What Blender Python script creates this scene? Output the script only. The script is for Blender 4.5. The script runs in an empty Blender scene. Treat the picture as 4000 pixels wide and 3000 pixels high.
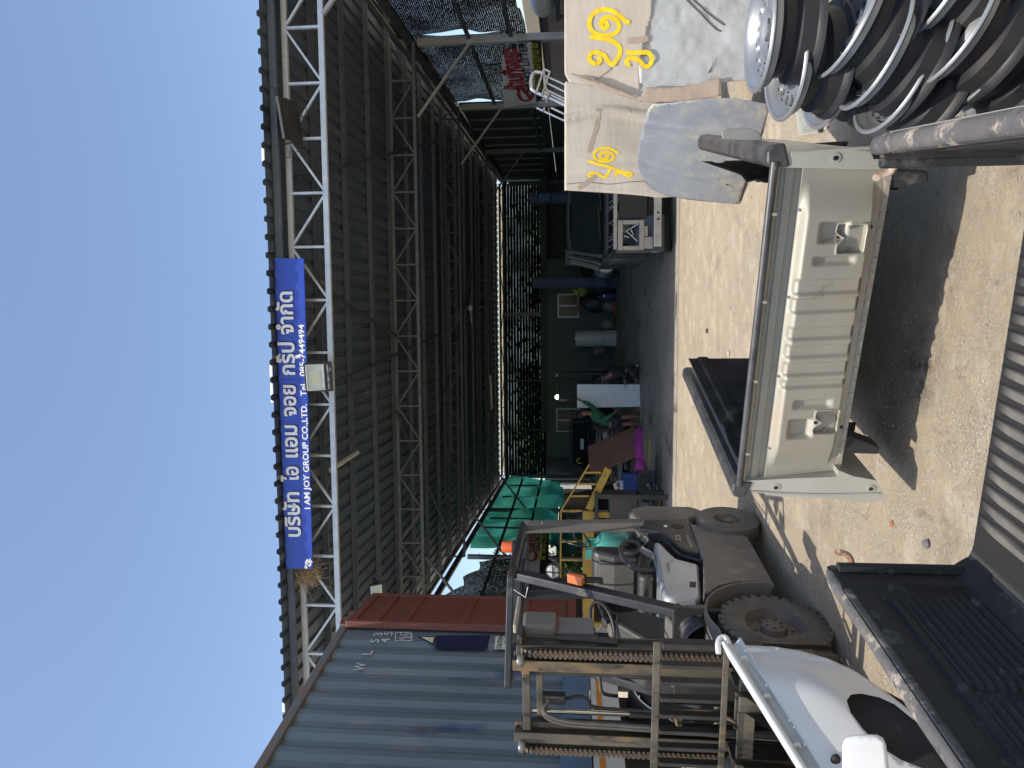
import bpy, math, random
from math import sin, cos, pi, radians, sqrt, atan2
from mathutils import Vector, Matrix
random.seed(7)
SC = bpy.context.scene
V = Vector
# ---------------------------------------------------------------- camera, sky, sun
F = 2770.0; CH = 1.65; VH = 2240.0
PITCH = math.atan((VH-2000)/F)
look = V((0, cos(PITCH), sin(PITCH))); upv = V((0, -sin(PITCH), cos(PITCH))); rgt = V((1, 0, 0))
CP = V((0, 0, CH))
cd = bpy.data.cameras.new("camera"); cam = bpy.data.objects.new("camera", cd); SC.collection.objects.link(cam)
# the phone was held upright but the file is stored turned: picture right = down, picture up = right
m = Matrix.Identity(4)
cx, cy, cz = -upv, rgt, -look
for i in range(3):
    m[i][0], m[i][1], m[i][2], m[i][3] = cx[i], cy[i], cz[i], CP[i]
cam.matrix_world = m
cd.sensor_width = 36; cd.lens = F/4000*36; cd.clip_start = 0.05; cd.clip_end = 2000
SC.camera = cam
SUN = V((-0.22, -0.34, 1)).normalized()
w = bpy.data.worlds.new("World"); SC.world = w; w.use_nodes = True
nt = w.node_tree; bg = nt.nodes["Background"]
sk = nt.nodes.new("ShaderNodeTexSky"); sk.sky_type = 'NISHITA'; sk.sun_disc = False
sk.sun_elevation = math.asin(SUN.z); sk.sun_rotation = atan2(SUN.x, SUN.y)
sk.air_density = 1.0; sk.dust_density = 1.7; sk.ozone_density = 1.6; sk.altitude = 0
nt.links.new(sk.outputs[0], bg.inputs[0]); bg.inputs[1].default_value = 0.15
sd = bpy.data.lights.new("sun", 'SUN'); sd.energy = 3.1; sd.angle = radians(0.55); sd.color = (1, .93, .82)
so = bpy.data.objects.new("sun", sd); SC.collection.objects.link(so)
so.rotation_euler = SUN.to_track_quat('Z', 'Y').to_euler()
SC.view_settings.view_transform = 'Standard'; SC.view_settings.look = 'None'
SC.view_settings.exposure = 0.6; SC.view_settings.gamma = 1

# ---------------------------------------------------------------- measuring helpers (photo pixel of the 4000x3000 file -> world)
def ray(sx, sy): return look*F - upv*(sx-2000) + rgt*(1500-sy)
def PZ(sx, sy, z=0.0):
    r = ray(sx, sy); return CP + r*((z-CH)/r.z)
def PD(sx, sy, d):
    r = ray(sx, sy); return CP + r*(d/r.y)
def PP(sx, sy, p0, n):
    r = ray(sx, sy); return CP + r*((p0-CP).dot(n)/r.dot(n))

# ---------------------------------------------------------------- objects
WM = {}
def _new(name, data):
    o = bpy.data.objects.new(name, data); SC.collection.objects.link(o); return o
def tag(o, label=None, cat=None, group=None, kind=None):
    if label: o["label"] = label
    if cat: o["category"] = cat
    if group: o["group"] = group
    if kind: o["kind"] = kind
    return o
def thing(name, label, cat, loc=(0, 0, 0), rz=0.0, group=None):
    o = _new(name, None); o.empty_display_size = .1
    M = Matrix.Translation(V(loc)) @ Matrix.Rotation(rz, 4, 'Z')
    o.location = loc; o.rotation_euler = (0, 0, rz); WM[o.name] = M
    return tag(o, label, cat, group)
def copy_tree(o, M, parent=None, label=None):
    c = o.copy(); SC.collection.objects.link(c); c.parent = parent
    if parent is None:
        c.location = M.to_translation(); c.rotation_euler = M.to_euler(); WM[c.name] = M
    if label: c["label"] = label
    for ch in list(o.children): copy_tree(ch, None, c)
    return c
I4 = Matrix.Identity(4)
def frame(p, x, y, z=None):
    x = V(x).normalized(); y = V(y); y = (y - x*y.dot(x)).normalized(); z = x.cross(y)
    M = Matrix.Identity(4)
    for i in range(3): M[i][0], M[i][1], M[i][2], M[i][3] = x[i], y[i], z[i], p[i]
    return M
class MB:
    def __init__(s, T=None): s.v = []; s.f = []; s.T = T or I4
    def add(s, vs, fs, T=None):
        n = len(s.v); M = s.T @ T if T else s.T
        s.v += [M @ V(p) for p in vs]; s.f += [tuple(i+n for i in f) for f in fs]; return s
    def box(s, x0, x1, y0, y1, z0, z1, T=None):
        vs = [(x, y, z) for z in (z0, z1) for y in (y0, y1) for x in (x0, x1)]
        return s.add(vs, [(0, 2, 3, 1), (4, 5, 7, 6), (0, 1, 5, 4), (2, 6, 7, 3), (0, 4, 6, 2), (1, 3, 7, 5)], T)
    def bar(s, p, q, w, h, up=(0, 0, 1)):
        p = V(p); q = V(q); d = q-p; L = d.length
        if L < 1e-6: return s
        u = V(up)
        if abs(d.normalized().dot(u)) > .98: u = V((0, 1, 0)) if abs(d.normalized().y) < .9 else V((1, 0, 0))
        T = frame(p, d, u)       # x along, y ~ up(h), z side(w)
        return s.box(0, L, -h/2, h/2, -w/2, w/2, T)
    def tube(s, pts, r, n=8, cap=True):
        pts = [V(p) for p in pts]; rs = r if isinstance(r, (list, tuple)) else [r]*len(pts)
        vs = []; fs = []; prev = None
        for i, p in enumerate(pts):
            t = (pts[min(i+1, len(pts)-1)]-pts[max(i-1, 0)]).normalized()
            if prev is None:
                a = V((0, 0, 1)) if abs(t.z) < .9 else V((1, 0, 0)); u = t.cross(a).normalized()
            else: u = (prev - t*prev.dot(t)).normalized()
            prev = u; v = t.cross(u)
            for k in range(n):
                an = 2*pi*k/n; vs.append(p+(u*cos(an)+v*sin(an))*rs[i])
        for i in range(len(pts)-1):
            for k in range(n):
                a = i*n+k; b = i*n+(k+1) % n; fs.append((a, b, b+n, a+n))
        if cap:
            fs.append(tuple(range(n-1, -1, -1))); fs.append(tuple(range((len(pts)-1)*n, len(pts)*n)))
        return s.add(vs, fs)
    def lathe(s, prof, T=None, n=32, a0=0, a1=2*pi):      # prof (r, h) about local z
        vs = []; fs = []; full = abs(a1-a0-2*pi) < 1e-6; c = n if full else n+1
        for r, h in prof:
            for k in range(c):
                an = a0+(a1-a0)*k/n; vs.append((r*cos(an), r*sin(an), h))
        for i in range(len(prof)-1):
            for k in range(n):
                a = i*c+k; b = i*c+(k+1) % c; fs.append((a, b, b+c, a+c))
        return s.add(vs, fs, T)
    def prism(s, poly, h0, h1, T=None):     # poly in local xy, extruded along local z
        n = len(poly); vs = [(x, y, h0) for x, y in poly]+[(x, y, h1) for x, y in poly]
        fs = [tuple(range(n-1, -1, -1)), tuple(range(n, 2*n))]+[(i, (i+1) % n, (i+1) % n+n, i+n) for i in range(n)]
        return s.add(vs, fs, T)
    def hull(s, pts, off):                  # planar polygon of world points extruded by vector off
        n = len(pts); off = V(off); vs = [V(p) for p in pts]; vs += [p+off for p in vs]
        return s.add(vs, [tuple(range(n-1, -1, -1)), tuple(range(n, 2*n))]+[(i, (i+1) % n, (i+1) % n+n, i+n) for i in range(n)])
    def grid(s, fn, nu, nv, T=None, close=False):
        vs = [fn(i/nu, j/nv) for j in range(nv+1) for i in range(nu+1)]
        fs = [(j*(nu+1)+i, j*(nu+1)+i+1, (j+1)*(nu+1)+i+1, (j+1)*(nu+1)+i) for j in range(nv) for i in range(nu)]
        return s.add(vs, fs, T)
    def ball(s, c, r, n=12, sc=(1, 1, 1)):
        T = Matrix.Translation(V(c)) @ Matrix.Diagonal((sc[0], sc[1], sc[2], 1))
        return s.lathe([(r*sin(pi*i/n)+1e-5, -r*cos(pi*i/n)) for i in range(n+1)], T, n*2)
    def build(s, name, mt, parent=None, smooth=False, bevel=0, solid=0, label=None, world=False, sub=0, seg=2):
        me = bpy.data.meshes.new(name)
        vs = s.v
        if parent is not None and world:
            r = parent
            while r.parent: r = r.parent
            Mi = WM[r.name].inverted(); vs = [Mi @ p for p in vs]
        me.from_pydata([tuple(p) for p in vs], [], s.f); me.validate()
        if smooth:
            for p in me.polygons: p.use_smooth = True
            try: me.set_sharp_from_angle(angle=radians(smooth if smooth > 1 else 40))
            except Exception: pass
        me.materials.append(mt); o = _new(name, me); o.parent = parent
        if solid:
            q = o.modifiers.new("thick", 'SOLIDIFY'); q.thickness = solid; q.offset = 0
        if bevel:
            q = o.modifiers.new("bevel", 'BEVEL'); q.width = bevel; q.segments = seg; q.limit_method = 'ANGLE'; q.angle_limit = radians(35)
        if sub:
            q = o.modifiers.new("sub", 'SUBSURF'); q.levels = q.render_levels = sub
        if label: o["label"] = label
        return o
def cyl(mb, p, q, r, n=16): return mb.tube([p, q], r, n)

# ---------------------------------------------------------------- materials
def hx(r, g, b):
    f = lambda c: ((c/255+.055)/1.055)**2.4 if c > 10 else c/255/12.92
    return (f(r), f(g), f(b))
MATS = {}
def mat(name, c1, c2=None, sc=4, rough=.6, metal=0, bump=0, bsc=30, dirt=None, stretch=(1, 1, 1), emit=None, es=1, spec=.5, coat=0, det=6, r2=None):
    """noise-mixed base colour, optional dirt=(colour, threshold, scale), optional bump"""
    if name in MATS: return MATS[name]
    mt = bpy.data.materials.new(name); mt.use_nodes = True; t = mt.node_tree; N = t.nodes; L = t.links
    b = N["Principled BSDF"]
    tc = N.new("ShaderNodeTexCoord"); mp = N.new("ShaderNodeMapping"); mp.inputs['Scale'].default_value = stretch
    L.new(tc.outputs['Object'], mp.inputs[0]); out = None
    if c2 is None: c2 = tuple(x*.82 for x in c1)
    def noise(scale, d=det, ro=.6):
        n = N.new("ShaderNodeTexNoise"); n.inputs['Scale'].default_value = scale; n.inputs['Detail'].default_value = d
        n.inputs['Roughness'].default_value = ro; L.new(mp.outputs[0], n.inputs['Vector']); return n.outputs[0]
    def ramp(src, a, bb):
        r = N.new("ShaderNodeMapRange"); r.inputs[1].default_value = a; r.inputs[2].default_value = bb; L.new(src, r.inputs[0]); return r.outputs[0]
    def mix(fac, a, bb):
        x = N.new("ShaderNodeMix"); x.data_type = 'RGBA'; L.new(fac, x.inputs[0])
        for k, c in ((6, a), (7, bb)):
            if isinstance(c, tuple): x.inputs[k].default_value = (*c, 1)
            else: L.new(c, x.inputs[k])
        return x.outputs[2]
    n1 = noise(sc); col = mix(ramp(n1, .35, .65), c1, c2)
    if dirt:
        for dc, th, ds in (dirt if isinstance(dirt, list) else [dirt]):
            col = mix(ramp(noise(ds, 8, .7), th, th+.08), col, dc)
    L.new(col, b.inputs['Base Color'])
    b.inputs['Metallic'].default_value = metal; b.inputs['Specular IOR Level'].default_value = spec
    if r2 is not None:
        rr = N.new("ShaderNodeMapRange"); rr.inputs[1].default_value = .35; rr.inputs[2].default_value = .65
        rr.inputs[3].default_value = rough; rr.inputs[4].default_value = r2; L.new(noise(sc*2.3), rr.inputs[0]); L.new(rr.outputs[0], b.inputs['Roughness'])
    else: b.inputs['Roughness'].default_value = rough
    if coat: b.inputs['Coat Weight'].default_value = coat; b.inputs['Coat Roughness'].default_value = .08
    if bump:
        bp = N.new("ShaderNodeBump"); bp.inputs['Strength'].default_value = min(1, bump); bp.inputs['Distance'].default_value = .01*bump
        L.new(noise(bsc, 8, .65), bp.inputs['Height']); L.new(bp.outputs[0], b.inputs['Normal'])
    if emit:
        b.inputs['Emission Color'].default_value = (*emit, 1); b.inputs['Emission Strength'].default_value = es
    MATS[name] = mt; return mt
def glass(name, col=(.012, .018, .018), rough=.12):
    return mat(name, col, col, rough=rough, spec=.25)
def netmat(name, c1, c2, wave, axis='Z', thr=.62, dist=3.0, brk=14, trans=0.25, gate=(.4, .6), fac=1.0, ws=.35):
    """woven shade cloth: dark threads with rows of real gaps (transparent), a bit of light through the threads"""
    mt = bpy.data.materials.new(name); mt.use_nodes = True; t = mt.node_tree; N = t.nodes; L = t.links
    N.remove(N["Principled BSDF"]); out = N["Material Output"]
    tc = N.new("ShaderNodeTexCoord")
    wv = N.new("ShaderNodeTexWave"); wv.bands_direction = axis; wv.inputs['Scale'].default_value = wave; wv.inputs['Distortion'].default_value = dist
    wv.inputs['Detail'].default_value = 2; wv.inputs['Detail Scale'].default_value = ws; L.new(tc.outputs['Object'], wv.inputs[0])
    g = N.new("ShaderNodeMapRange"); g.inputs[1].default_value = thr; g.inputs[2].default_value = thr+.12; L.new(wv.outputs['Fac'], g.inputs[0])
    n2 = N.new("ShaderNodeTexNoise"); n2.inputs['Scale'].default_value = brk; n2.inputs['Detail'].default_value = 3; L.new(tc.outputs['Object'], n2.inputs['Vector'])
    g2 = N.new("ShaderNodeMapRange"); g2.inputs[1].default_value = gate[0]; g2.inputs[2].default_value = gate[1]; L.new(n2.outputs[0], g2.inputs[0])
    n3 = N.new("ShaderNodeTexNoise"); n3.inputs['Scale'].default_value = .9; n3.inputs['Detail'].default_value = 2; L.new(tc.outputs['Object'], n3.inputs['Vector'])
    g3 = N.new("ShaderNodeMapRange"); g3.inputs[1].default_value = .38; g3.inputs[2].default_value = .6; g3.inputs[3].default_value = .25; L.new(n3.outputs[0], g3.inputs[0])
    m1 = N.new("ShaderNodeMath"); m1.operation = 'MULTIPLY'; L.new(g.outputs[0], m1.inputs[0]); L.new(g2.outputs[0], m1.inputs[1])
    m2 = N.new("ShaderNodeMath"); m2.operation = 'MULTIPLY'; L.new(m1.outputs[0], m2.inputs[0]); L.new(g3.outputs[0], m2.inputs[1])
    m3 = N.new("ShaderNodeMath"); m3.operation = 'MULTIPLY'; L.new(m2.outputs[0], m3.inputs[0]); m3.inputs[1].default_value = fac
    df = N.new("ShaderNodeBsdfDiffuse"); tl = N.new("ShaderNodeBsdfTranslucent"); tp = N.new("ShaderNodeBsdfTransparent")
    mx = N.new("ShaderNodeMix"); mx.data_type = 'RGBA'; L.new(g3.outputs[0], mx.inputs[0]); mx.inputs[6].default_value = (*c1, 1); mx.inputs[7].default_value = (*c2, 1)
    L.new(mx.outputs[2], df.inputs[0]); L.new(mx.outputs[2], tl.inputs[0])
    a = N.new("ShaderNodeMixShader"); a.inputs[0].default_value = trans; L.new(df.outputs[0], a.inputs[1]); L.new(tl.outputs[0], a.inputs[2])
    b = N.new("ShaderNodeMixShader"); L.new(m3.outputs[0], b.inputs[0]); L.new(a.outputs[0], b.inputs[1]); L.new(tp.outputs[0], b.inputs[2])
    L.new(b.outputs[0], out.inputs[0]); return mt

def text(s, p, xd, yd, h, mt, name, parent=None, ext=.002, bold=0.0, shear=0, width=None, label=None, center=False, space=1.0):
    """real letters: flat extruded meshes; p = lower-left corner of the line, h = letter height, width = fit to this length"""
    cu = bpy.data.curves.new(name, 'FONT'); cu.body = s; cu.size = 1; cu.extrude = 0.0; cu.offset = bold; cu.shear = shear; cu.space_character = space
    cu.resolution_u = 3
    to = bpy.data.objects.new("tmp", cu); SC.collection.objects.link(to); bpy.context.view_layer.update()
    me = bpy.data.meshes.new_from_object(to.evaluated_get(bpy.context.evaluated_depsgraph_get()))
    bpy.data.objects.remove(to); bpy.data.curves.remove(cu)
    if not len(me.vertices): return None
    xs = [v.co.x for v in me.vertices]; x0, x1 = min(xs), max(xs)
    sy = h/0.72; sx = sy if width is None else width/(x1-x0)
    x = V(xd).normalized(); y = V(yd); y = (y-x*y.dot(x)).normalized(); n = x.cross(y); p = V(p)
    if center: p = p - x*((x1-x0)*sx/2)
    Mi = I4
    if parent is not None:
        r = parent
        while r.parent: r = r.parent
        Mi = WM[r.name].inverted()
    vs = []; fs = [tuple(q.vertices) for q in me.polygons]; nv = len(me.vertices)
    for v in me.vertices: vs.append(Mi @ (p + x*((v.co.x-x0)*sx) + y*(v.co.y*sy) + n*ext))
    m2 = bpy.data.meshes.new(name); m2.from_pydata([tuple(v) for v in vs], [], fs); m2.materials.append(mt)
    bpy.data.meshes.remove(me)
    o = _new(name, m2); o.parent = parent
    if label: o["label"] = label
    return o
def smooth01(x): x = max(0, min(1, x)); return x*x*(3-2*x)
def catmull(pts, k=6, closed=False):
    P = [V(p) for p in pts]; n = len(P); out = []
    for i in range(n if closed else n-1):
        g = lambda j: P[j % n] if closed else P[max(0, min(n-1, j))]
        a, b, c, d = g(i-1), g(i), g(i+1), g(i+2)
        for s in range(k):
            t = s/k; out.append(.5*((2*b)+(c-a)*t+(2*a-5*b+4*c-d)*t*t+(3*b-3*c+d-a)*t**3))
    if not closed: out.append(P[-1])
    return out
def ribbon(mb, pts, wid, n, k=5, thick=.004):      # flat stroke on a surface with normal n
    c = catmull(pts, k); n = V(n).normalized(); vs = []
    for i, p in enumerate(c):
        t = (c[min(i+1, len(c)-1)]-c[max(i-1, 0)]).normalized(); s = n.cross(t).normalized()*wid/2
        if i in (0, len(c)-1): s = s*.6
        vs += [p-s, p+s, p+s+n*thick, p-s+n*thick]
    fs = []
    for i in range(len(c)-1):
        a = 4*i
        for k2 in range(4): fs.append((a+k2, a+(k2+1) % 4, a+4+(k2+1) % 4, a+4+k2))
    fs += [(3, 2, 1, 0), (4*len(c)-4, 4*len(c)-3, 4*len(c)-2, 4*len(c)-1)]
    return mb.add(vs, fs)
def h2(a, b): return random.Random(int(a*73856093) ^ int(b*19349663)).random()
def vnoise(x, y):
    ix, iy = math.floor(x), math.floor(y); fx, fy = smooth01(x-ix), smooth01(y-iy)
    r = lambda i, j: ((math.sin(i*127.1+j*311.7)*43758.5453) % 1)
    return (r(ix, iy)*(1-fx)+r(ix+1, iy)*fx)*(1-fy)+(r(ix, iy+1)*(1-fx)+r(ix+1, iy+1)*fx)*fy
# ================================================================ SETTING: ground
G = bpy.data.materials.new("dirt_ground"); G.use_nodes = True
t = G.node_tree; N = t.nodes; L = t.links; b = N["Principled BSDF"]; b.inputs['Roughness'].default_value = .95; b.inputs['Specular IOR Level'].default_value = .15
tc = N.new("ShaderNodeTexCoord")
def nz(s, d=8, r=.6, sx=(1, 1, 1)):
    mp = N.new("ShaderNodeMapping"); mp.inputs['Scale'].default_value = sx; L.new(tc.outputs['Object'], mp.inputs[0])
    n = N.new("ShaderNodeTexNoise"); n.inputs['Scale'].default_value = s; n.inputs['Detail'].default_value = d; n.inputs['Roughness'].default_value = r
    L.new(mp.outputs[0], n.inputs['Vector']); return n.outputs[0]
def mr(src, a, bb, c=0, d=1):
    r = N.new("ShaderNodeMapRange"); r.inputs[1].default_value = a; r.inputs[2].default_value = bb; r.inputs[3].default_value = c; r.inputs[4].default_value = d; L.new(src, r.inputs[0]); return r.outputs[0]
def mx(fac, a, bb):
    x = N.new("ShaderNodeMix"); x.data_type = 'RGBA'; L.new(fac, x.inputs[0])
    for k, c in ((6, a), (7, bb)):
        if isinstance(c, tuple): x.inputs[k].default_value = (*c, 1)
        else: L.new(c, x.inputs[k])
    return x.outputs[2]
col = mx(mr(nz(.8), .35, .65), (.465, .385, .275), (.385, .315, .225))
col = mx(mr(nz(1.7, 10, .75), .54, .66), col, (.27, .22, .165)); col = mx(mr(nz(3.1, 10, .7), .5, .62), col, (.54, .46, .345))
col = mx(mr(nz(7, 10, .75, (1, .35, 1)), .58, .68), col, (.22, .185, .145))
def mul(a, bb):
    x = N.new("ShaderNodeMath"); x.operation = 'MULTIPLY'; L.new(a, x.inputs[0]); L.new(bb, x.inputs[1]); return x.outputs[0]
clump = mr(nz(2.2, 5, .7), .46, .60, .12, 1)
col = mx(mr(nz(14, 8, .8), .52, .62), col, (.38, .33, .265)); col = mx(mr(nz(38, 6, .8), .56, .64), col, (.54, .48, .40))
col = mx(mul(mr(nz(110, 4, .85), .53, .58), clump), col, (.17, .155, .135))
col = mx(mul(mr(nz(85, 4, .85), .56, .61), clump), col, (.62, .57, .48))
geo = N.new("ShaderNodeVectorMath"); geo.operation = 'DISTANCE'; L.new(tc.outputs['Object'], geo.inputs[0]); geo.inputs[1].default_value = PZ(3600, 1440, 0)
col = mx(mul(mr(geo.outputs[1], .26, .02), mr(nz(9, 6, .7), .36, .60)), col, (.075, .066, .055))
L.new(col, b.inputs['Base Color'])
bp = N.new("ShaderNodeBump"); bp.inputs['Strength'].default_value = .9; bp.inputs['Distance'].default_value = .024; L.new(nz(26, 14, .82), bp.inputs['Height']); L.new(bp.outputs[0], b.inputs['Normal'])
gm = MB()
def gfn(u, v):
    x = -7+14*u; y = .4+13*v
    z = .012*(vnoise(x*1.3, y*1.3)-.5)+.006*(vnoise(x*5, y*5)-.5)
    e = min(1, min(u, 1-u, v, 1-v)*12)
    return (x, y, z*e)
NX, NY = 170, 150
gm.grid(gfn, NX, NY)
# outer ring to the horizon around the detailed patch, sharing its border height
R = 900
gm.add([(-R, -R, 0), (R, -R, 0), (R, .4, 0), (-R, .4, 0)], [(0, 1, 2, 3)])
gm.add([(-R, 13.4, 0), (R, 13.4, 0), (R, R, 0), (-R, R, 0)], [(0, 1, 2, 3)])
gm.add([(-R, .4, 0), (-7, .4, 0), (-7, 13.4, 0), (-R, 13.4, 0)], [(0, 1, 2, 3)])
gm.add([(7, .4, 0), (R, .4, 0), (R, 13.4, 0), (7, 13.4, 0)], [(0, 1, 2, 3)])
tag(gm.build("ground", G, smooth=1), kind="structure")
# loose gravel
gv = MB(); rg = random.Random(3)
for i in range(26000):
    y = 1.9+9.5*rg.random()**1.7; x = (rg.random()*2-1)*min(4.6, .62*y+.6)
    if vnoise(x*1.6+9, y*1.6) + .3*rg.random() < .52: continue
    r = .0025+.0055*rg.random()**4*(1.5 if y < 4.5 else 1); a = rg.random()*6.3
    pts = []
    for k in range(6):
        an = a+k*pi/3; q = r*(.7+.6*rg.random()); pts.append((x+q*cos(an), y+q*sin(an)*.8, .002))
    top = (x, y, r*(.6+.5*rg.random())); low = [(p[0]+(x-p[0])*.35, p[1]+(y-p[1])*.35, r*.5) for p in pts]
    z0 = gfn((x+7)/14, (y-.4)/13)[2]; sh = lambda q: (q[0], q[1], q[2]+z0)
    vs = [sh(q) for q in pts+low+[top]]
    gv.add(vs, [(k, (k+1) % 6, 6+(k+1) % 6, 6+k) for k in range(6)]+[(6+k, 6+(k+1) % 6, 12) for k in range(6)])
tag(gv.build("gravel", mat("gravel_stone", (.42, .38, .32), (.22, .21, .20), sc=9, rough=.9)), kind="stuff")

# ================================================================ SHED frame of reference
TH = radians(5); SO = V((0, 10.1, 0)); AR = V((cos(TH), -sin(TH), 0)); AE = V((sin(TH), cos(TH), 0))
def S(a, b, z): return SO+AR*a+AE*b+V((0, 0, z))
def sinv(p): d = V(p)-SO; return d.dot(AR), d.dot(AE)
SM = Matrix.Translation(SO) @ Matrix.Rotation(-TH, 4, 'Z')
conc = mat("concrete_floor", (.42, .37, .30), (.28, .255, .215), sc=.9, rough=.75, bump=.3, bsc=30, dirt=[((.11, .10, .09), .56, 1.6), ((.45, .40, .33), .60, 3)], stretch=(1, .5, 1), r2=.5)
fl = MB(SM); fl.box(-8, 9, 1.32, 22.5, -.2, .02); tag(fl.build("concrete_floor", conc), kind="structure")
ZT = lambda b: 5.73-.047*b           # top of the top chords
AL, AR_ = -5.78, 6.69
shed = thing("open_sided_steel_shed", "large open steel shed with a dark corrugated roof and lattice trusses across the yard", "shed", SO, -TH)
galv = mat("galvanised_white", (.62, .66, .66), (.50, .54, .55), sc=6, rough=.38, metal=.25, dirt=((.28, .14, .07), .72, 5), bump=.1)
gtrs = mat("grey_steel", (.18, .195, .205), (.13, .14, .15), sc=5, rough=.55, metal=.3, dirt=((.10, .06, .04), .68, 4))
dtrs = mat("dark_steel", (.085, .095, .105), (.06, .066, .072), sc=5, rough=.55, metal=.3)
roofm = mat("roof_underside", (.125, .16, .21), (.09, .118, .155), sc=2.5, rough=.42, metal=.35, bump=.1, stretch=(1, .15, 1), dirt=((.26, .26, .25), .60, 3))
rf = MB(); per = .248; prof = [(0, 0), (.145, 0), (.165, .04), (.222, .04), (.248, 0)]
a = -6.3
line = []
while a < 7.6:
    line += [(a+p, h) for p, h in prof[:-1]]; a += per
vs = []; nb = [-.44, 4, 9, 14, 20.6]
for bb in nb: vs += [(x, bb, ZT(bb)+.115+h) for x, h in line]
n = len(line); fs = [(j*n+i, j*n+i+1, (j+1)*n+i+1, (j+1)*n+i) for j in range(len(nb)-1) for i in range(n-1)]
rf.add(vs, fs); rf.build("roof", roofm, shed, solid=.004)
bb = -.22
while bb < 20.4:
    pu = MB(); z = ZT(bb)+.055
    pu.box(-6.2, 7.5, bb-.02, bb+.02, z-.04, z+.05); pu.box(-6.2, 7.5, bb-.03, bb+.03, z-.046, z-.04)
    pu.build("purlin", mat("purlin_grey", (.10, .125, .155), (.08, .095, .115), sc=3, rough=.55), shed); bb += 1.32
# upright of the eave
def truss(b, depth, mt, step=1.42, a0=AL, a1=AR_, cw=.09, off=0, double=False):
    m_ = MB(); zt = ZT(b)-.03; zb = zt-depth
    m_.bar((a0, b, zt), (a1, b, zt), .06, cw); m_.bar((a0, b, zb), (a1, b, zb), .06, cw)
    a = a0+off; k = 0
    while a < a1-.05:
        m_.bar((a, b, zb), (a, b, zt), .035, .05, (0, 1, 0))
        a2 = min(a+step, a1)
        if k % 2: m_.bar((a, b, zb), (a2, b, zt), .03, .04, (0, 1, 0))
        else: m_.bar((a, b, zt), (a2, b, zb), .03, .04, (0, 1, 0))
        a += step; k += 1
    if double:
        m_.bar((a0+3, b-.1, zt-.2), (a1-3, b-.1, zt-.2), .05, .06)
    return m_.build("truss", mt, shed)
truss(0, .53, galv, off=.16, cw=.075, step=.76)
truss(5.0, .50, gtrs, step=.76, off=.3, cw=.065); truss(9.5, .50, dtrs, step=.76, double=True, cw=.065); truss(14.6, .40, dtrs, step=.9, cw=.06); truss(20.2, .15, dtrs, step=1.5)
# splice bars that poke out past the eave beam
for (sx, sy) in ((1060, 365), (1087, 920), (1142, 2533)):
    p = PP(sx, sy, SO-AE*.02, AE); aa, _ = sinv(p); q = MB(); z = p.z
    q.box(aa-.035, aa+.035, -.16, .02, z-.035, z+.035); q.box(aa-.022, aa+.022, -.165, -.16, z-.022, z+.022); q.build("splice_tube", dtrs, shed)
# diagonal roof bracing
for (a0_, b0_, a1_, b1_) in ((3.0, .2, 5.7, 9), (.6, 4.9, 1.6, .2), (-.2, .2, .6, 9), (-5.0, 9.4, -1, 4.7), (-1, 9.4, 3, 14)):
    m_ = MB(); m_.bar((a0_, b0_, ZT(b0_)-.08), (a1_, b1_, ZT(b1_)-.08), .05, .05); m_.build("roof_brace", dtrs, shed)
lp = mat("post_paint", (.44, .44, .42), (.34, .34, .33), sc=4, rough=.6, metal=.15, dirt=((.2, .12, .08), .7, 4))
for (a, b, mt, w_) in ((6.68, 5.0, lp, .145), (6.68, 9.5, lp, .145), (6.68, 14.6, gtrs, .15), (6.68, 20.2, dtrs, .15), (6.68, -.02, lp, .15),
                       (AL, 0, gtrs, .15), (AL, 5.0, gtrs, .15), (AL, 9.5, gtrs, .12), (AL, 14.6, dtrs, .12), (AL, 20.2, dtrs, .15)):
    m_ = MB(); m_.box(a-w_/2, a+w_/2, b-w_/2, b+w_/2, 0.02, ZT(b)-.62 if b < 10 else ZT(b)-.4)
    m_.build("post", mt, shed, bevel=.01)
    s_ = -1 if a > 0 else 1
    m_ = MB(); m_.bar((a, b, ZT(b)-1.75), (a+s_*1.5, b, ZT(b)-.6), .05, .06, (0, 1, 0)); m_.build("knee_brace", mt, shed)
p = PD(2000, 1228, 30); aa, b_ = sinv(p)
m_ = MB(); m_.box(aa-.08, aa+.08, 19.7, 19.85, .02, 4.6); m_.build("post", gtrs, shed)
for s_ in (-1, 1):
    m_ = MB(); m_.bar((aa, 19.77, 3.7), (aa+s_*1.0, 19.77, 4.5), .05, .06, (0, 1, 0)); m_.build("knee_brace", dtrs, shed)
# side beams (eaves along the depth) and side wall studs
for a in (AL, AR_):
    m_ = MB(); m_.bar((a, -.2, ZT(0)-.50), (a, 20.3, ZT(20)-.30), .08, .14); m_.build("side_beam", dtrs, shed)
    m_ = MB(); m_.bar((a+(.1 if a > 0 else -.1), -.2, ZT(0)-.18), (a+(.1 if a > 0 else -.1), 20.3, ZT(20)-.08), .05, .09); m_.build("side_beam", gtrs, shed)
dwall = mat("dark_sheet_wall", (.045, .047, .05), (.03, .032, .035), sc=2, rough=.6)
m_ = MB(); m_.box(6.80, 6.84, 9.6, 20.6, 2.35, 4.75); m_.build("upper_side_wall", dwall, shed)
for k in range(9):
    m_ = MB(); bb = 10+k*1.0; m_.box(6.72, 6.77, bb-.03, bb+.03, 2.6, ZT(bb)-.5); m_.build("wall_stud", gtrs, shed)
m_ = MB(); m_.bar((6.70, 9.5, 2.8), (6.70, 20, 2.7), .06, .1); m_.build("wall_rail", dtrs, shed)
m_ = MB(); m_.bar((6.70, -1, 2.95), (6.70, 9.4, 2.9), .05, .08); m_.build("wall_rail", dtrs, shed)
m_ = MB(); m_.bar((6.70, -1, 3.85), (6.70, 9.4, 3.75), .05, .08); m_.build("wall_rail", dtrs, shed)
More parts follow.
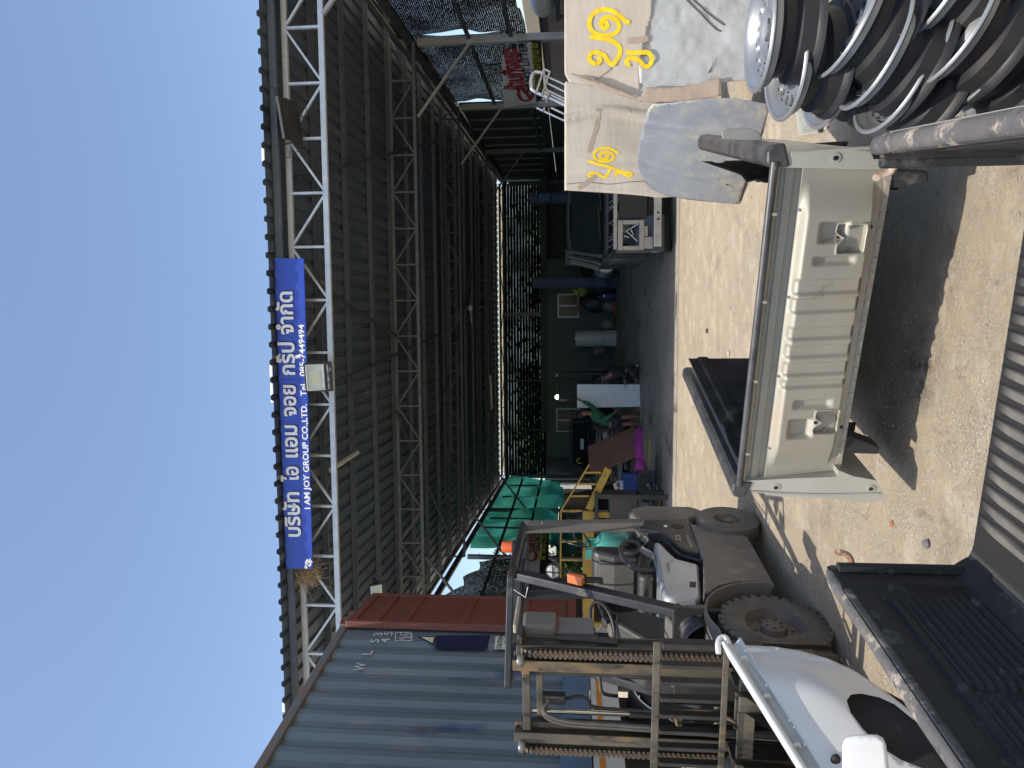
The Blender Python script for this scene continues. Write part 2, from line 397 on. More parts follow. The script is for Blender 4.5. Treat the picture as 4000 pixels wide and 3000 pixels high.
for z in (3.1, 3.9):
    m_ = MB(); m_.bar((AL, 5, z), (AL, 20, z-.1), .05, .08); m_.build("wall_rail", dtrs, shed)
for b_ in (12.4, 13.5, 16.5, 18.4):
    m_ = MB(); m_.box(AL-.02, AL+.03, b_-.03, b_+.03, 3.1, ZT(b_)-.6); m_.build("wall_stud", dtrs, shed)
for a in (-3.7, -1.6, 3.2, 5.2):
    m_ = MB(); m_.box(a-.03, a+.03, 19.95, 20.0, 2.8, 4.6); m_.build("wall_stud", dtrs, shed)
# translucent strip under the rear eave
m_ = MB(); m_.box(AL, AR_, 20.75, 20.79, 4.64, 4.90)
m_.build("rear_eave_strip", mat("cream_sheet", (.80, .74, .58), (.70, .65, .5), rough=.6), shed)

# ================================================================ nets
def net_wall(name, label, cat, p00, p10, p01, p11, mt, nu=60, nv=30, fold=.08, fx=9, sagtop=0.0, sagbot=0.0, group=None, ph=0):
    """hanging cloth between four corners: p00 top-near, p10 top-far, p01 bottom-near, p11 bottom-far"""
    p00, p10, p01, p11 = map(V, (p00, p10, p01, p11)); n = (p10-p00).cross(p01-p00).normalized()
    def fn(u, v):
        p = (p00*(1-u)+p10*u)*(1-v)+(p01*(1-u)+p11*u)*v
        sc_ = abs(sin(u*pi*3+ph))
        p = p + n*(fold*(sin(u*fx*pi+3*v+ph)*.6+.5*(vnoise(u*14+ph, v*6)-.5)*2)*(.3+.7*v))
        p.z -= sagtop*sc_*(1-v)**2 + sagbot*(vnoise(u*6+ph, 3.3)-.3)*v*v
        return p
    m_ = MB(); m_.grid(fn, nu, nv); o = m_.build(name, mt, smooth=1); tag(o, label, cat, group); return o
blk = netmat("black_net", (.012, .011, .010), (.03, .027, .024), 7.5, 'Z', .72, 3.0, 40, .3, (.49, .57), .55, 2)
rear = netmat("rear_net", (.008, .009, .008), (.014, .016, .014), 2.5, 'Z', .93, 1.2, 4, .12, (.36, .50), .65, .5)
grn = netmat("green_net", (.008, .10, .065), (.07, .36, .26), 1.5, 'Y', .97, 2, 30, .78, (.5, .6), .8)
net_wall("black_shade_net", "black shade net sagging down the open side wall behind the nearest right-hand post", "shade net",
         S(6.82, -2.4, 5.5), S(6.82, 5.12, 5.32), S(6.82, -2.4, 2.75), S(6.82, 5.0, 2.65), blk, 70, 40, .16, 7, .1, .1)
net_wall("black_shade_net", "dark shade net hung between the two grey posts above the litter banner", "shade net",
         S(6.86, 5.0, 5.32), S(6.86, 9.65, 5.1), S(6.82, 5.1, 2.65), S(6.82, 9.5, 2.6), blk, 50, 34, .14, 5, .1, .1, ph=1)
net_wall("rear_shade_net", "long black net with pale slits across the far end of the shed", "shade net",
         S(AL, 20.3, 4.60), S(AR_, 20.3, 4.60), S(AL, 20.3, 2.85), S(AR_, 20.3, 2.85), rear, 120, 16, .05, 14, .03, .05)
net_wall("green_shade_net", "bright green shade net hanging on the left wall at the back of the shed", "shade net",
         S(AL-.1, 10.9, 4.85), S(AL-.1, 20.1, 4.62), S(AL-.1, 10.9, 2.15), S(AL-.1, 20.1, 2.2), grn, 80, 36, .4, 11, .05, .35, ph=2)
net_wall("black_shade_net", "rippled black net with light through it beside the red container door", "shade net",
         S(AL-.1, 5.4, 5.1), S(AL-.1, 9.4, 4.35), S(AL-.1, 5.4, 2.0), S(AL-.1, 9.4, 2.1), blk, 60, 40, .2, 6, .2, .1, ph=3)
# loose green cloth lower on the left
m_ = MB(); c0 = S(AL+.3, 9.6, 2.9)
def gf(u, v):
    p = S(AL+.3, 9.5+1.5*u, 2.25-.75*v); p += AR*(.12*sin(u*19+3*v)+.08*sin(v*13)); p.z += .06*sin(u*11); return p
m_.grid(gf, 30, 16); tag(m_.build("green_cloth", grn, smooth=1), "crumpled pale green net scrap hanging below the litter banner on the left", "cloth")

# ================================================================ things outside the shed seen through its sides
leafm = mat("leaf_green", (.10, .20, .04), (.05, .11, .02), sc=6, rough=.55)
def leaf_mass(mb, fn, n, r0, r1, rnd):
    for i in range(n):
        p = fn(rnd); s = r0+(r1-r0)*rnd.random()
        d = V((rnd.gauss(0, 1), rnd.gauss(0, 1), rnd.gauss(0, .7))).normalized(); e = d.cross(V((rnd.gauss(0, 1), rnd.gauss(0, 1), 1))).normalized()
        mb.add([p-d*s, p+e*s*.5, p+d*s, p-e*s*.5], [(0, 1, 2, 3)])
rr_ = random.Random(5)
for k, (a0, a1, zt, b0, lab) in enumerate(((-6.5, -1.0, 4.3, 23, "green bush outside the far net, left of the middle"), (-.8, 7.5, 3.7, 24, "green bush outside the far net, behind the thin rear post"))):
    tr = thing("leafy_bush", lab, "bush", S((a0+a1)/2, b0, 0), 0, "bushes beyond the far net")
    mb = MB(); leaf_mass(mb, lambda r: S(a0+(a1-a0)*r.random(), b0+1.6*r.random(), .3+(zt-.3)*(1-r.random()**1.5*.95)*(.75+.25*sin(r.random()*6))), 7000, .09, .2, rr_)
    mb.build("crown", leafm, tr, world=True)
    mb = MB()
    for q in range(5):
        x = a0+(a1-a0)*(q+.5)/5; mb.tube([S(x, b0+.8, -.05), S(x+.1, b0+.8, 1.2), S(x-.1, b0+.7, 2.6)], [.05, .04, .015], 6)
    mb.build("stem", mat("bark", (.10, .07, .05), rough=.9), tr, world=True)
vine = thing("climbing_vine", "leafy vine climbing the left side of the shed in the bright gap", "vine", S(AL-.3, 10.2, 0), 0)
mb = MB(); st = MB()
for s_ in range(16):
    p = S(AL-.35-.3*rr_.random(), 9.0+1.9*rr_.random(), 1.2); pts = [p]
    for q in range(7):
        p = p+V((rr_.gauss(0, .07), rr_.gauss(0, .12), .38)); pts.append(p.copy())
        for j in range(int(60*(1-q/11))):
            d = V((rr_.gauss(0, .12), rr_.gauss(0, .16), rr_.gauss(0, .16))); leaf_mass(mb, lambda r: p+d, 1, .025, .06, rr_)
    st.tube(pts, .008, 5)
mb.build("leaves", leafm, vine, world=True); st.build("stem", MATS["bark"], vine, world=True)
# corrugated boundary fence to the left, pale wall beyond
fen = thing("corrugated_boundary_fence", "low brown corrugated sheet fence outside the left wall of the shed", "fence", S(AL-1.2, 12, 0), 0)
mb = MB(); mb.grid(lambda u, v: S(AL-.9+.03*sin(u*430), 4+22*u, .02+2.2*v), 700, 1); mb.build("panel", mat("brown_sheet", (.15, .125, .10), (.11, .09, .075), rough=.6), fen, world=True)
wl = mat("cream_render", (.66, .60, .46), (.58, .53, .41), sc=1.5, rough=.85, dirt=((.4, .37, .3), .66, 2))
mb = MB(SM); mb.box(AL-.3, AL-.05, 19.2, 19.8, 0, 2.6); tag(mb.build("white_pillar", mat("white_render", (.75, .74, .7), rough=.8)), "white pillar in daylight at the far end of the green net", "pillar")
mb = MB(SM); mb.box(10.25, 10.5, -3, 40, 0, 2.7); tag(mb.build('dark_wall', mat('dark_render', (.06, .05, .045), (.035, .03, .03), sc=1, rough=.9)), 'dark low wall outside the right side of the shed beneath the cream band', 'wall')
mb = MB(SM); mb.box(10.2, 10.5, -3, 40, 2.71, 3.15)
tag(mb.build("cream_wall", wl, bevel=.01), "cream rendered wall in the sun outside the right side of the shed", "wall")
# heap of long corrugated sheets lying on the right
fm = thing("stack_of_roof_sheets", "stack of rusty cream corrugated sheets outside the right-hand posts", "sheets", S(8.0, 5, 0), 0)
rnd = random.Random(9); tanm = mat("tan_sheet", (.34, .27, .16), (.22, .17, .10), sc=3, rough=.7, dirt=((.09, .06, .04), .58, 3), stretch=(.3, .3, 6))
for k in range(12):
    z = .05+k*.135; mb = MB(SM); o_ = rnd.uniform(-.12, .12)
    mb.grid(lambda u, v: (7.35+o_+1.2*v, -1+11*u, z+.035*(1 if int(v*24) % 2 else 0)+.02*sin(u*9+k)), 12, 24); mb.build("sheet", tanm, fm, world=True, solid=.02)
# white tank end with seat behind the right post
mb = MB(SM); mb.lathe([(.001, -.02), (.36, 0), (.42, .05), (.44, .14), (.44, 1.6), (.40, 1.68), (.001, 1.70)], Matrix.Translation((7.3, 4.6, 2.25)) @ Matrix.Rotation(-pi/2, 4, 'X') @ Matrix.Translation((0, 0, -1.7)) @ Matrix.Scale(.62, 4, V((0, 1, 0))), 40)
tag(mb.build("water_tank", mat("tank_white", (.62, .62, .58), (.5, .5, .47), sc=2, rough=.35), smooth=1), "pale rounded tank lying on its side beside the right grey post", "tank")
mb = MB(SM); mb.box(6.85, 7.75, 2.9, 4.7, 1.92, 1.99); mb.box(6.88, 6.95, 3.0, 3.07, 0, 1.92); mb.box(6.88, 6.95, 4.6, 4.67, 0, 1.92); mb.box(7.68, 7.75, 3.0, 3.07, 0, 1.92); mb.box(7.68, 7.75, 4.6, 4.67, 0, 1.92)
tag(mb.build("tank_stand", dtrs), "dark steel stand under the pale tank on the right", "stand")
# ================================================================ SIGN and things on the front truss
def SPp(sx, sy, b): return PP(sx, sy, SO+AE*b, AE)
blue = mat("sign_blue", (.018, .06, .42), (.015, .05, .36), sc=1.2, rough=.35, coat=.2)
white = mat("sign_white", (.82, .82, .80), (.74, .74, .72), rough=.5)
ink = mat("sign_ink", (.01, .01, .014), rough=.5)
c_ = [SPp(1071, 1009, -.31), SPp(1186, 1009, -.31), SPp(1221, 2221, -.31), SPp(1118, 2221, -.31)]
sg = thing("company_sign", "long blue company sign board with white lettering fixed along the front truss", "sign", (c_[0]+c_[2])/2, -TH)
j0, j1 = c_[0].lerp(c_[3], .381), c_[1].lerp(c_[2], .381)
for q in ((c_[0], c_[1], j1, j0), (j0+AR*-.006, j1+AR*-.006, c_[2], c_[3])):
    mb = MB(); mb.hull(q, AE*.03); mb.build("sign_panel", blue, sg, world=True)
def line_on(s, a, b, h, mt, name, par, pl, bold=0, ext=.004, label=None):
    A = SPp(a[0], a[1], pl); B = SPp(b[0], b[1], pl); x = B-A; y = V((0, 0, 1))
    return text(s, A, x, y, h, mt, name, par, ext=ext, bold=bold, width=x.length, label=label)
shad = mat("sign_letter_shade", (.008, .02, .13), rough=.6)
for wd_s, ya_, yb_s in (("บริษัท", 2097, 1922), ("ไอ", 1883, 1822), ("แอม", 1787, 1661), ("จอย", 1626, 1504), ("กรุ๊ป", 1465, 1337), ("จำกัด", 1306, 1139)):
    bl_ = lambda y: 1141+(y-1140)*.0345
    for dx, mt, e in ((5, shad, .002), (0, white, .006)):
        line_on(wd_s, (bl_(ya_)+dx, ya_-dx), (bl_(yb_s)+dx, yb_s-dx), .222, mt, "lettering", sg, -.31, bold=.026, ext=e)
line_on("I AM JOY GROUP CO.,LTD.", (1212, 1988), (1198, 1578), .086, white, "lettering", sg, -.31, bold=.022)
line_on("Tel . 085-7449494", (1197, 1548), (1187, 1267), .086, white, "lettering", sg, -.31, bold=.022)
mb = MB(); rnd = random.Random(2)
for k in range(26):
    p = SPp(1199+rnd.gauss(0, 1)*6+4, 2196+rnd.gauss(0, 1)*9, -.316); r = .006+.012*rnd.random()
    mb.hull([p+AR*(r*cos(q*1.05+k))*(1+.4*(q % 2))+V((0, 0, r*sin(q*1.05+k))) for q in range(6)], -AE*.003)
mb.build("peeled_patch", white, sg, world=True)
# ---- floodlights
blkm = mat("black_metal", (.018, .018, .02), (.03, .03, .03), sc=5, rough=.45)
def floodlight(name, label, cen, nrm, up, W, H, front=True, textit=False, cat="floodlight"):
    n = V(nrm).normalized(); u = V(up); u = (u-n*u.dot(n)).normalized(); x = u.cross(n).normalized()
    T = frame(cen, x, u)                                    # z = x cross u = n
    t = thing(name, label, cat, cen, 0)
    mb = MB(T); mb.box(-W/2, W/2, -H/2, H/2, -.045, -.002); mb.box(-W*.33, W*.33, -H*.28, H*.3, -.11, -.045)
    for k in range(9): mb.box(-W*.4+k*W*.1-.004, -W*.4+k*W*.1+.004, -H*.35, H*.35, -.075, -.045)
    mb.build("housing", blkm, t, bevel=.008, world=True)
    if front:
        fx, f0, f1 = W*.44, -H*.22, H*.44
        mb = MB(T)
        for x0, x1, y0, y1 in ((-fx, fx, f0, f0+.02), (-fx, fx, f1-.02, f1), (-fx, -fx+.02, f0+.02, f1-.02), (fx-.02, fx, f0+.02, f1-.02)): mb.box(x0, x1, y0, y1, -.001, .012)
        mb.build("reflector_frame", mat("reflector", (.62, .68, .66), (.5, .56, .55), rough=.25, metal=.4), t, world=True, bevel=.004)
        mb = MB(T); mb.box(-fx+.021, fx-.021, f0+.021, f1-.021, -.0015, .003); mb.build("lens", mat("lens_pale", (.52, .58, .54), (.45, .5, .47), rough=.15), t, world=True)
        mb = MB(T)
        for i in range(12):
            for j in range(8):
                mb.box(-W*.24+i*W*.04, -W*.24+i*W*.04+W*.028, f0+H*.15+j*H*.047, f0+H*.15+j*H*.047+H*.03, .003, .006)
        mb.build("led_array", mat("led_cream", (.72, .74, .50), rough=.4), t, world=True)
    if textit:
        text("Solar Light | 1200W", T @ V((-W*.42, -H*.37, .001)), x, u, .024, white, "lettering", t, ext=.002, bold=.01, width=W*.84)
        text("IP66", T @ V((W*.2, -H*.46, .001)), x, u, .02, white, "lettering", t, ext=.002)
    mb = MB(T)
    for s_ in (-1, 1): mb.bar((s_*(W/2+.01), 0, -.02), (s_*(W/2+.01), .03, -.2), .012, .03)
    mb.bar((-W/2-.01, .03, -.2), (W/2+.01, .03, -.2), .012, .03); mb.build("bracket", blkm, t, world=True)
    return t
cen = (SPp(1189, 1412, -.42)+SPp(1299, 1535, -.42))/2
floodlight("floodlight", "square solar floodlight facing the yard, hung over the lower edge of the blue sign", cen, -AE+V((-.12, 0, -.28)), (0, 0, 1), .42, .38, True, True)
cen = SPp(1138, 468, -.3)
floodlight("floodlight", "dark floodlight turned away, wired to the front truss right of the sign", cen, -AE*.25+V((.1, 0, -.9)), AE+V((0, 0, .4)), .56, .42, False)
mb = MB(); rnd = random.Random(4)
for k in range(7):
    p = SPp(1075+rnd.random()*40, 400+k*32, -.2); pts = [p]
    for q in range(6): p = p+V((rnd.gauss(0, .06), rnd.gauss(0, .02), rnd.gauss(-.03, .06))); pts.append(p)
    mb.tube(catmull(pts, 4), .006, 5)
tag(mb.build("loose_cable", blkm), "tangle of thin black cable around the dark floodlight on the truss", "cable")
cen = PD(1478, 2316, 10.6)
floodlight("floodlight", "pale floodlight peeking over the top rear corner of the red container door", cen, V((-.2, -1, -.5)), (0, 0, 1), .3, .26, True)
nst = MB(); rnd = random.Random(8); c0 = SPp(1192, 2243, -.16)
for k in range(330):
    d = V((rnd.gauss(0, 1), rnd.gauss(0, .5), rnd.gauss(0, 1))); p = c0+d*.075
    q = p+V((rnd.gauss(.02, .12), rnd.gauss(0, .04), rnd.gauss(-.05, .10))); mid = (p+q)/2+V((0, 0, .03)); nst.tube([p, mid, q], .0028, 4, False)
tag(nst.build("straw_nest", mat("straw", (.50, .36, .18), (.28, .19, .10), sc=12, rough=.9)), "dry straw bird nest tucked behind the left end of the blue sign", "nest")
def tubelamp(label, A, B, mt2=None):
    t = thing("tube_lamp", label, "lamp", (A+B)/2, 0, "tube lamps under the roof"); x = (B-A).normalized()
    mb = MB(); mb.bar(A, B, .07, .035); mb.build("batten", mat("batten_white", (.6, .6, .56), rough=.5), t, world=True)
    mb = MB(); o = V((0, 0, -.035)); mb.tube([A+x*.04+o, B-x*.04+o], .014, 8); mb.build("tube", mat("tube_glass", (.75, .75, .7), rough=.2), t, world=True, smooth=1)
def onroof(sx, sy, dz=.05):
    p = None; z = 6.0
    for _ in range(12): p = PZ(sx, sy, z); z = ZT(sinv(p)[1])-dz
    return p
tubelamp("white tube lamp under the roof behind the left half of the blue sign", onroof(1288, 1838), onroof(1398, 1766))
tubelamp("faint grey tube lamp near the far end of the dark roof", onroof(1914, 1465, .5), onroof(1920, 1600, .5))
# white patches of gutter seen above the roof edge
for (x0, y0, x1, y1) in ((1066, 1413, 1078, 1573), (1030, 560, 1036, 650), (1117, 2735, 1130, 2780)):
    A = SPp(x0, y0, -.28); B = SPp(x1, y1, -.28); A.z = B.z = ZT(-.3)+.20
    mb = MB(); mb.bar(A, B, .05, .05); tag(mb.build("white_roof_strip", white, bevel=.01), {1413: "white strip lying on the roof edge above the middle of the blue sign", 560: "small white strip on the roof edge right of the sign", 2735: "small white strip on the roof edge above the blue container"}[y0], "strip")
# ceiling fan
p = PD(1838, 1203, 22)
fan = thing("ceiling_fan", "small pale ceiling fan hanging below the third truss", "fan", p, 0)
mb = MB(Matrix.Translation(p)); mb.lathe([(.001, -.07), (.09, -.05), (.10, .0), (.07, .05), (.001, .06)], n=20); mb.build("motor", white, fan, smooth=1, world=True)
mb = MB(); mb.tube([p, p+V((0, 0, .9))], .012, 6); mb.build("rod", dtrs, fan, world=True)
for k in range(3):
    a = .4+k*2*pi/3; d = V((cos(a), sin(a), 0)); e = V((-sin(a), cos(a), .15)); mb = MB()
    mb.hull([p+d*.1-e*.03, p+d*.55-e*.06, p+d*.55+e*.06, p+d*.1+e*.04], V((0, 0, .008))); mb.build("blade", white, fan, world=True)

# ================================================================ CONTAINER
zt = 4.55; P1 = PZ(1000, 3000, zt); P2 = PZ(1345, 2430, zt)
cdir = (P1-P2).normalized(); cn = V((-cdir.y, cdir.x, 0));
if cn.x < 0: cn = -cn                                        # outward normal, to the right
rzc = atan2(cdir.y, cdir.x)
cblue = mat("container_blue", (.155, .20, .225), (.115, .152, .175), sc=1.3, rough=.5, metal=.15, bump=.15, bsc=9, stretch=(1, 1, .25),
            dirt=[((.19, .20, .20), .55, 3.2), ((.05, .08, .15), .60, 1.7), ((.18, .09, .05), .63, 4.5)])
cont = thing("shipping_container", "faded blue corrugated shipping container raised at the left with a red-brown door swung open", "container", (P2.x, P2.y, 1.62), rzc)
CI = WM[cont.name].inverted()
CN = -1 if (CI.to_3x3() @ cn).y < 0 else 1                   # local side: outward = CN*y
L_ = 6.1; zb, ztl = 0.14, zt-1.62-.06
def corr(u):       # trapezoid corrugation
    k = (u/.278) % 1
    return 0 if k < .26 else (-(k-.26)/.24*.036 if k < .5 else (-.036 if k < .76 else -.036+(k-.76)/.24*.036))
mb = MB(); xs = [i*.278/4+o for i in range(int(6.0/.278*4)) for o in (0,)]
xs = []
xs = [.11, .30]
x = .32
while x < L_-.1:
    for f in (0, .26, .5, .76): xs.append(x+f*.278)
    x += .278
vs = []
for z in (zb, ztl-.02):
    vs += [(q, CN*(-.004+(corr(q-.32) if q > .31 else 0)), z) for q in xs]
n = len(xs); mb.add(vs, [(i, i+1, n+i+1, n+i) for i in range(n-1)]); mb.build("side_panel", cblue, cont, solid=.003)
mb = MB(); mb.box(0, L_, -.03 if CN > 0 else -.03, .03, ztl-.02, ztl+.07); mb.build("top_rail", mat("rail_worn", (.13, .15, .17), (.20, .12, .08), sc=7, rough=.6, dirt=((.20, .08, .04), .62, 8)), cont, bevel=.008)
mb = MB(); mb.box(0, L_, -.035, .035, -.14, zb+.01); mb.build("bottom_rail", mat("rail_blue", (.10, .17, .27), (.09, .13, .19), sc=3, rough=.5, dirt=((.17, .07, .04), .7, 5)), cont, bevel=.008)
mb = MB(); mb.box(-.02, .108, *sorted((-CN*.09, CN*.001)), -.14, ztl+.05); mb.build("corner_post", cblue, cont, bevel=.01)
y0, y1 = (-2.4, -.06) if CN > 0 else (.06, 2.4)
mb = MB(); mb.box(.02, L_, y0, y1, ztl-.03, ztl+.02); mb.box(L_-.04, L_, y0, y1, -.1, ztl-.03); mb.box(0.02, L_, y0, y1, -.14, -.02); mb.build("roof_and_floor", cblue, cont)
for z0 in (-.145, ztl-.045):
    mb = MB(); mb.box(-.03, .15, -.055, .06, z0, z0+.12); mb.build("corner_casting", mat("casting_rust", (.20, .15, .11), (.12, .09, .07), rough=.7), cont, bevel=.01)
def CPt(sx, sy): return PP(sx, sy, P2+cn*.004, cn)
def ctext(s, sx, sy, h, w_=None, mt=white, bold=.01, par=None):
    return text(s, CPt(sx, sy), -cdir, (0, 0, 1), h, mt, "lettering", cont, ext=.006, bold=bold, width=w_)
wmark = mat("mark_white", (.60, .62, .60), (.45, .47, .47), sc=14, rough=.7)
ww = (CPt(1477, 2513)-CPt(1477, 2449)).length
ctext("5 3 2", 1477, 2513, .11, ww, wmark); ctext("4 5 1", 1517, 2513, .11, ww, wmark)
ctext("W", 1418, 2622, .125, .15, wmark); ctext("L", 1449, 2560, .11, .09, wmark)
ctext("iLC", 1577, 2500, .075, .16, wmark); ctext("33", 1604, 2498, .075, .13, wmark)
def cquad(name, pts, mt, off=.003, th=.002):
    mb = MB(); mb.hull([PP(x, y, P2+cn*off, cn) for x, y in pts], cn*th); return mb.build(name, mt, cont, world=True)
for a, b in (((1545, 2503), (1545, 2470)), ((1545, 2503), (1608, 2503)), ((1608, 2503), (1608, 2472)), ((1545, 2470), (1608, 2470))):
    mb = MB(); mb.bar(PP(a[0], a[1], P2+cn*.006, cn), PP(b[0], b[1], P2+cn*.006, cn), .012, .004, cn); mb.build("mark_line", wmark, cont, world=True)
dknavy = mat("patch_navy", (.012, .018, .06), rough=.5)
cquad("warning_triangle", [(1628, 2485), (1695, 2521), (1704, 2486)], blkm, .004); cquad("warning_face", [(1643, 2488), (1690, 2512), (1696, 2490)], mat("pale_yellow", (.62, .62, .48), rough=.6), .008)
cquad("painted_patch", [(1706, 2482), (1698, 2533), (1902, 2537), (1914, 2481)], dknavy, .003)
cquad("height_label", [(1936, 2485), (1930, 2536), (2010, 2537), (2010, 2486)], mat("pale_label", (.60, .64, .56), rough=.6), .004)
ctext("CAUTION", 1958, 2534, .06, .28, ink); ctext("9'6\"", 1992, 2515, .075, .16, ink)
# open door: hinged on the corner post, swung out along the yard
D0 = PZ(1350, 2436, 4.47); D1 = D0+V((0.0, 1, 0)).normalized()*0
dr = (PZ(1456, 2325, 4.47)-D0); dl = dr.length; dd = dr.normalized(); dn = V((dd.y, -dd.x, 0))
if dn.x < 0: dn = -dn
cred = mat("container_red", (.19, .066, .046), (.155, .055, .04), sc=2.2, rough=.5, bump=.1, dirt=[((.26, .12, .09), .66, 3.5), ((.12, .045, .03), .68, 7)], stretch=(1, 1, .5))
dT = frame(V((D0.x, D0.y, 1.62)), dd, (0, 0, 1)); Hh = 4.47-1.62
DI = CI @ dT; zs = 1 if (dT.to_3x3() @ V((0, 0, 1))).dot(dn) > 0 else -1
def dbox(x0, x1, y0, y1, o0, o1, name="door_member", mt=cred):
    a, b = sorted((zs*o0, zs*o1)); mb = MB(DI); mb.box(x0, x1, y0, y1, a, b); return mb.build(name, mt, dpar, bevel=.006)
mb = MB(DI); a, b = sorted((-zs*.03, -zs*.005)); mb.box(.03, dl-.03, .03, Hh-.03, a, b); dpar = mb.build("door", cred, cont)
dbox(0, .075, 0, Hh, -.05, .035); dbox(dl-.075, dl, 0, Hh, -.05, .035); dbox(.076, dl-.076, 0, .1, -.045, .03); dbox(.076, dl-.076, Hh-.1, Hh, -.045, .03)
dbox(.076, dl-.076, Hh-.40, Hh-.30, -.004, .028)
for z in (.62, 1.35, 2.08): dbox(.076, dl-.076, z, z+.11, -.004, .026)
for x in (.08, .42): 
    mb = MB(DI); mb.tube([(x, Hh, 0), (x, Hh+.08, 0)], .02, 8); mb.tube([(x-.05, Hh+.07, 0), (x+.07, Hh+.09, 0)], .016, 8); mb.build("lock_cam", cred, dpar)

# ---- truck that carries the container
tk = thing("white_truck", "white truck bed with an orange stripe and black wheel arch under the blue container", "truck", (P2.x, P2.y, 0), rzc)
tw = mat("truck_white", (.66, .65, .60), (.55, .54, .5), sc=2, rough=.4, dirt=((.36, .3, .22), .6, 3))
T0 = WM[tk.name]; o_ = CN
def tb(x0, x1, ya, yb, z0, z1):
    a, b = sorted((o_*ya, o_*yb)); return MB().box(x0, x1, a, b, z0, z1)
tb(.7, 5.9, -.05, .02, 1.18, 1.47).build("side_board", tw, tk, bevel=.01)
tb(.7, 5.9, .021, .026, 1.36, 1.41).build("stripe", mat("stripe_orange", (.70, .26, .03), rough=.45), tk)
tb(.72, 5.9, -2.2, -.06, 1.30, 1.46).build("deck", dtrs, tk)
tb(.8, 5.9, -.9, -.78, .85, 1.29).build("chassis_rail", dtrs, tk); tb(.8, 5.9, -1.7, -1.58, .85, 1.29).build("chassis_rail", dtrs, tk)
tyrem = mat("tyre_rubber", (.028, .027, .026), (.05, .046, .042), sc=9, rough=.85, bump=.2, bsc=60)
def wheel(par, T, r, wd, tyre_m, rim_m, rim_r, lugs=0, tread=True, nut=5, name="wheel", deep=.3):
    """axis = local z, outer face at z = wd/2"""
    mb = MB(T); h = wd/2; s_ = r-rim_r
    prof = [(rim_r, -h*.8), (rim_r+s_*.3, -h), (r-s_*.18, -h*.96), (r-.004, -h*.8), (r, -h*.5), (r, h*.5), (r-.004, h*.8), (r-s_*.18, h*.96), (rim_r+s_*.3, h), (rim_r, h*.8)]
    mb.lathe(prof, n=48)
    if lugs:
        for k in range(lugs):
            for sd_ in (-1, 1):
                a = 2*pi*(k+.25*sd_)/lugs; Tk = Matrix.Rotation(a, 4, 'Z')
                mb.box(r-.02, r+.013, -.022, .022, sd_*h*.92 if sd_ < 0 else .02, -.02 if sd_ < 0 else h*.92, Tk)
    w_ = mb.build(name, tyre_m, par, smooth=35)
    mb = MB(T); mb.lathe([(rim_r+.006, h*.82), (rim_r-.008, h*.86), (rim_r-.02, h*.6), (rim_r*.8, h*(1-deep*2.2)), (rim_r*.45, h*(1-deep*2)), (rim_r*.40, h*(1-deep*.9)), (rim_r*.34, h*(1-deep*.7)), (.001, h*(1-deep*.7))], n=40)
    mb.lathe([(rim_r*.8, h*(1-deep*2.2)), (rim_r*.8, -h*.8), (.001, -h*.8)], n=24)
    for k in range(nut):
        a = 2*pi*k/nut; x, y = rim_r*.62*cos(a), rim_r*.62*sin(a); mb.tube([(x, y, h*(1-deep*2.15)), (x, y, h*(1-deep*1.7))], rim_r*.065, 6)
        x, y = rim_r*.27*cos(a+.3), rim_r*.27*sin(a+.3); mb.tube([(x, y, h*(1-deep*.7)), (x, y, h*(1-deep*.7)+.012)], rim_r*.05, 6)
    mb.build("rim", rim_m, w_, smooth=30)
    return w_
for x in (1.15, 3.6, 4.7):
    wheel(tk, Matrix.Translation((x, -o_*.12, .47)) @ Matrix.Rotation(-o_*pi/2, 4, 'X'), .47, .26, tyrem, dtrs, .26)
    mb = MB(); n = 22; ar = [(x+.60*cos(pi*k/n), .47+.60*sin(pi*k/n)) for k in range(n+1)]; ar2 = [(x+.54*cos(pi*k/n), .47+.54*sin(pi*k/n)) for k in range(n+1)]
    for k in range(n):
        q = [ar[k], ar[k+1], ar2[k+1], ar2[k]]; mb.add([(a, o_*.03, b) for a, b in q]+[(a, -o_*.3, b) for a, b in q], [(0, 1, 2, 3), (7, 6, 5, 4), (0, 4, 5, 1), (2, 6, 7, 3)])
    mb.build("wheel_arch", blkm, tk)
    mb = MB(); mb.tube([(x+.555*cos(pi*k/n), o_*.035, .47+.555*sin(pi*k/n)) for k in range(n+1)], .008, 5); mb.build("arch_trim", white, tk)
tb(.95, 5.8, -.3, -.26, .62, 1.17).build("under_panel", blkm, tk)

# ================================================================ banners
bw = mat("banner_white", (.82, .78, .80), (.74, .70, .73), sc=5, rough=.8); bk = mat("banner_black", (.02, .02, .02), rough=.8)
redp = mat("banner_red", (.42, .015, .03), rough=.7); yel = mat("banner_yellow", (.60, .52, .06), rough=.7)
A0 = S(6.55, 0, 0)
def bpl(px, py, off=0): return PP(1960+px/3.686, py/3.686, A0-AR*off, AR)
bn = thing("litter_banner", "white and black do-not-litter banner hung crookedly between the right-hand posts", "banner", bpl(300, 1100), 0)
def quadgrid(c, nu, nv, wob, n):
    def fn(u, v):
        p = (c[0]*(1-u)+c[1]*u)*(1-v)+(c[3]*(1-u)+c[2]*u)*v; return p+n*wob*(sin(u*13+v*5)+.6*sin(v*17-u*7))*(v*(1-v)*4*.5+.5)
    return MB().grid(fn, nu, nv)
quadgrid([bpl(30, 1560), bpl(0, 800), bpl(420, 600), bpl(500, 1480)], 40, 26, .012, AR).build("white_cloth", bw, bn, smooth=1, world=True)
quadgrid([bpl(500, 1478), bpl(424, 600), bpl(570, 600), bpl(610, 1400)], 40, 8, .012, AR).build("black_strip", bk, bn, smooth=1, world=True)
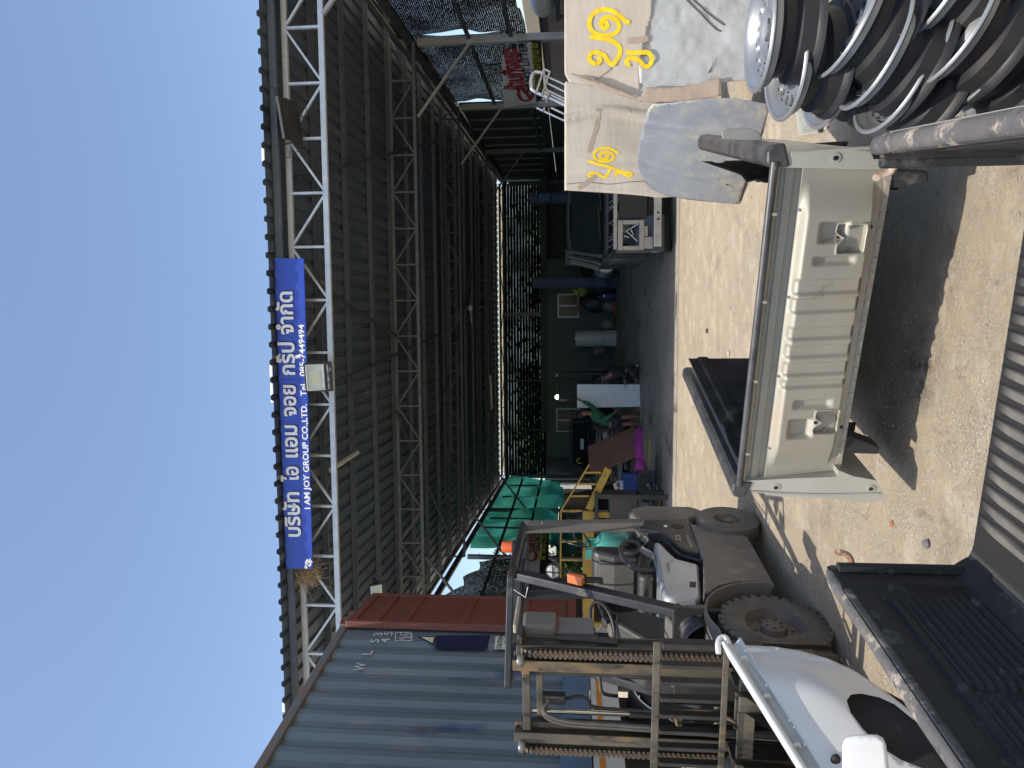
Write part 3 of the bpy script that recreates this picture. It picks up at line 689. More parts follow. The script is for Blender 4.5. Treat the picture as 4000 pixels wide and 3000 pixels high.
def bt(s, a, b, upto, mt, h, bold=.02):
    A, B, U = bpl(*a, .035), bpl(*b, .035), bpl(*upto, .035); text(s, A, B-A, U-A, h, mt, "lettering", bn, ext=0, bold=bold, width=(B-A).length)
bt("ห้ามทิ้งขยะ", (330, 1290), (235, 690), (130, 1290), redp, .42, .03)
bt("DO NOT LITTER", (455, 1330), (350, 620), (380, 1330), ink, .17, .02)
bt("ฝ่าฝืนปรับตามกฎหมาย", (590, 1370), (520, 620), (500, 1370), yel, .22, .01)
mb = MB(); ribbon(mb, [bpl(345+105*cos(k*pi/8), 1340+115*sin(k*pi/8), .037) for k in range(17)], .07, -AR); ribbon(mb, [bpl(280, 1260, .037), bpl(410, 1420, .037)], .07, -AR); mb.build("prohibition_ring", redp, bn, world=True)
mb = MB(); ribbon(mb, [bpl(290, 1330, .036), bpl(400, 1300, .036)], .05, -AR); mb.build("pictogram", ink, bn, world=True)
A1 = S(AL+.45, 0, 0)
def bp2(px, py, off=0): return PP(2000+px/5.53, 1900+py/5.53, A1+AR*off, AR)
b2 = thing("litter_banner", "smaller white and black litter banner framed by the forklift overhead guard", "banner", bp2(500, 1400), 0)
quadgrid([bp2(330, 1900), bp2(320, 950), bp2(660, 950), bp2(585, 1900)], 24, 14, .012, AR).build("white_cloth", bw, b2, smooth=1, world=True)
quadgrid([bp2(590, 1900), bp2(662, 950), bp2(800, 950), bp2(780, 1900)], 24, 8, .012, AR).build("black_strip", bk, b2, smooth=1, world=True)
def bt2(s, a, b, upto, mt, h):
    A, B, U = bp2(*a, .035), bp2(*b, .035), bp2(*upto, .035); text(s, A, B-A, U-A, h, mt, "lettering", b2, ext=0, bold=.02, width=(B-A).length)
bt2("ห้ามทิ้งขยะ", (440, 1400), (460, 990), (340, 1400), redp, .3)
bt2("DO NOT", (600, 1370), (620, 980), (490, 1370), ink, .2)
bt2("ฝ่าฝืนปรับ", (715, 1590), (760, 1000), (620, 1590), yel, .3)
mb = MB(); ribbon(mb, [bp2(430+95*cos(k*pi/8), 1500+105*sin(k*pi/8), .037) for k in range(17)], .06, AR); mb.build("prohibition_ring", redp, b2, world=True)
# chrome roll cage behind the wrapped panels
chrome = mat("chrome", (.60, .60, .58), (.45, .44, .42), sc=6, rough=.18, metal=.95)
rc = thing("chrome_roll_bar", "chrome tubular roll bar rising behind the wrapped panels", "roll bar", PD(2120, 350, 8.1), 0)
def q8(px, py, d=8.1): return PD(1960+px/3.686, py/3.686, d)
mb = MB(); mb.tube(catmull([q8(590, 1050), q8(490, 1040), q8(430, 1090), q8(420, 1220), q8(465, 1315), q8(700, 1420), q8(1100, 1610)], 5), .022, 10); mb.build("hoop", chrome, rc, smooth=1, world=True)
for a, b in (((585, 1075), (1120, 1320)), ((640, 1195), (1120, 1430)), ((620, 1285), (1120, 1530)), ((500, 1555), (900, 1740)), ((650, 1340), (930, 1480)), ((710, 1555), (930, 1659))):
    mb = MB(); mb.tube([q8(*a, 8.1), q8(*b, 8.1)], .013, 8); mb.build("rail", chrome, rc, smooth=1, world=True)
mb = MB()
for a, b in (((600, 1010), (495, 1330)), ((690, 1030), (580, 1370)), ((615, 1000), (692, 1035)), ((685, 1340), (630, 1480)), ((615, 1550), (600, 1600))): mb.tube([q8(*a, 8.06), q8(*b, 8.06)], .013, 8)
mb.build("cross_bar", chrome, rc, smooth=1, world=True)
from mathutils.geometry import delaunay_2d_cdt
def sheet(poly, res, fn, T=None, mb=None):
    """fine-meshed panel inside a 2D outline (metres), height fn(x,y)"""
    mb = mb or MB()
    P = []
    n = len(poly)
    for i in range(n):
        a = V(poly[i]); b_ = V(poly[(i+1) % n]); k = max(1, int((b_-a).length/res))
        P += [a+(b_-a)*j/k for j in range(k)]
    nb = len(P); E = [(i, (i+1) % nb) for i in range(nb)]
    x0 = min(p.x for p in P); x1 = max(p.x for p in P); y0 = min(p.y for p in P); y1 = max(p.y for p in P)
    def inside(x, y):
        c = False; j = nb-1
        for i in range(nb):
            if (P[i].y > y) != (P[j].y > y) and x < (P[j].x-P[i].x)*(y-P[i].y)/(P[j].y-P[i].y)+P[i].x: c = not c
            j = i
        return c
    Q = []; j = 0; y = y0
    while y < y1:
        x = x0+(.5*res if j % 2 else 0)
        while x < x1:
            if inside(x, y) and min((p-V((x, y))).length_squared for p in P) > (res*.45)**2: Q.append(V((x, y)))
            x += res
        y += res*.87; j += 1
    vs, es, fs, _, _, _ = delaunay_2d_cdt(P+Q, E, [tuple(range(nb))], 1, 1e-5)
    mb.add([(v.x, v.y, fn(v.x, v.y)) for v in vs], [tuple(f) for f in fs], T)
    return mb
def loc2(T, sx, sy):        # photo pixel -> local 2D on plane T
    p = T.to_translation(); n = V((T[0][2], T[1][2], T[2][2])); q = T.inverted() @ PP(sx, sy, p, n); return (q.x, q.y)

# ================================================================ FOREGROUND BED (black liner, tailgate side away from us)
lin = mat("bed_liner_black", (.022, .022, .023), (.040, .040, .040), sc=2.6, rough=.52, r2=.75, bump=.35, bsc=150, dirt=[((.10, .097, .09), .57, 6.0), ((.17, .15, .12), .63, 2.2)], spec=.3)
linf = mat("bed_floor_dusty", (.19, .175, .15), (.11, .105, .095), sc=3.5, rough=.75, bump=.3, bsc=140, dirt=[((.17, .15, .12), .60, 5)], spec=.3)
_t = linf.node_tree; _b = _t.nodes["Principled BSDF"]; _src = _b.inputs['Base Color'].links[0].from_socket
_tc = _t.nodes.new("ShaderNodeTexCoord"); _sp = _t.nodes.new("ShaderNodeSeparateXYZ"); _t.links.new(_tc.outputs['Object'], _sp.inputs[0])
_mr = _t.nodes.new("ShaderNodeMapRange"); _mr.inputs[1].default_value = .267; _mr.inputs[2].default_value = .281; _t.links.new(_sp.outputs['Z'], _mr.inputs[0])
_mx = _t.nodes.new("ShaderNodeMix"); _mx.data_type = 'RGBA'; _t.links.new(_mr.outputs[0], _mx.inputs[0]); _mx.inputs[6].default_value = (.022, .022, .023, 1); _t.links.new(_src, _mx.inputs[7]); _t.links.new(_mx.outputs[2], _b.inputs['Base Color'])
worn = mat("rail_rusty", (.15, .135, .12), (.075, .075, .08), sc=7, rough=.7, bump=.4, bsc=60, dirt=[((.40, .34, .27), .54, 9), ((.05, .05, .055), .56, 5), ((.34, .13, .05), .61, 4.2)])
ZT2, ZF2 = .75, .265
LT = PZ(3228, 2212, ZT2); RT = PZ(3392, 606, ZT2); LN = PZ(3695, 2990, ZT2)
xb = (RT-LT).normalized(); Wb = (RT-LT).length; yb = V((-xb.y, xb.x, 0)); 
b2o = V((LT.x, LT.y, 0)); rzb = atan2(xb.y, xb.x)
bed2 = thing("truck_bed_box", "black lined pickup bed with ribbed floor and rusty worn rails, nearest of all", "truck bed", b2o, rzb)
# local: x 0..Wb across, y = 0 at the tail end, negative towards the camera
skew = -(WM[bed2.name].inverted() @ LN).x/((WM[bed2.name].inverted() @ LN).y)   # rails are not quite square in the photo
LB = 2.1
def wallfn(side):
    def fn(u, v):                     # u along the length (0 tail), v from top to floor
        y = -LB*u; z = ZT2-(ZT2-ZF2)*v; o = .0
        k = u*LB; zz = ZT2-z
        if k > .16 and .16 < zz < .43:
            q = (zz-.16)/.018; f = min(1, (k-.16)*14)
            if not (.62 < k < .68) and not (1.3 < k < 1.36): o -= .011*f*(.5+.5*cos(q*2*pi*.62))
            else: o -= .02
        if .04 < k < .15: o += .014
        if k < .03: o += .0
        if .10 < zz < .135 and k > .2: o -= .012
        o += .05*smooth01((v-.82)/.18)
        x = (0 if side < 0 else Wb) - side*o
        return (x, y, z)
    return fn
for side in (-1, 1):
    mb = MB(); mb.grid(wallfn(side), 150, 110); mb.build("side_wall", lin, bed2, smooth=50)
    mb = MB(); x = 0 if side < 0 else Wb
    pr = [(0, .0), (.0, .022), (.008, .034), (.022, .04), (.042, .036), (.055, .018), (.058, -.05), (.052, -.05)]
    def rfn(u, v, x=x, side=side, pr=pr):
        k = v*(len(pr)-1); i = min(int(k), len(pr)-2); f = k-i; a = pr[i][0]*(1-f)+pr[i+1][0]*f; h = pr[i][1]*(1-f)+pr[i+1][1]*f
        e = smooth01(u*40); return (x+side*a, .006-LB*u, ZT2+h*(.6+.4*e)-.03+.004*sin(u*23)*v)
    mb.grid(rfn, 60, 14); mb.build("top_rail", worn, bed2, smooth=60, solid=.004)
    # end face of the double wall at the tail
    mb = MB(); a, b_ = (-.055, -.002) if side < 0 else (Wb+.002, Wb+.055)
    mb.box(a, b_, -.04, .004, .06, ZT2-.01); mb.build("wall_end", lin, bed2, bevel=.012, seg=3)
    mb = MB(); a, b_ = (-.066, -.056) if side < 0 else (Wb+.056, Wb+.066)
    mb.box(a, b_, -LB, -.01, .05, ZT2-.05); mb.build("outer_skin", mat("paint_silver_dull", (.42, .42, .39), (.36, .36, .33), rough=.4, metal=.3), bed2)
    mb = MB(); a = .02 if side < 0 else Wb-.02
    mb.tube([(a, -.05, ZT2-.02), (a, -.05, ZF2+.02)], .022, 8); mb.build("liner_edge", lin, bed2, smooth=1)
def ffn(u, v):
    x = .04+(Wb-.08)*u; y = -.002-LB*v; d = min(x, Wb-x)
    per = .058; k = ((x/per) % 1); h = .020*smooth01((k-.12)/.16)*(1-smooth01((k-.66)/.16)) if d > .16 and v > .015 else 0
    e = .022*smooth01((.10-d)/.10)
    return (x, y, ZF2+h+e)
mb = MB(); mb.grid(ffn, 330, 16); mb.build("floor", linf, bed2, smooth=60)
mb = MB(); mb.box(.0, Wb, -.05, .0, ZF2-.14, ZF2-.004); mb.build("floor_end", linf, bed2, bevel=.01)
mb = MB(); mb.box(0, Wb, -LB, -.055, ZF2-.10, ZF2-.03)
for k in range(4): mb.box(.0, Wb, -.35-k*.5, -.25-k*.5, .0, ZF2-.10)
mb.build("cross_member", dtrs, bed2)
for (sx, sy) in ((3312, 2188), (3478, 664)):
    p = WM[bed2.name].inverted() @ PP(sx, sy, b2o, yb); s_ = 1 if p.x < .5 else -1
    mb = MB(); mb.tube(catmull([(p.x-s_*.03, .005, p.z-.02), (p.x+s_*.005, .02, p.z-.01), (p.x+s_*.018, .025, p.z+.025), (p.x+s_*.022, .02, p.z+.03)], 4), [.012]*13, 8)
    mb.build("latch_pin", mat("hinge_cream", (.62, .52, .40), (.3, .14, .07), sc=30, rough=.6), bed2, smooth=1)

# ================================================================ GREY BED BOX seen from its front
gry = mat("primer_silver_green", (.375, .355, .29), (.33, .315, .26), sc=3, rough=.42, metal=.15, dirt=[((.36, .31, .24), .52, 1.8), ((.25, .21, .165), .62, 6)], bump=.12, bsc=70, r2=.6)
Z1 = .84
NL = PZ(2896, 1884, Z1); NR = PZ(3034, 640, Z1); FL = PZ(2695, 1404, Z1); FR = PZ(2752, 625, Z1)
x1 = (NR-NL).normalized(); W1_ = (NR-NL).length; y1_ = V((-x1.y, x1.x, 0))
bed1 = thing("truck_bed_box", "grey pickup bed box on the gravel with its ribbed front panel facing us", "truck bed", (NL.x, NL.y, 0), atan2(x1.y, x1.x))
M1 = WM[bed1.name]; M1i = M1.inverted()
FLl = M1i @ FL; FRl = M1i @ FR; SK = ((FLl.x)/FLl.y+(FRl.x-W1_)/FRl.y)/2; L1 = (FLl.y+FRl.y)/2
def B1(sx, sy, off=0): q = M1i @ PP(sx, sy, V((NL.x, NL.y, 0))+y1_*off, y1_); return (q.x, q.z)
bl = B1(3287, 1862); br = B1(3418, 662); ZB = (bl[1]+br[1])/2; print("bed1", W1_, L1, SK, ZB, "bed2", Wb, skew)
# feature centres along x from the photo rows
def bx(sx, sy): return B1(sx, sy)[0]
G1 = [(bx(3200, a), bx(3200, b_)) for a, b_ in ((1142, 1101), (1214, 1174), (1318, 1286), (1388, 1356), (1458, 1424), (1507, 1494))]
G1 = [tuple(sorted(g)) for g in G1]
def pf(x, z):
    H = Z1-ZB; t_ = (Z1-z)/H; o = 0
    if t_ < .24: return 0.012-.03*smooth01((t_-.02)/.04)+.012*(1 if .10 < t_ < .17 else 0)          # channel under the rail
    o = .045*smooth01((t_-.24)/.09)
    ends = min(x, W1_-x); o *= smooth01((ends-.06)/.16)
    if t_ > .90: o *= 1-.75*smooth01((t_-.90)/.05)
    for a, b_ in G1:
        if t_ < .93: o -= .017*smooth01((x-a+.012)/.018)*(1-smooth01((x-b_-.004)/.018))*smooth01((t_-.26)/.05)
    def rec(xa, xb_, ta, tb_, d_):
        return -d_*smooth01((x-xa)/.022)*(1-smooth01((x-xb_+.022)/.022))*smooth01((t_-ta)/.08)*(1-smooth01((t_-tb_+.08)/.08))
    o += rec(bx(3150, 955), bx(3150, 858), .42, .74, .028)+rec(bx(3200, 1041), bx(3200, 990), .40, .84, .018)
    o += rec(bx(3090, 1712), bx(3090, 1625), .38, .68, .028)+rec(bx(3150, 1598), bx(3150, 1550), .40, .84, .018)
    return o
cov = []
for c_ in ((3308, 933), (3213, 1647)):
    x, z = B1(*c_); cov.append((x, z))
    
def pfull(x, z):
    o = pf(x, z)
    for cx_, cz_ in cov:
        dx, dz = abs(x-cx_), z-cz_
        notch = .026*math.exp(-((x-cx_)/.016)**2)
        if dx < .058 and -.052 < dz < .052-notch: o -= .022
        elif dx < .066 and -.06 < dz < .06: o += .003
    return o
nx, nz_ = 420, 150
BK, DZ = .05, .02
mb = MB(); mb.grid(lambda u, v: (W1_*u, -pfull(W1_*u, Z1-(Z1-ZB)*v)+BK*v, Z1-(Z1-ZB)*v-DZ*v), nx, nz_); mb.build("front_panel", gry, bed1, smooth=50, solid=.002)
for cx_, cz_ in cov:
    mb = MB()
    for s_ in (-1, 1): mb.lathe([(.001, .006), (.006, .006), (.008, .001), (.012, 0)], Matrix.Translation((cx_+s_*.050, -.030+BK*(Z1-cz_)/(Z1-ZB), cz_-DZ*(Z1-cz_)/(Z1-ZB))) @ Matrix.Rotation(pi/2, 4, 'X'), 12)
    mb.build("screw", mat("screw_metal", (.3, .28, .25), rough=.4, metal=.7), bed1)
for (sx, sy) in ((3390, 889), (3280, 1682), (3262, 933), (3170, 1645)):
    x, z = B1(sx, sy); o = pf(x, z)-BK*(Z1-z)/(Z1-ZB); z -= DZ*(Z1-z)/(Z1-ZB); mb = MB(); mb.tube([(x, -o-.002, z), (x, -o-.0045, z)], .0085, 12); mb.build("drain_hole", ink, bed1)
for cx_, cz_ in cov:
    mb = MB(); L_o = [(-.062, .03), (-.058, .052), (-.03, .056), (-.015, .045), (0, .024), (.015, .045), (.03, .056), (.058, .052), (.062, .03), (.062, -.03), (.058, -.054), (0, -.056), (-.058, -.054), (-.062, -.03)]
    pts = []
    for dx, dz in L_o:
        x, z = cx_+dx, cz_+dz; tt = (Z1-z)/(Z1-ZB); pts.append((x, -pf(x, z)-.003+BK*tt, z-DZ*tt))
    mb.tube(catmull(pts, 3, True)+[V(pts[0])], .0042, 6, False); mb.build("cover_lip", gry, bed1, smooth=1)
# bottom flange with scallops
mb = MB(); mb.box(0.02, W1_-.02, -.004, .03, ZB-.03, ZB); 
for k in range(22): mb.box(.05+k*(W1_-.1)/22, .05+k*(W1_-.1)/22+.03, -.008, -.004, ZB-.026, ZB-.008)
mb.v = [p+V((0, BK, -DZ)) for p in mb.v]
mb.build("bottom_flange", gry, bed1, bevel=.004)
# floor and inner liner
mb = MB(); mb.add([(0, BK+.004, ZB-DZ), (W1_, BK+.004, ZB-DZ), (W1_+SK*L1, L1, ZB), (SK*L1, L1, ZB), (0, BK+.004, ZB-DZ-.02), (W1_, BK+.004, ZB-DZ-.02), (W1_+SK*L1, L1, ZB-.02), (SK*L1, L1, ZB-.02)], [(0, 1, 2, 3), (7, 6, 5, 4), (0, 4, 5, 1), (2, 6, 7, 3), (1, 5, 6, 2), (0, 3, 7, 4)])
mb.build("floor", lin, bed1)
# front top rail in black with a bright worn streak
mb = MB(); mb.tube([(-.01, -.012, Z1+.012), (W1_*.3, -.018, Z1+.014), (W1_*.7, -.018, Z1+.014), (W1_+.01, -.012, Z1+.012)], .017, 12); mb.build("front_rail", mat("rail_black_worn", (.035, .036, .04), (.09, .085, .08), sc=8, rough=.4, dirt=((.2, .18, .15), .66, 10)), bed1, smooth=1)
for k in range(4):
    mb = MB(); x = W1_*(.12+.25*k); mb.box(x-.006, x+.006, -.042, -.034, Z1-.012, Z1+.003); mb.build("rail_clip", gry, bed1)
# bedsides: end profile pushed back along the bed
def prof_px(L): return [B1(*p) for p in L]
PL = [(2905, 1874), (2925, 1905), (2990, 1926), (3060, 1936), (3180, 1941), (3285, 1946), (3330, 1956), (3400, 1957), (3462, 1943), (3432, 1893), (3420, 1872), (3330, 1856), (3270, 1832), (3268, 1858), (3100, 1864)]
PRr = [(3034, 655), (3030, 622), (3060, 600), (3120, 585), (3188, 577), (3290, 576), (3390, 586), (3470, 590), (3560, 598), (3580, 640), (3500, 658), (3440, 662), (3300, 660)]
def sheared(poly, ya, yb_, mb, yy=0):
    vs = [(x+SK*y, y, z) for y in (ya, yb_) for x, z in poly]; n = len(poly)
    return mb.add(vs, [tuple(range(n-1, -1, -1)), tuple(range(n, 2*n))]+[(i, (i+1) % n, (i+1) % n+n, i+n) for i in range(n)])
def area(p): return sum(p[i][0]*p[(i+1) % len(p)][1]-p[(i+1) % len(p)][0]*p[i][1] for i in range(len(p)))
sil = mat("bedside_paint", (.46, .46, .40), (.40, .395, .345), sc=2.5, rough=.38, metal=.2, coat=.15, dirt=((.33, .28, .2), .64, 4))
for nm, L in (("bedside", PL), ("bedside", PRr)):
    P = prof_px(L)
    if area(P) < 0: P = P[::-1]
    mb = MB(); sheared(P, -.012, .5, mb)
    # bedside behind the wheel arch only keeps its upper half
    zc = .42
    Pu = [(x, max(z, zc)) for x, z in P]
    sheared(Pu, .5, 1.15, mb); sheared(P, 1.15, L1, mb)
    o = mb.build(nm, sil, bed1, bevel=.008, seg=3)
    # raised strip + holes on the end face
    cx_ = sum(p[0] for p in P)/len(P)
    sgn = -1 if cx_ < W1_/2 else 1; xm = -.03 if sgn < 0 else W1_+.03
    mb = MB(); zs_ = [Z1-.05-.028*k for k in range(22)]
    mb.tube([(xm+sgn*(.012+.012*sin(k/22*pi)), -.014, z) for k, z in enumerate(zs_) if z > .13], .006, 6); mb.build("end_bead", sil, o)
    for z in ((Z1-.16, .24) if sgn < 0 else (Z1-.22, .3)):
        mb = MB(); mb.tube([(xm-sgn*.012, -.0125, z), (xm-sgn*.012, -.016, z)], .02, 16); mb.build("hole_boss", sil, o)
        mb = MB(); mb.tube([(xm-sgn*.012, -.0162, z), (xm-sgn*.012, -.0185, z)], .0095, 12); mb.build("hole", ink, o)
# rail caps and inner liners
capm = MATS["rail_black_worn"]
for s_, x in ((-1, 0), (1, W1_)):
    mb = MB(); prc = [(x-s_*.012, Z1-.05), (x-s_*.014, Z1+.02), (x, Z1+.042), (x+s_*.05, Z1+.046), (x+s_*.075, Z1+.03), (x+s_*.08, Z1-.02)]
    if area(prc) < 0: prc = prc[::-1]
    sheared(prc, -.02, L1+.02, mb); mb.build("rail_cap", capm, bed1, bevel=.01, seg=3)
    def lf(u, v, s_=s_, x=x):
        y = .11+(L1-.11)*u; z = Z1+.012-(Z1+.012-ZB)*v; o = .082
        o += .012*smooth01((v-.12)/.05)*(1-smooth01((v-.28)/.05))+.022*math.exp(-((u-.2-.45*v)/.06)**2)*smooth01((.95-u)/.2)
        return (x+SK*y-s_*o, y, z)
    mb = MB(); mb.grid(lf, 60, 40); mb.build("inner_liner", mat("liner_matte", (.020, .020, .020), (.035, .034, .032), sc=5, rough=.85, spec=.08), bed1, smooth=50, solid=.003)
    mb = MB(); a = x+s_*.02
    mb.grid(lambda u, v, s_=s_, x=x: (x+SK*(.8)-s_*.14+s_*.15*v, .82-.36*cos(u*pi), .16+.34*sin(u*pi)), 24, 3); mb.build("wheel_arch", lin, bed1, smooth=1, solid=.01)
# dark legs under the box
leg1 = [B1(3275, 1722), B1(3275, 1790), B1(3450, 1795), B1(3455, 1765), B1(3340, 1722)]
leg2 = [B1(3440, 665), B1(3440, 745), B1(3560, 735), B1(3655, 715), B1(3650, 670)]
for lg in (leg1, leg2):
    lg = [(x, max(z, 0)) for x, z in lg]
    if area(lg) < 0: lg = lg[::-1]
    mb = MB(); sheared(lg, .05, .16, mb); mb.build("support_leg", lin, bed1, bevel=.01)
mb = MB(); q = [B1(2888, 575), B1(2885, 540), B1(2905, 528), B1(3000, 524), B1(3045, 540), B1(3060, 565), B1(3062, 580)]
if area(q) < 0: q = q[::-1]
mb = MB(); 
vs = [(x+SK*.35+.02, .35+.02*k, z) for k in (0, .4) for x, z in q]; n = len(q)
mb.add(vs, [tuple(range(n-1, -1, -1)), tuple(range(n, 2*n))]+[(i, (i+1) % n, (i+1) % n+n, i+n) for i in range(n)])
mb.build("fuel_flap", mat("flap_grey", (.27, .275, .25), rough=.5), bed1, bevel=.004)

# ================================================================ HOODS leaning on the right
card = mat("cardboard", (.52, .465, .385), (.455, .405, .335), sc=3, rough=.62, bump=.35, bsc=26, stretch=(1, 1, 7), dirt=((.45, .37, .30), .66, 2.2), r2=.45)
bub = mat("bubble_wrap", (.41, .42, .415), (.365, .375, .37), sc=2.5, rough=.35, bump=.3, bsc=90, spec=.7, dirt=[((.16, .235, .235), .62, 2.6), ((.47, .485, .48), .56, 40)], r2=.45)
brown = mat("brown_tape", (.42, .335, .26), (.36, .28, .215), sc=4, rough=.45, bump=.4, bsc=18, stretch=(1, 1, 4))
spray = mat("spray_yellow", (.88, .62, .01), (.80, .52, .01), sc=20, rough=.6)
def wrap(name, label, cat, d, xdir, lean, ref):
    """leaning panel frame: origin at the ground below pixel ref at depth d"""
    p = PD(ref[0], ref[1], d); p.z = 0; x = V(xdir).normalized(); y = (V((0, 0, 1))+V((-x.y, x.x, 0))*lean).normalized()
    T = frame(p, x, y); t = thing(name, label, cat, p, 0); return t, T
tW2, T2 = wrap("wrapped_hood", "cardboard wrapped car panel with a small yellow spiral and squiggle, behind the bare hood", "car panel", 7.5, (1, -.12, 0), .05, (2400, 560))
P = [loc2(T2, *q) for q in ((2206, 745), (2206, 330), (2212, 322), (2400, 335), (2540, 400), (2640, 420), (2700, 600), (2640, 770), (2570, 775), (2520, 768), (2380, 755))]
P = P if area(P) > 0 else P[::-1]
def cf2(x, y): return .035*vnoise(x*3.1, y*2.2)+.022*vnoise(x*9+3, y*3)+.05*smooth01((x-loc2(T2, 2300, 480)[0])/.1)*0+.045*math.exp(-((x-loc2(T2, 2300, 455)[0]-.04*sin(y*6))/.035)**2)+.010*vnoise(x*30, y*2.5)
mb = sheet(P, .028, cf2, T2); mb.build("cardboard_wrap", card, tW2, smooth=60, solid=.03, world=True)
def onw(T, sx, sy, h): x, y = loc2(T, sx, sy); return T @ V((x, y, h(x, y)+.0175))
def cat2(pts, k=6): return [(p.x, p.y) for p in catmull([V((a, b_, 0)) for a, b_ in pts], k)]
def fold(T, pts, wd, mt, h, par, nm):
    mb = MB(); n = V((T[0][2], T[1][2], T[2][2])); ribbon(mb, [onw(T, a, b_, h)-n*.001 for a, b_ in cat2(pts, 8)], wd, n, 1, .0015); return mb.build(nm, mt, par, smooth=40, world=True)
fold(T2, [(2212, 722), (2300, 715), (2380, 722), (2460, 714), (2525, 712)], .008, mat("fold_dark", (.20, .15, .11), rough=.8), cf2, tW2, "fold_line")
fold(T2, [(2300, 600), (2330, 500), (2340, 430)], .05, brown, cf2, tW2, "tape")
fold(T2, [(2260, 740), (2330, 690)], .05, brown, cf2, tW2, "tape")
def strokes(T, h, par, L, wd, base, sc_):
    n = V((T[0][2], T[1][2], T[2][2]))
    for S_ in L:
        mb = MB(); ribbon(mb, [onw(T, base[0]+x/sc_, base[1]+y/sc_, h) for x, y in cat2(S_, 6)], wd, n, 1, .0012); mb.build("spray_stroke", spray, par, smooth=40, world=True)
S1 = [[(1160, 515), (1060, 470), (940, 370), (800, 270), (640, 230), (480, 260), (340, 370), (290, 540), (340, 680), (480, 770), (700, 790), (860, 730), (930, 620), (900, 500), (790, 410), (650, 400), (560, 460), (540, 560), (600, 640), (680, 600), (650, 510), (600, 480)],
      [(300, 820), (470, 840), (700, 880), (880, 970), (950, 1080), (930, 1220), (860, 1330), (790, 1410), (700, 1350), (620, 1230), (500, 1160), (370, 1160), (290, 1240), (320, 1350), (430, 1400), (520, 1340), (490, 1240)],
      [(1070, 1150), (1300, 1160), (1520, 1150), (1620, 1220), (1630, 1340), (1560, 1440), (1460, 1430), (1370, 1330), (1240, 1270), (1130, 1280), (1090, 1370), (1170, 1430)]]
S2 = [[(1240, 380), (1130, 330), (1000, 250), (840, 235), (660, 270), (540, 370), (530, 490), (630, 590), (800, 620), (980, 600), (1090, 500), (1060, 410), (920, 360), (780, 370), (690, 450), (750, 540), (880, 540), (930, 460), (850, 430)],
      [(340, 590), (460, 640), (640, 700), (860, 750), (1060, 810), (1250, 890), (1420, 930), (1600, 980), (1540, 1060), (1430, 1000), (1260, 930), (1150, 960), (1170, 1060)],
      [(1000, 790), (960, 900), (850, 1060), (760, 1050), (620, 970), (470, 940), (360, 990), (430, 1060), (520, 1010)]]
strokes(T2, cf2, tW2, S2, .027, (2250, 550), 7.373)
# nearest wrapped panel
tW1, T1 = wrap("wrapped_hood", "nearest wrapped panel, cardboard above and bubble wrap below, with large yellow sprayed squiggles", "car panel", 6.0, (1, -.22, 0), .05, (2400, 150))
P = [loc2(T1, *q) for q in ((2205, -230), (2206, 285), (2222, 318), (2330, 335), (2430, 372), (2510, 395), (2500, 240), (2545, 60), (2556, -230))]
P = P if area(P) > 0 else P[::-1]
def cf1(x, y): return .02*vnoise(x*2.2, y*2)+.010*vnoise(x*10+3, y*3)+.008*vnoise(x*30, y*2.5)-.05*smooth01((loc2(T1, 2300, 300)[0]+.12-x)/.14)
mb = sheet(P, .026, cf1, T1); mb.build("cardboard_wrap", card, tW1, smooth=60, solid=.03, world=True)
P = [loc2(T1, *q) for q in ((2547, -230), (2538, 60), (2494, 240), (2504, 385), (2620, 375), (2790, 330), (2860, 315), (3150, 300), (3150, -230))]
P = P if area(P) > 0 else P[::-1]
def bf1(x, y): return -.012+.03*vnoise(x*4, y*4)+.010*vnoise(x*17, y*17)+.004*vnoise(x*60, y*60)-.03*smooth01((loc2(T1, 2600, 330)[0]+.1-x)/.1)
mb = sheet(P, .022, bf1, T1); mb.build("bubble_wrap", bub, tW1, smooth=60, solid=.02, world=True)
P = [loc2(T1, *q) for q in ((2240, 300), (2330, 318), (2420, 352), (2500, 385), (2520, 345), (2620, 345), (2700, 335), (2812, 308), (2812, 378), (2690, 396), (2600, 402), (2525, 402), (2440, 380), (2330, 345))]
P = P if area(P) > 0 else P[::-1]
mb = sheet(P, .025, lambda x, y: .028+.012*vnoise(x*9, y*5), T1); mb.build("edge_wrap", brown, tW1, smooth=50, solid=.012, world=True)
h1 = lambda x, y: max(cf1(x, y), bf1(x, y))
strokes(T1, h1, tW1, S1, .036, (2250, 0), 5.53)
fold(T1, [(2230, 288), (2300, 305), (2370, 330), (2420, 352)], .006, MATS["fold_dark"], cf1, tW1, "fold_line")
fold(T1, [(2450, 162), (2500, 160), (2532, 152)], .05, brown, cf1, tW1, "tape"); fold(T1, [(2300, 318), (2340, 290), (2385, 262)], .04, brown, cf1, tW1, "tape")
fold(T1, [(2680, 0), (2740, 60), (2790, 110), (2815, 125)], .012, mat("cord_dark", (.10, .09, .08), rough=.8), bf1, tW1, "cord"); fold(T1, [(2700, -5), (2760, 50), (2830, 102)], .012, MATS["cord_dark"], bf1, tW1, "cord")
mb = MB(); mb.hull([onw(T1, 2764, 290, bf1), onw(T1, 2778, 262, bf1), onw(T1, 2786, 230, bf1), onw(T1, 2780, 262, bf1), onw(T1, 2772, 284, bf1)], V((0, -.004, 0))); mb.build("tear", ink, tW1, world=True)
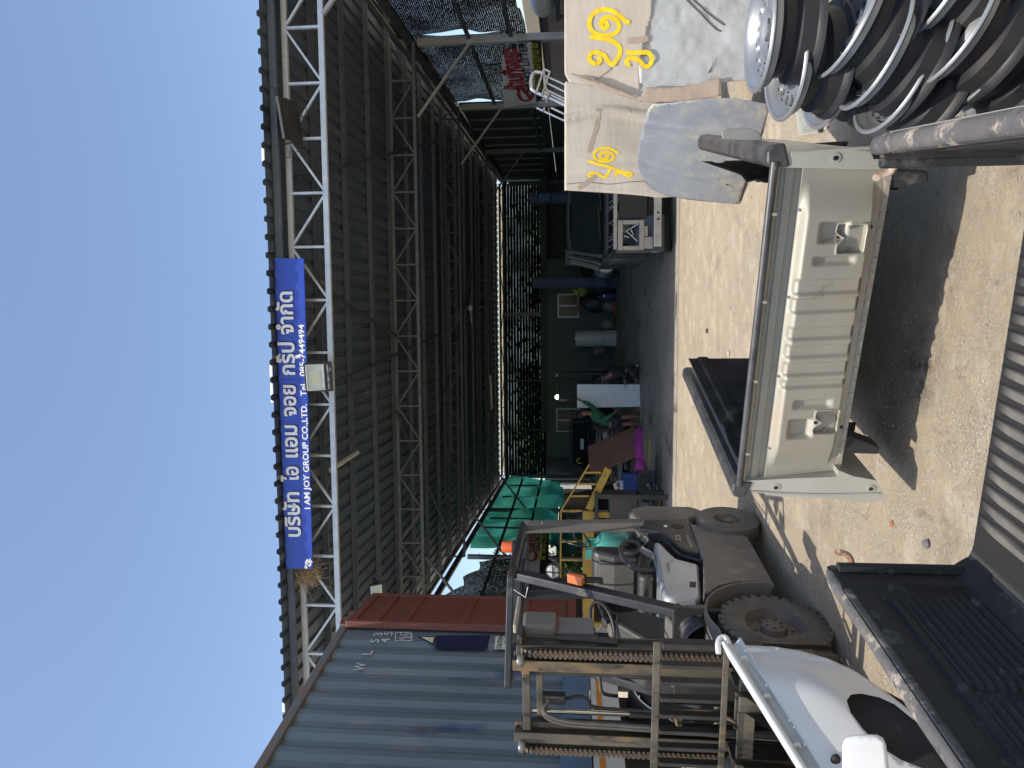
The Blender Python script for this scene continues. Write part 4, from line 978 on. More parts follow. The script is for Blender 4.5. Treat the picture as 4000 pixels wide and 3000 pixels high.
# bare grey hood
Ag = PZ(2882, 812, .03); Bg = PZ(2985, 470, .03); xg = (Bg-Ag).normalized()
hood = thing("car_hood", "bare dusty grey car hood leaning upright in front of the wrapped panels", "car hood", Ag, 0)
yg = (V((0, 0, 1))+V((-xg.y, xg.x, 0))*.28).normalized(); Tg = frame(Ag, xg, yg)
P = [loc2(Tg, *q) for q in ((2882, 812), (2800, 797), (2700, 783), (2600, 765), (2540, 738), (2510, 700), (2495, 650), (2492, 600), (2500, 540), (2515, 480), (2532, 425), (2550, 405), (2640, 395), (2760, 380), (2880, 390), (2995, 420), (3000, 455), (2960, 560), (2925, 660))]
P = P if area(P) > 0 else P[::-1]
cxg = sum(p[0] for p in P)/len(P); cyg = sum(p[1] for p in P)/len(P)
def hf(x, y):
    r = ((x-cxg)/.62)**2+((y-cyg)/.60)**2
    return .055*(1-r)+.012*math.exp(-((x-cxg+.32-.1*y)/.02)**2)+.012*math.exp(-((x-cxg-.34+.1*y)/.02)**2)
hm = mat("hood_grey", (.33, .345, .36), (.25, .27, .30), sc=2.4, rough=.38, metal=.3, coat=.2, r2=.6, dirt=[((.40, .385, .34), .52, 2.1), ((.17, .20, .24), .58, 1.6), ((.5, .47, .41), .62, 22)])
mb = sheet(P, .03, hf, Tg); mb.build("outer_skin", hm, hood, smooth=60, solid=.004, world=True)
mb = MB(); mb.grid(lambda u, v: tuple(Tg @ V((cxg-.40+.80*u, cyg-.36+.72*v, hf(cxg-.4+.8*u, cyg-.36+.72*v)-.03-.01*sin(u*9)))), 16, 16); mb.build("inner_frame", dtrs, hood, smooth=1, solid=.012, world=True)
for q in ((2843, 713), (2905, 543)):
    x, y = loc2(Tg, *q); mb = MB(Tg @ Matrix.Translation((x, y, hf(x, y)))); mb.lathe([(.001, .006), (.011, .006), (.013, .0), (.016, -.001)], n=14); mb.build("washer_nozzle", blkm, hood, world=True)
# ================================================================ RIMS
rim_silver = mat("rim_silver", (.345, .35, .352), (.28, .285, .29), sc=5, rough=.30, metal=.5, r2=.44, dirt=((.30, .27, .23), .70, 9))
rim_dark = mat("rim_dark", (.014, .014, .016), (.026, .025, .025), sc=6, rough=.38, metal=.0, coat=.0, spec=.45, dirt=((.12, .115, .11), .64, 7), r2=.6)
def make_rim():
    t = thing("steel_wheel_rim", "x", "wheel rim", (0, 0, 0), 0, "steel wheel rims piled on the right")
    R, Wd = .192, .165
    mb = MB(); mb.lathe([(R-.012, 0), (R-.004, .003), (R, .0), (R+.002, -.006), (R-.004, -.013), (R-.018, -.016), (R-.018, -.034)], n=64)
    mb.lathe([(R-.012, 0), (R-.018, -.014), (R-.028, -.02), (R-.032, -.03), (R-.048, -.045)], n=64); mb.build("front_flange", rim_silver, t, smooth=50)
    mb = MB(); mb.lathe([(R-.018, -.034), (R-.024, -.042), (R-.045, -.052), (R-.048, -.085), (R-.026, -.10), (R-.022, -Wd+.022), (R-.016, -Wd+.016), (R-.002, -Wd+.010), (R+.001, -Wd+.002), (R-.006, -Wd), (R-.02, -Wd+.014), (R-.05, -Wd+.05), (R-.05, -.08)], n=64); mb.build("barrel", rim_dark, t, smooth=35)
    # disc with real vent holes
    N = 16; r1, r2 = .108, .138; hz = lambda r: -.026-.022*(1-smooth01((r-.095)/.05)) + (.012 if .062 < r < .09 else 0)
    mb = MB(); vs = []; fs = []; K = 12
    for s_ in range(N):
        a0 = 2*pi*s_/N; a1 = 2*pi*(s_+1)/N; am = (a0+a1)/2; rm = (r1+r2)/2; hr = .0095
        outer = []
        for k in range(K):
            th = 2*pi*k/K; dx, dy = cos(th), sin(th); m_ = max(abs(dx), abs(dy)); qx, qy = dx/m_, dy/m_
            r_ = rm+qx*(r2-r1)/2; a_ = am+qy*(a1-a0)/2; outer.append((r_*cos(a_), r_*sin(a_), hz(r_)))
        inner = [(rm*cos(am)+hr*(cos(2*pi*k/K)*cos(am)-1.25*sin(2*pi*k/K)*sin(am)), rm*sin(am)+hr*(cos(2*pi*k/K)*sin(am)+1.25*sin(2*pi*k/K)*cos(am)), hz(rm)-.002) for k in range(K)]
        deep = [(x, y, z-.008) for x, y, z in inner]
        b0 = len(vs); vs += outer+inner+deep
        for k in range(K):
            k2 = (k+1) % K; fs += [(b0+k, b0+k2, b0+K+k2, b0+K+k), (b0+K+k, b0+K+k2, b0+2*K+k2, b0+2*K+k)]
    mb.add(vs, fs)
    mb.lathe([(r2, hz(r2)), (.139, -.030), (.134, -.085)], n=64)
    mb.lathe([(r1, hz(r1)), (.100, -.042), (.092, -.034), (.078, -.026), (.068, -.030), (.060, -.040), (.034, -.041), (.030, -.034), (.028, -.049)], n=64)
    d_ = mb.build("disc", rim_silver, t, smooth=50)
    for k in range(5):
        a = 2*pi*k/5; mb = MB(); mb.lathe([(.009, .003), (.007, .0), (.0065, -.006)], Matrix.Translation((.047*cos(a), .047*sin(a), -.040)), 12); mb.lathe([(.0065, -.001), (.0001, -.001)], Matrix.Translation((.047*cos(a), .047*sin(a), -.040)), 10); mb.build("bolt_hole", rim_dark, t)
    mb = MB(); mb.tube([(R-.036, .02, -.03), (R-.042, .02, -.006)], [.0035, .0028], 8); mb.build("valve", mat("brass", (.45, .30, .12), rough=.3, metal=.8), t)
    return t
proto = make_rim()
def tiltM(p, ax, rot):
    z = V(ax).normalized(); x = V((1, 0, 0)); x = (x-z*x.dot(z)).normalized(); y = z.cross(x); M = Matrix.Identity(4)
    for i in range(3): M[i][0], M[i][1], M[i][2], M[i][3] = x[i], y[i], z[i], p[i]
    return M @ Matrix.Rotation(rot, 4, 'Z')
RL = [((2962, 125), 2.45, (0, 0, 1), "silver rim lying flat on top of the pile, brass valve showing"),
      ((3062, 243), 2.52, (-.04, -.08, 1), "rim just below and left of the topmost one, face up"),
      ((3215, 285), 2.66, (0, -.1, 1), "rim peeping out low beneath the second one at the left of the pile"),
      ((3300, 62), 2.36, (.32, -.16, 1), "tilted rim directly under the topmost one, vent holes showing"),
      ((3404, 190), 2.38, (.32, -.16, 1), "tilted rim in the second leaning layer, left of the third post of rims"),
      ((3482, 290), 2.44, (.30, -.22, 1), "lowest visible rim beside the truck bed corner with a brass valve stem"),
      ((3640, -85), 2.28, (.36, -.18, 1), "tilted rim cut by the right frame edge, third layer down"),
      ((3702, 92), 2.28, (.36, -.18, 1), "tilted rim in the middle of the third leaning layer"),
      ((3832, 175), 2.34, (.34, -.2, 1), "rim half hidden behind the rusty bed rail"),
      ((4060, -40), 2.22, (.45, -.3, 1), "rim at the bottom right corner of the pile"),
      ((3930, 20), 2.50, (.35, -.3, 1), "dark barrelled rim low in the pile behind the bed rail"),
      ((3560, 215), 2.42, (.3, -.14, 1), "rim wedged between the second and third leaning layers, mostly dark barrel"),
      ((3470, -60), 2.5, (.3, -.12, 1), "rim at the right frame edge behind the second leaning layer")]
for i, (q, d, ax, lab) in enumerate(RL):
    M = tiltM(PD(q[0], q[1], d), ax, (-.9 if i == 0 else i*1.1))
    if i == 0: last = (proto, M, lab)
    else: copy_tree(proto, M, None, lab)
for k, (x, y, z, ax) in enumerate(((1.18, 2.42, .55, (.2, -.1, 1)), (1.30, 2.62, .36, (0, 0, 1)), (1.42, 2.40, .18, (0, 0, 1)), (1.02, 2.62, .19, (0, 0, 1)), (1.62, 2.2, .19, (0, 0, 1)), (1.30, 2.05, .20, (0, 0, 1)), (1.66, 2.62, .36, (.1, 0, 1)), (1.68, 2.62, .18, (0, 0, 1)), (1.66, 2.3, .38, (.1, 0, 1)))):
    copy_tree(proto, tiltM(V((x, y, z)), ax, k), None, "rim buried at the bottom of the pile of steel rims")
proto["label"] = last[2]; proto.location = last[1].to_translation(); proto.rotation_euler = last[1].to_euler(); WM[proto.name] = last[1]

# ================================================================ WHITE FENDER bottom left
wp = mat("white_paint", (.70, .70, .67), (.66, .655, .62), sc=1.3, rough=.22, coat=.5, dirt=[((.56, .53, .47), .62, 2.4), ((.35, .32, .28), .765, 26)])
pA = PD(2835, 2490, 3.65); pB = PD(3140, 3000, 3.15); pC = PD(3470, 2668, 3.35)
nf = (pB-pA).cross(pC-pA).normalized(); nf = nf if nf.y < 0 else -nf
xf = (pA-pB).normalized(); Tf = frame(pC, xf, nf.cross(xf))
fen2 = thing("white_fender", "glossy white car fender standing on edge in front of the forklift forks", "fender", (pC.x, pC.y, 0), 0)
edge = [(2835, 2487), (2900, 2483), (3020, 2487), (3120, 2502), (3230, 2532), (3330, 2575), (3400, 2618), (3470, 2666), (3560, 2735), (3600, 2790), (3560, 2760), (3500, 2712), (3440, 2688), (3370, 2685), (3325, 2702), (3307, 2735), (3322, 2785), (3370, 2850), (3440, 2920), (3520, 2970), (3620, 3010), (3700, 3060), (3700, 3200), (3330, 3200), (3120, 2870), (2980, 2650), (2920, 2570), (2870, 2520)]
P = [loc2(Tf, *q) for q in edge]; P = P if area(P) > 0 else P[::-1]
e0 = [V(loc2(Tf, *q)) for q in edge[:10]]
def ff(x, y):
    d_ = min((V((x, y))-(a+(b_-a)*max(0, min(1, (V((x, y))-a).dot(b_-a)/(b_-a).length_squared)))).length for a, b_ in zip(e0, e0[1:]))
    return -.10*(1-smooth01(d_/.28))**1.6+.01*vnoise(x*3, y*3)
mb = sheet(P, .024, ff, Tf); mb.build("outer_skin", wp, fen2, smooth=60, solid=.003, world=True)
def fpt(sx, sy, off): x, y = loc2(Tf, sx, sy); return Tf @ V((x, y, off))
ax0, ax1 = V((2832, 2520)), V((3205, 3120))
def flip_(u, v):           # channel between the skin and the bright lip
    a = ax0.lerp(ax1, u); a2 = a+V((58, -38))*v; return fpt(a2.x, a2.y, .03-.075*sin(v*pi*.8))
mb = MB(); mb.grid(flip_, 40, 10); mb.build("channel", wp, fen2, smooth=60, solid=.003, world=True)
mb = MB(); mb.tube([fpt(*(ax0.lerp(ax1, k/12)+V((-4, 0))), .03) for k in range(13)], [.012]+[.021]*12, 10); mb.build("mounting_lip", wp, fen2, smooth=1, world=True)
mb = MB(); mb.tube(catmull([fpt(2808, 2558, .01), fpt(2806, 2525, .02), fpt(2815, 2500, .02), fpt(2835, 2498, .02), fpt(2850, 2530, .03)], 4), .014, 8); mb.build("end_hook", wp, fen2, smooth=1, world=True)
for (sx, sy) in ((2905, 2572), (2993, 2722), (3112, 2912), (3195, 3040)):
    mb = MB(); mb.tube(catmull([fpt(sx-22, sy+12, -.01), fpt(sx-6, sy+2, .012), fpt(sx+8, sy-2, .004), fpt(sx+14, sy+2, -.02)], 4), [.009]*12+[.006], 8); mb.build("clip_tab", wp, fen2, smooth=1, world=True)
for (sx, sy) in ((2911, 2548), (2993, 2682), (3085, 2818), (3102, 2845), (3145, 2912)):
    mb = MB(Tf); x, y = loc2(Tf, sx, sy); mb.lathe([(.001, .0), (.006, .0)], Matrix.Translation((x, y, .012)), 10); mb.build("bolt_hole", ink if sx > 5000 else white, fen2, world=True)
# dark liner behind the wheel opening
ed = [(3540, 2690), (3440, 2640), (3350, 2640), (3290, 2680), (3270, 2735), (3290, 2800), (3345, 2880), (3415, 2960), (3500, 3010), (3640, 3070), (3800, 2990), (3680, 2740)]
P = [loc2(Tf, *q) for q in ed]; P = P if area(P) > 0 else P[::-1]
mb = sheet(P, .05, lambda x, y: -.12-.02*vnoise(x*8, y*8), Tf); mb.build("inner_liner", lin, fen2, smooth=1, solid=.01, world=True)
# square white flap near the frame edge
pF = PD(3380, 2940, 2.75); TF = frame(pF, (1, .25, 0), (0, .25, 1))
flap = thing("plastic_flap", "rounded white plastic panel standing in front of the white fender", "panel", (pF.x, pF.y, 0), 0)
P = [loc2(TF, *q) for q in ((3290, 3080), (3288, 2920), (3292, 2895), (3305, 2878), (3335, 2870), (3390, 2867), (3425, 2868), (3448, 2880), (3458, 2905), (3470, 3000), (3475, 3080))]; P = P if area(P) > 0 else P[::-1]
mb = sheet(P, .02, lambda x, y: .012*(1-(x*x+y*y)*20), TF); mb.build("panel_face", mat("white_plastic", (.80, .80, .77), rough=.3, coat=.3), flap, smooth=1, solid=.012, world=True)
mb = MB(); c_ = fpt(3265, 2975, 0); mb.ball(c_, .028, 8, (1.2, .5, .8)); mb.build("rubber_plug", lin, flap, smooth=1, world=True)
mb = MB(); mb.bar(PD(3470, 3060, 2.78), V((PD(3470, 3060, 2.78).x, 2.78, 0)), .05, .02); mb.build("stand_edge", MATS["white_plastic"], flap, world=True)
# ================================================================ FORKLIFT (local: x right, y back, z up; origin under the front axle)
FO = V((-2.09, 4.884, 0)); FR_ = -radians(12)
fk = thing("forklift", "dusty grey forklift with orange beacon and tall mast, parked in front of the containers", "forklift", FO, FR_)
FM = WM[fk.name]; FI = FM.inverted(); FXn = FM.to_3x3() @ V((1, 0, 0)); FYn = FM.to_3x3() @ V((0, 1, 0))
def fx(sx, sy, x=.5): q = FI @ PP(sx, sy, FO+FXn*x, FXn); return (q.y, q.z)
def fc(px, py, x=.5): return fx(2300+px/2.765, 2000+py/2.765, x)
fgrey = mat("forklift_grey", (.175, .16, .14), (.11, .104, .095), sc=2.4, rough=.55, bump=.1, dirt=[((.24, .21, .17), .55, 2.0), ((.05, .05, .05), .72, 7)], r2=.7)
fdark = mat("forklift_charcoal", (.018, .021, .027), (.038, .040, .044), sc=3, rough=.32, r2=.55, dirt=[((.11, .10, .085), .64, 4)], coat=.1)
fsilv = mat("hood_silver", (.55, .57, .60), (.46, .48, .51), sc=2, rough=.28, metal=.5, r2=.42, dirt=[((.20, .19, .17), .70, 9)])
frub = mat("seat_vinyl", (.022, .022, .023), (.045, .044, .041), sc=4, rough=.45, bump=.15, bsc=90, dirt=((.13, .12, .1), .7, 7))
fsteel = mat("mast_steel", (.17, .15, .115), (.06, .056, .048), sc=5, rough=.5, metal=.35, dirt=[((.24, .16, .08), .56, 3.5), ((.03, .03, .03), .57, 8)], stretch=(1, 1, .3), bump=.15, bsc=50)
fblk = mat("mast_black", (.020, .019, .018), (.045, .042, .038), sc=5, rough=.55, dirt=((.12, .10, .075), .68, 5))
dustm = mat("tyre_dusty", (.085, .08, .072), (.16, .145, .12), sc=5, rough=.9, bump=.2, bsc=50)
def xprism(poly, xa, xb, mb=None):         # poly of (y,z) pushed along x
    mb = mb or MB(); P = poly if area(poly) > 0 else poly[::-1]; n = len(P)
    return mb.add([(xa, y, z) for y, z in P]+[(xb, y, z) for y, z in P], [tuple(range(n-1, -1, -1)), tuple(range(n, 2*n))]+[(i, (i+1) % n, (i+1) % n+n, i+n) for i in range(n)])
XL = -.30
def wT(x, y, r, s_): return Matrix.Translation((x, y, r)) @ Matrix.Rotation(s_*pi/2, 4, 'Y')
rimf = mat("forklift_rim", (.17, .15, .12), (.09, .08, .07), sc=6, rough=.6, dirt=((.28, .25, .21), .62, 6))
wheel(fk, wT(.46, 0, .34, 1), .34, .19, dustm, rimf, .195, lugs=30, nut=6, deep=.38)
wheel(fk, wT(XL+.04, 0, .34, -1), .34, .19, dustm, rimf, .195, lugs=30, nut=6, deep=.38)
wheel(fk, wT(.47, 1.75, .275, 1), .275, .16, dustm, rimf, .13, nut=5, deep=.3)
wheel(fk, wT(XL+.06, 1.75, .275, -1), .275, .16, dustm, rimf, .13, nut=5, deep=.3)
# main frame side
fr = [fc(*p) for p in ((1085, 95), (1125, 130), (1540, 205), (1710, 265), (1860, 520), (2010, 790), (1935, 850), (1840, 745), (1600, 740), (1400, 790), (1290, 870), (1240, 880), (1235, 480), (1213, 450))]
xprism(fr, .42, .50).build("frame", fgrey, fk, bevel=.012, seg=3)
MB().box(XL, .419, .40, 1.55, .22, .62).build("chassis", fblk, fk, bevel=.02)
MB().box(XL-.002, XL+.08, .45, 1.62, .25, .74).build("frame", fgrey, fk, bevel=.012)
# recessed step panel
rp = [fc(*p, .44) for p in ((1225, 480), (1500, 570), (1540, 740), (1400, 790), (1240, 890))]
xprism(rp, .40, .47).build("step_recess", mat("step_black", (.016, .018, .024), (.03, .032, .038), sc=4, rough=.3, coat=.2), fk, bevel=.006)
# wheel fender: curved band over the tyre
mb = MB(); n = 26; a0, a1 = radians(-12), radians(152)
vs = []
for k in range(n+1):
    a = a0+(a1-a0)*k/n; R_ = .43+.05*smooth01((k/n-.75)/.25)
    y, z = R_*cos(a), .34+R_*sin(a)
    if a > radians(115): y = .43*cos(radians(115))-(a-radians(115))*.28; z = .34+.43*sin(radians(115))+.0
    for x, o in ((.38, 0), (.60, 0), (.60, .012), (.38, .012)): vs.append((x, y*(1+o*2), z+o))
fs = []
for k in range(n):
    for q in range(4): fs.append((4*k+q, 4*k+(q+1) % 4, 4*k+4+(q+1) % 4, 4*k+4+q))
mb.add(vs, fs); mb.build("wheel_fender", fgrey, fk, smooth=50)
mb = MB(); mb.grid(lambda u, v: (.385, (.05+.40*v)*cos(a0+(a1-a0)*u), .34+(.03+.40*v)*sin(a0+(a1-a0)*u)), 20, 4); mb.build("inner_fender", mat("fender_dust", (.20, .15, .10), (.13, .10, .07), sc=5, rough=.9), fk, smooth=1)
# counterweight
cw = [(1.60, .35), (1.60, 1.02), (1.70, 1.10), (2.10, 1.14), (2.24, 1.08), (2.30, .90), (2.30, .45), (2.20, .35), (2.05, .55), (1.92, .60), (1.75, .62)]
cw = [(1.93, .58), (1.66, .62), (1.62, 1.0), (1.78, 1.08), (2.06, 1.13), (2.17, 1.08), (2.22, .95), (2.22, .52), (2.12, .42), (2.02, .44)]
xprism(cw, XL+.02, .47).build("counterweight", fgrey, fk, bevel=.05, seg=4)
xprism([(1.55, .30), (1.60, .95), (1.98, .95), (1.98, .55), (1.9, .50)], XL+.12, .36).build("counterweight_core", fgrey, fk)
# dark side panel with the lettering
dp = [fc(*p, .48) for p in ((525, 95), (1060, 75), (1085, 120), (1150, 300), (1213, 445), (1160, 440), (1060, 420), (960, 370), (880, 290), (790, 225), (540, 185))]
side = xprism(dp, .40, .485).build("side_panel", fdark, fk, bevel=.01)
xprism([(y, z) for y, z in dp], XL, XL+.06).build("side_panel", fdark, fk, bevel=.01)
cc = fc(958, 152, .49); mb = MB(); mb.lathe([(.001, 0), (.042, 0), (.044, .002)], Matrix.Translation((.4865, cc[0], cc[1])) @ Matrix.Rotation(pi/2, 4, 'Y') @ Matrix.Scale(1.25, 4, V((1, 0, 0))), 24); mb.build("vent_opening", ink, fk)
def ftext(s, px, py, px2, py2, h, mt, bold=.01):
    A = FM @ V((.49, *fc(px, py, .49))); B = FM @ V((.49, *fc(px2, py2, .49))); x = B-A
    return text(s, A, x, V((0, 0, 1)), h, mt, "lettering", fk, ext=.003, bold=bold, width=x.length)
lt = mat("letter_grey", (.42, .41, .38), rough=.6)
ftext("NISSAN", 1128, 385, 1078, 258, .028, lt); ftext("25", 992, 320, 985, 250, .042, lt)
xprism([fc(*p, .49) for p in ((810, 140), (810, 158), (846, 160), (846, 138))], .486, .489).build("sticker", white, fk)
# engine hood (silver) : side outline pushed across, rounded
hd = [fc(*p, .42) for p in ((705, 330), (735, 400), (770, 330), (850, 400), (940, 490), (1090, 535), (1195, 560), (1220, 880), (1190, 930), (900, 935), (800, 905), (762, 790), (740, 560), (705, 420))]
hd = [fc(*p, .44) for p in ((715, 300), (790, 345), (870, 430), (950, 500), (1100, 540), (1190, 560), (1215, 890), (1190, 935), (900, 940), (810, 910), (770, 780), (735, 560), (700, 420))]
hood_ = xprism(hd, XL+.05, .445).build("engine_hood", fsilv, fk, bevel=.045, seg=5)
for p in hd: pass
sl = [fc(*p, .45) for p in ((1088, 750), (1158, 750), (1158, 805), (1088, 805))]; xprism(sl, .44, .449).build("hood_latch", fblk, fk, bevel=.003)
tr_ = [V((.452, *fc(*p, .452))) for p in ((790, 235), (860, 320), (940, 425), (1020, 475), (1110, 500), (1195, 530), (1205, 545))]
MB().tube(catmull(tr_, 5), .012, 6).build("hood_seal", fblk, fk, smooth=1)
text("XO", FM @ V((.452, *fc(905, 545, .452))), FM.to_3x3() @ V((0, 1, -.15)), V((0, 0, 1)), .02, ink, "scribble", fk, ext=.003)
A = FM @ V((.452, *fc(880, 635, .452))); B = FM @ V((.452, *fc(868, 545, .452))); text("MUTHNO", A, B-A, V((0, 0, 1)), .026, ink, "scribble", fk, ext=.003, width=(B-A).length)
# LPG shelf, orange/white odds on the counterweight
MB().box(XL+.12, .38, 1.60, 2.0, 1.02, 1.06).build("tank_shelf", fdark, fk, bevel=.01)
# floor plate, cowl
MB().box(XL+.05, .42, .12, .62, .58, .63).build("floor_plate", fblk, fk, bevel=.01)
co = [(.34, .62), (.22, .66), (.16, .95), (.20, 1.15), (.42, 1.34), (.56, 1.33), (.60, 1.18), (.50, .98), (.44, .80)]
xprism(co, XL+.16, .27).build("cowl", frub, fk, bevel=.03, seg=4)
xprism([(.12, .60), (.10, .98), (.24, 1.02), (.40, .86), (.42, .62)], -.05, .44).build("dash_lower", fgrey, fk, bevel=.03, seg=3)
MB().lathe([(.001, .05), (.05, .045), (.065, .0), (.065, -.03)], Matrix.Translation((.12, .56, 1.335)) @ Matrix.Rotation(radians(18), 4, 'X'), 24).build("column_cap", fgrey, fk, smooth=40)
sw = thing  # steering wheel
Ts = Matrix.Translation((.12, .64, 1.43)) @ Matrix.Rotation(radians(32), 4, 'X')
mb = MB(Ts); mb.tube([(.165*cos(2*pi*k/32), .165*sin(2*pi*k/32), 0) for k in range(33)], .0135, 10, False); swo = mb.build("steering_wheel", blkm, fk, smooth=1)
mb = MB(Ts)
for a in (.4, 2.5, 4.6): mb.bar((0, 0, -.03), (.16*cos(a), .16*sin(a), 0), .022, .008)
mb.lathe([(.001, -.01), (.04, -.015), (.045, -.05)], n=16); mb.build("spokes", blkm, swo)
MB(Ts).ball((-.13, .11, .035), .02, 8).build("steering_knob", blkm, swo, smooth=1)
mb = MB(); mb.tube([(.22, .60, 1.30), (.24, .60, 1.36), (.25, .59, 1.43)], [.012, .010, .013], 8); mb.build("lever", blkm, fk, smooth=1)
for k in range(3):
    mb = MB(); x = -.02-.05*k; mb.tube([(x, .44, 1.30), (x, .52, 1.46)], .006, 6); mb.ball((x, .525, 1.475), .015, 6); mb.build("lever", blkm, fk, smooth=1)
# rubber gaiter at the tilt cylinder
mb = MB(Matrix.Translation((.40, -.02, .80)) @ Matrix.Rotation(radians(-70), 4, 'X') @ Matrix.Rotation(radians(12), 4, 'Y'))
mb.lathe([(.13+.012*(k % 2)-.0075*k, .022*k) for k in range(11)]+[(.03, .23), (.03, .30), (.018, .30), (.018, .36), (.001, .36)], n=24); mb.build("rubber_gaiter", frub, fk, smooth=30)
MB().box(.24, .56, .10, .13, .66, .98).build("gaiter_plate", fblk, fk, bevel=.01)
# seat
def seat_fn(u, v):
    a = u*2*pi; w_ = .225; 
    return None
sb = xprism([(1.40, 1.02), (1.33, 1.10), (1.36, 1.30), (1.44, 1.47), (1.52, 1.50), (1.58, 1.44), (1.56, 1.20), (1.52, 1.02)], -.10, .34)
seat = sb.build("seat_backrest", frub, fk, bevel=.045, seg=5)
xprism([(1.335, 1.13), (1.352, 1.28), (1.42, 1.42), (1.39, 1.43), (1.335, 1.30), (1.318, 1.13)], -.03, .27).build("back_cushion", mat("seat_panel", (.10, .095, .085), (.07, .068, .062), sc=5, rough=.6), seat, bevel=.02, seg=3)
xprism([(.98, 1.00), (.94, 1.06), (.98, 1.13), (1.15, 1.12), (1.42, 1.08), (1.46, 1.0)], -.12, .36).build("seat_cushion", frub, fk, bevel=.04, seg=5)
MB().box(-.08, .32, 1.0, 1.5, .93, 1.0).build("seat_base", fblk, fk, bevel=.01)
mb = MB(); mb.tube(catmull([(.37, 1.50, 1.16), (.40, 1.40, 1.24), (.40, 1.22, 1.24), (.39, 1.08, 1.19), (.38, 1.02, 1.10), (.37, 1.05, 1.0)], 6), [.022+.0*k for k in range(31)], 10); mb.build("armrest", frub, fk, smooth=1)
mb = MB(); mb.tube([(.39+.02*cos(a), 1.42+.075*cos(a), 1.155+.075*sin(a)) for a in [2*pi*k/20 for k in range(21)]], .022, 8, False); mb.build("armrest_hub", frub, fk, smooth=1)
mb = MB(); ribbon(mb, [(.43, 1.55, 1.05), (.45, 1.40, 1.02), (.44, 1.30, 1.08), (.43, 1.18, 1.00), (.44, 1.05, 1.03)], .05, (.6, 0, 1), 6, .003); mb.build("seat_belt", mat("belt_grey", (.16, .15, .14), rough=.8), fk, smooth=40)
mb = MB(); ribbon(mb, [(.46, 1.62, .98), (.47, 1.72, 1.05), (.47, 1.66, 1.10), (.46, 1.55, 1.03)], .06, (1, 0, 0), 6, .003); mb.build("hanging_strap", mat("belt_tan", (.18, .15, .12), rough=.8), fk, smooth=40)
# overhead guard
def gbar(name, pts, wd, hh, mt=fdark, bev=.012):
    mb = MB()
    for a, b_ in zip(pts, pts[1:]): mb.bar(a, b_, wd, hh)
    return mb.build(name, mt, fk, bevel=bev, seg=3)
GR, GL = .47, -.10
for x in (GR, GL-.08):
    a_ = V((x+.02, .12, .76)); b_ = V((x-.02, .78, 2.13))
    mb = MB(); T = frame(a_, b_-a_, V((1, 0, 0))); L = (b_-a_).length; mb.box(0, L, -.035, .035, -.045, .045, T); mb.build("front_pillar", fdark, fk, bevel=.012, seg=3)
    mb = MB(); mb.bar((x+.01, 1.70, 1.02), (x-.01, 1.66, 2.10), .09, .10, (0, 1, 0)); mb.build("rear_pillar", fgrey if x > 0 else fdark, fk, bevel=.014, seg=3)
    mb = MB(); mb.bar((x, .70, 2.13), (x, 1.68, 2.10), .07, .06); mb.build("guard_side_rail", fdark, fk, bevel=.012, seg=3)
q = FI @ PZ(2003, 2235, 2.13); q2 = FI @ PZ(1998, 2690, 2.13)
mb = MB(); mb.bar((GR+.03, .76, 2.10), (GL-.11, .76, 2.10), .035, .09, (0, 0, 1)); mb.build("guard_front_rail", fdark, fk, bevel=.01)
mb = MB(); mb.bar((.66, .33, 2.10), (-.05, .06, 2.11), .030, .05); mb.bar((.66, .33, 2.10), (.50, .78, 2.11), .03, .05); mb.bar((-.05, .06, 2.11), (-.16, .78, 2.11), .03, .05); mb.build("guard_visor", fdark, fk, bevel=.008)
for k in range(3):
    mb = MB(); x = GL+.06+.19*k; mb.bar((x, .78, 2.12), (x, 1.66, 2.10), .012, .045); mb.build("guard_bar", fdark, fk, bevel=.003)
mb = MB(); mb.bar((GR, 1.68, 2.09), (GL-.08, 1.68, 2.09), .05, .06); mb.build("guard_rear_rail", fdark, fk, bevel=.01)
MB().box(.22, .29, .30, .72, 2.06, 2.085).build("guard_lamp_tube", mat("lamp_strip", (.62, .58, .48), (.4, .36, .28), sc=12, rough=.5), fk, bevel=.008)
# beacon
bq = FI @ PZ(2022, 2150, 2.14)
T = Matrix.Translation((.44, 1.28, 2.13)); MB(T).lathe([(.001, 0), (.055, 0), (.055, .035), (.04, .04)], n=28).build("beacon_base", blkm, fk, smooth=40)
MB(T).lathe([(.045, .036), (.050, .045), (.047, .06), (.05, .075), (.046, .09), (.048, .115), (.042, .13), (.001, .134)], n=28).build("beacon", mat("beacon_orange", (.85, .16, .02), (.75, .12, .02), rough=.2, coat=.4), fk, smooth=40)
# work lamp and indicator on the right pillar
def onp(z): k = (z-.76)/(2.13-.76); return .12+.66*k
z = 1.80; T = Matrix.Translation((.575, onp(z)-.02, z)) @ Matrix.Rotation(radians(80), 4, 'X') @ Matrix.Rotation(radians(-8), 4, 'Y')
MB(T).lathe([(.001, -.075), (.035, -.07), (.058, -.02), (.064, .0), (.066, .022), (.058, .024)], Matrix.Diagonal((1.0, .85, 1, 1)), 28).build("work_lamp", fblk, fk, smooth=50)
MB(T).lathe([(.057, .020), (.045, .026), (.001, .03)], Matrix.Diagonal((1.0, .85, 1, 1)), 28).build("lamp_lens", mat("lamp_glass", (.55, .56, .55), (.3, .31, .31), sc=40, rough=.1, coat=.5), fk, smooth=50)
mb = MB(T); mb.bar((-.064, 0, .034), (.064, 0, .034), .006, .006); mb.bar((0, -.055, .034), (0, .055, .034), .006, .006); mb.bar((-.064, 0, .034), (-.064, 0, .0), .006, .006); mb.bar((.064, 0, .034), (.064, 0, .0), .006, .006); mb.build("lamp_guard", blkm, fk)
z = 1.63; T = Matrix.Translation((.56, onp(z)-.04, z)) @ Matrix.Rotation(radians(-26), 4, 'X')
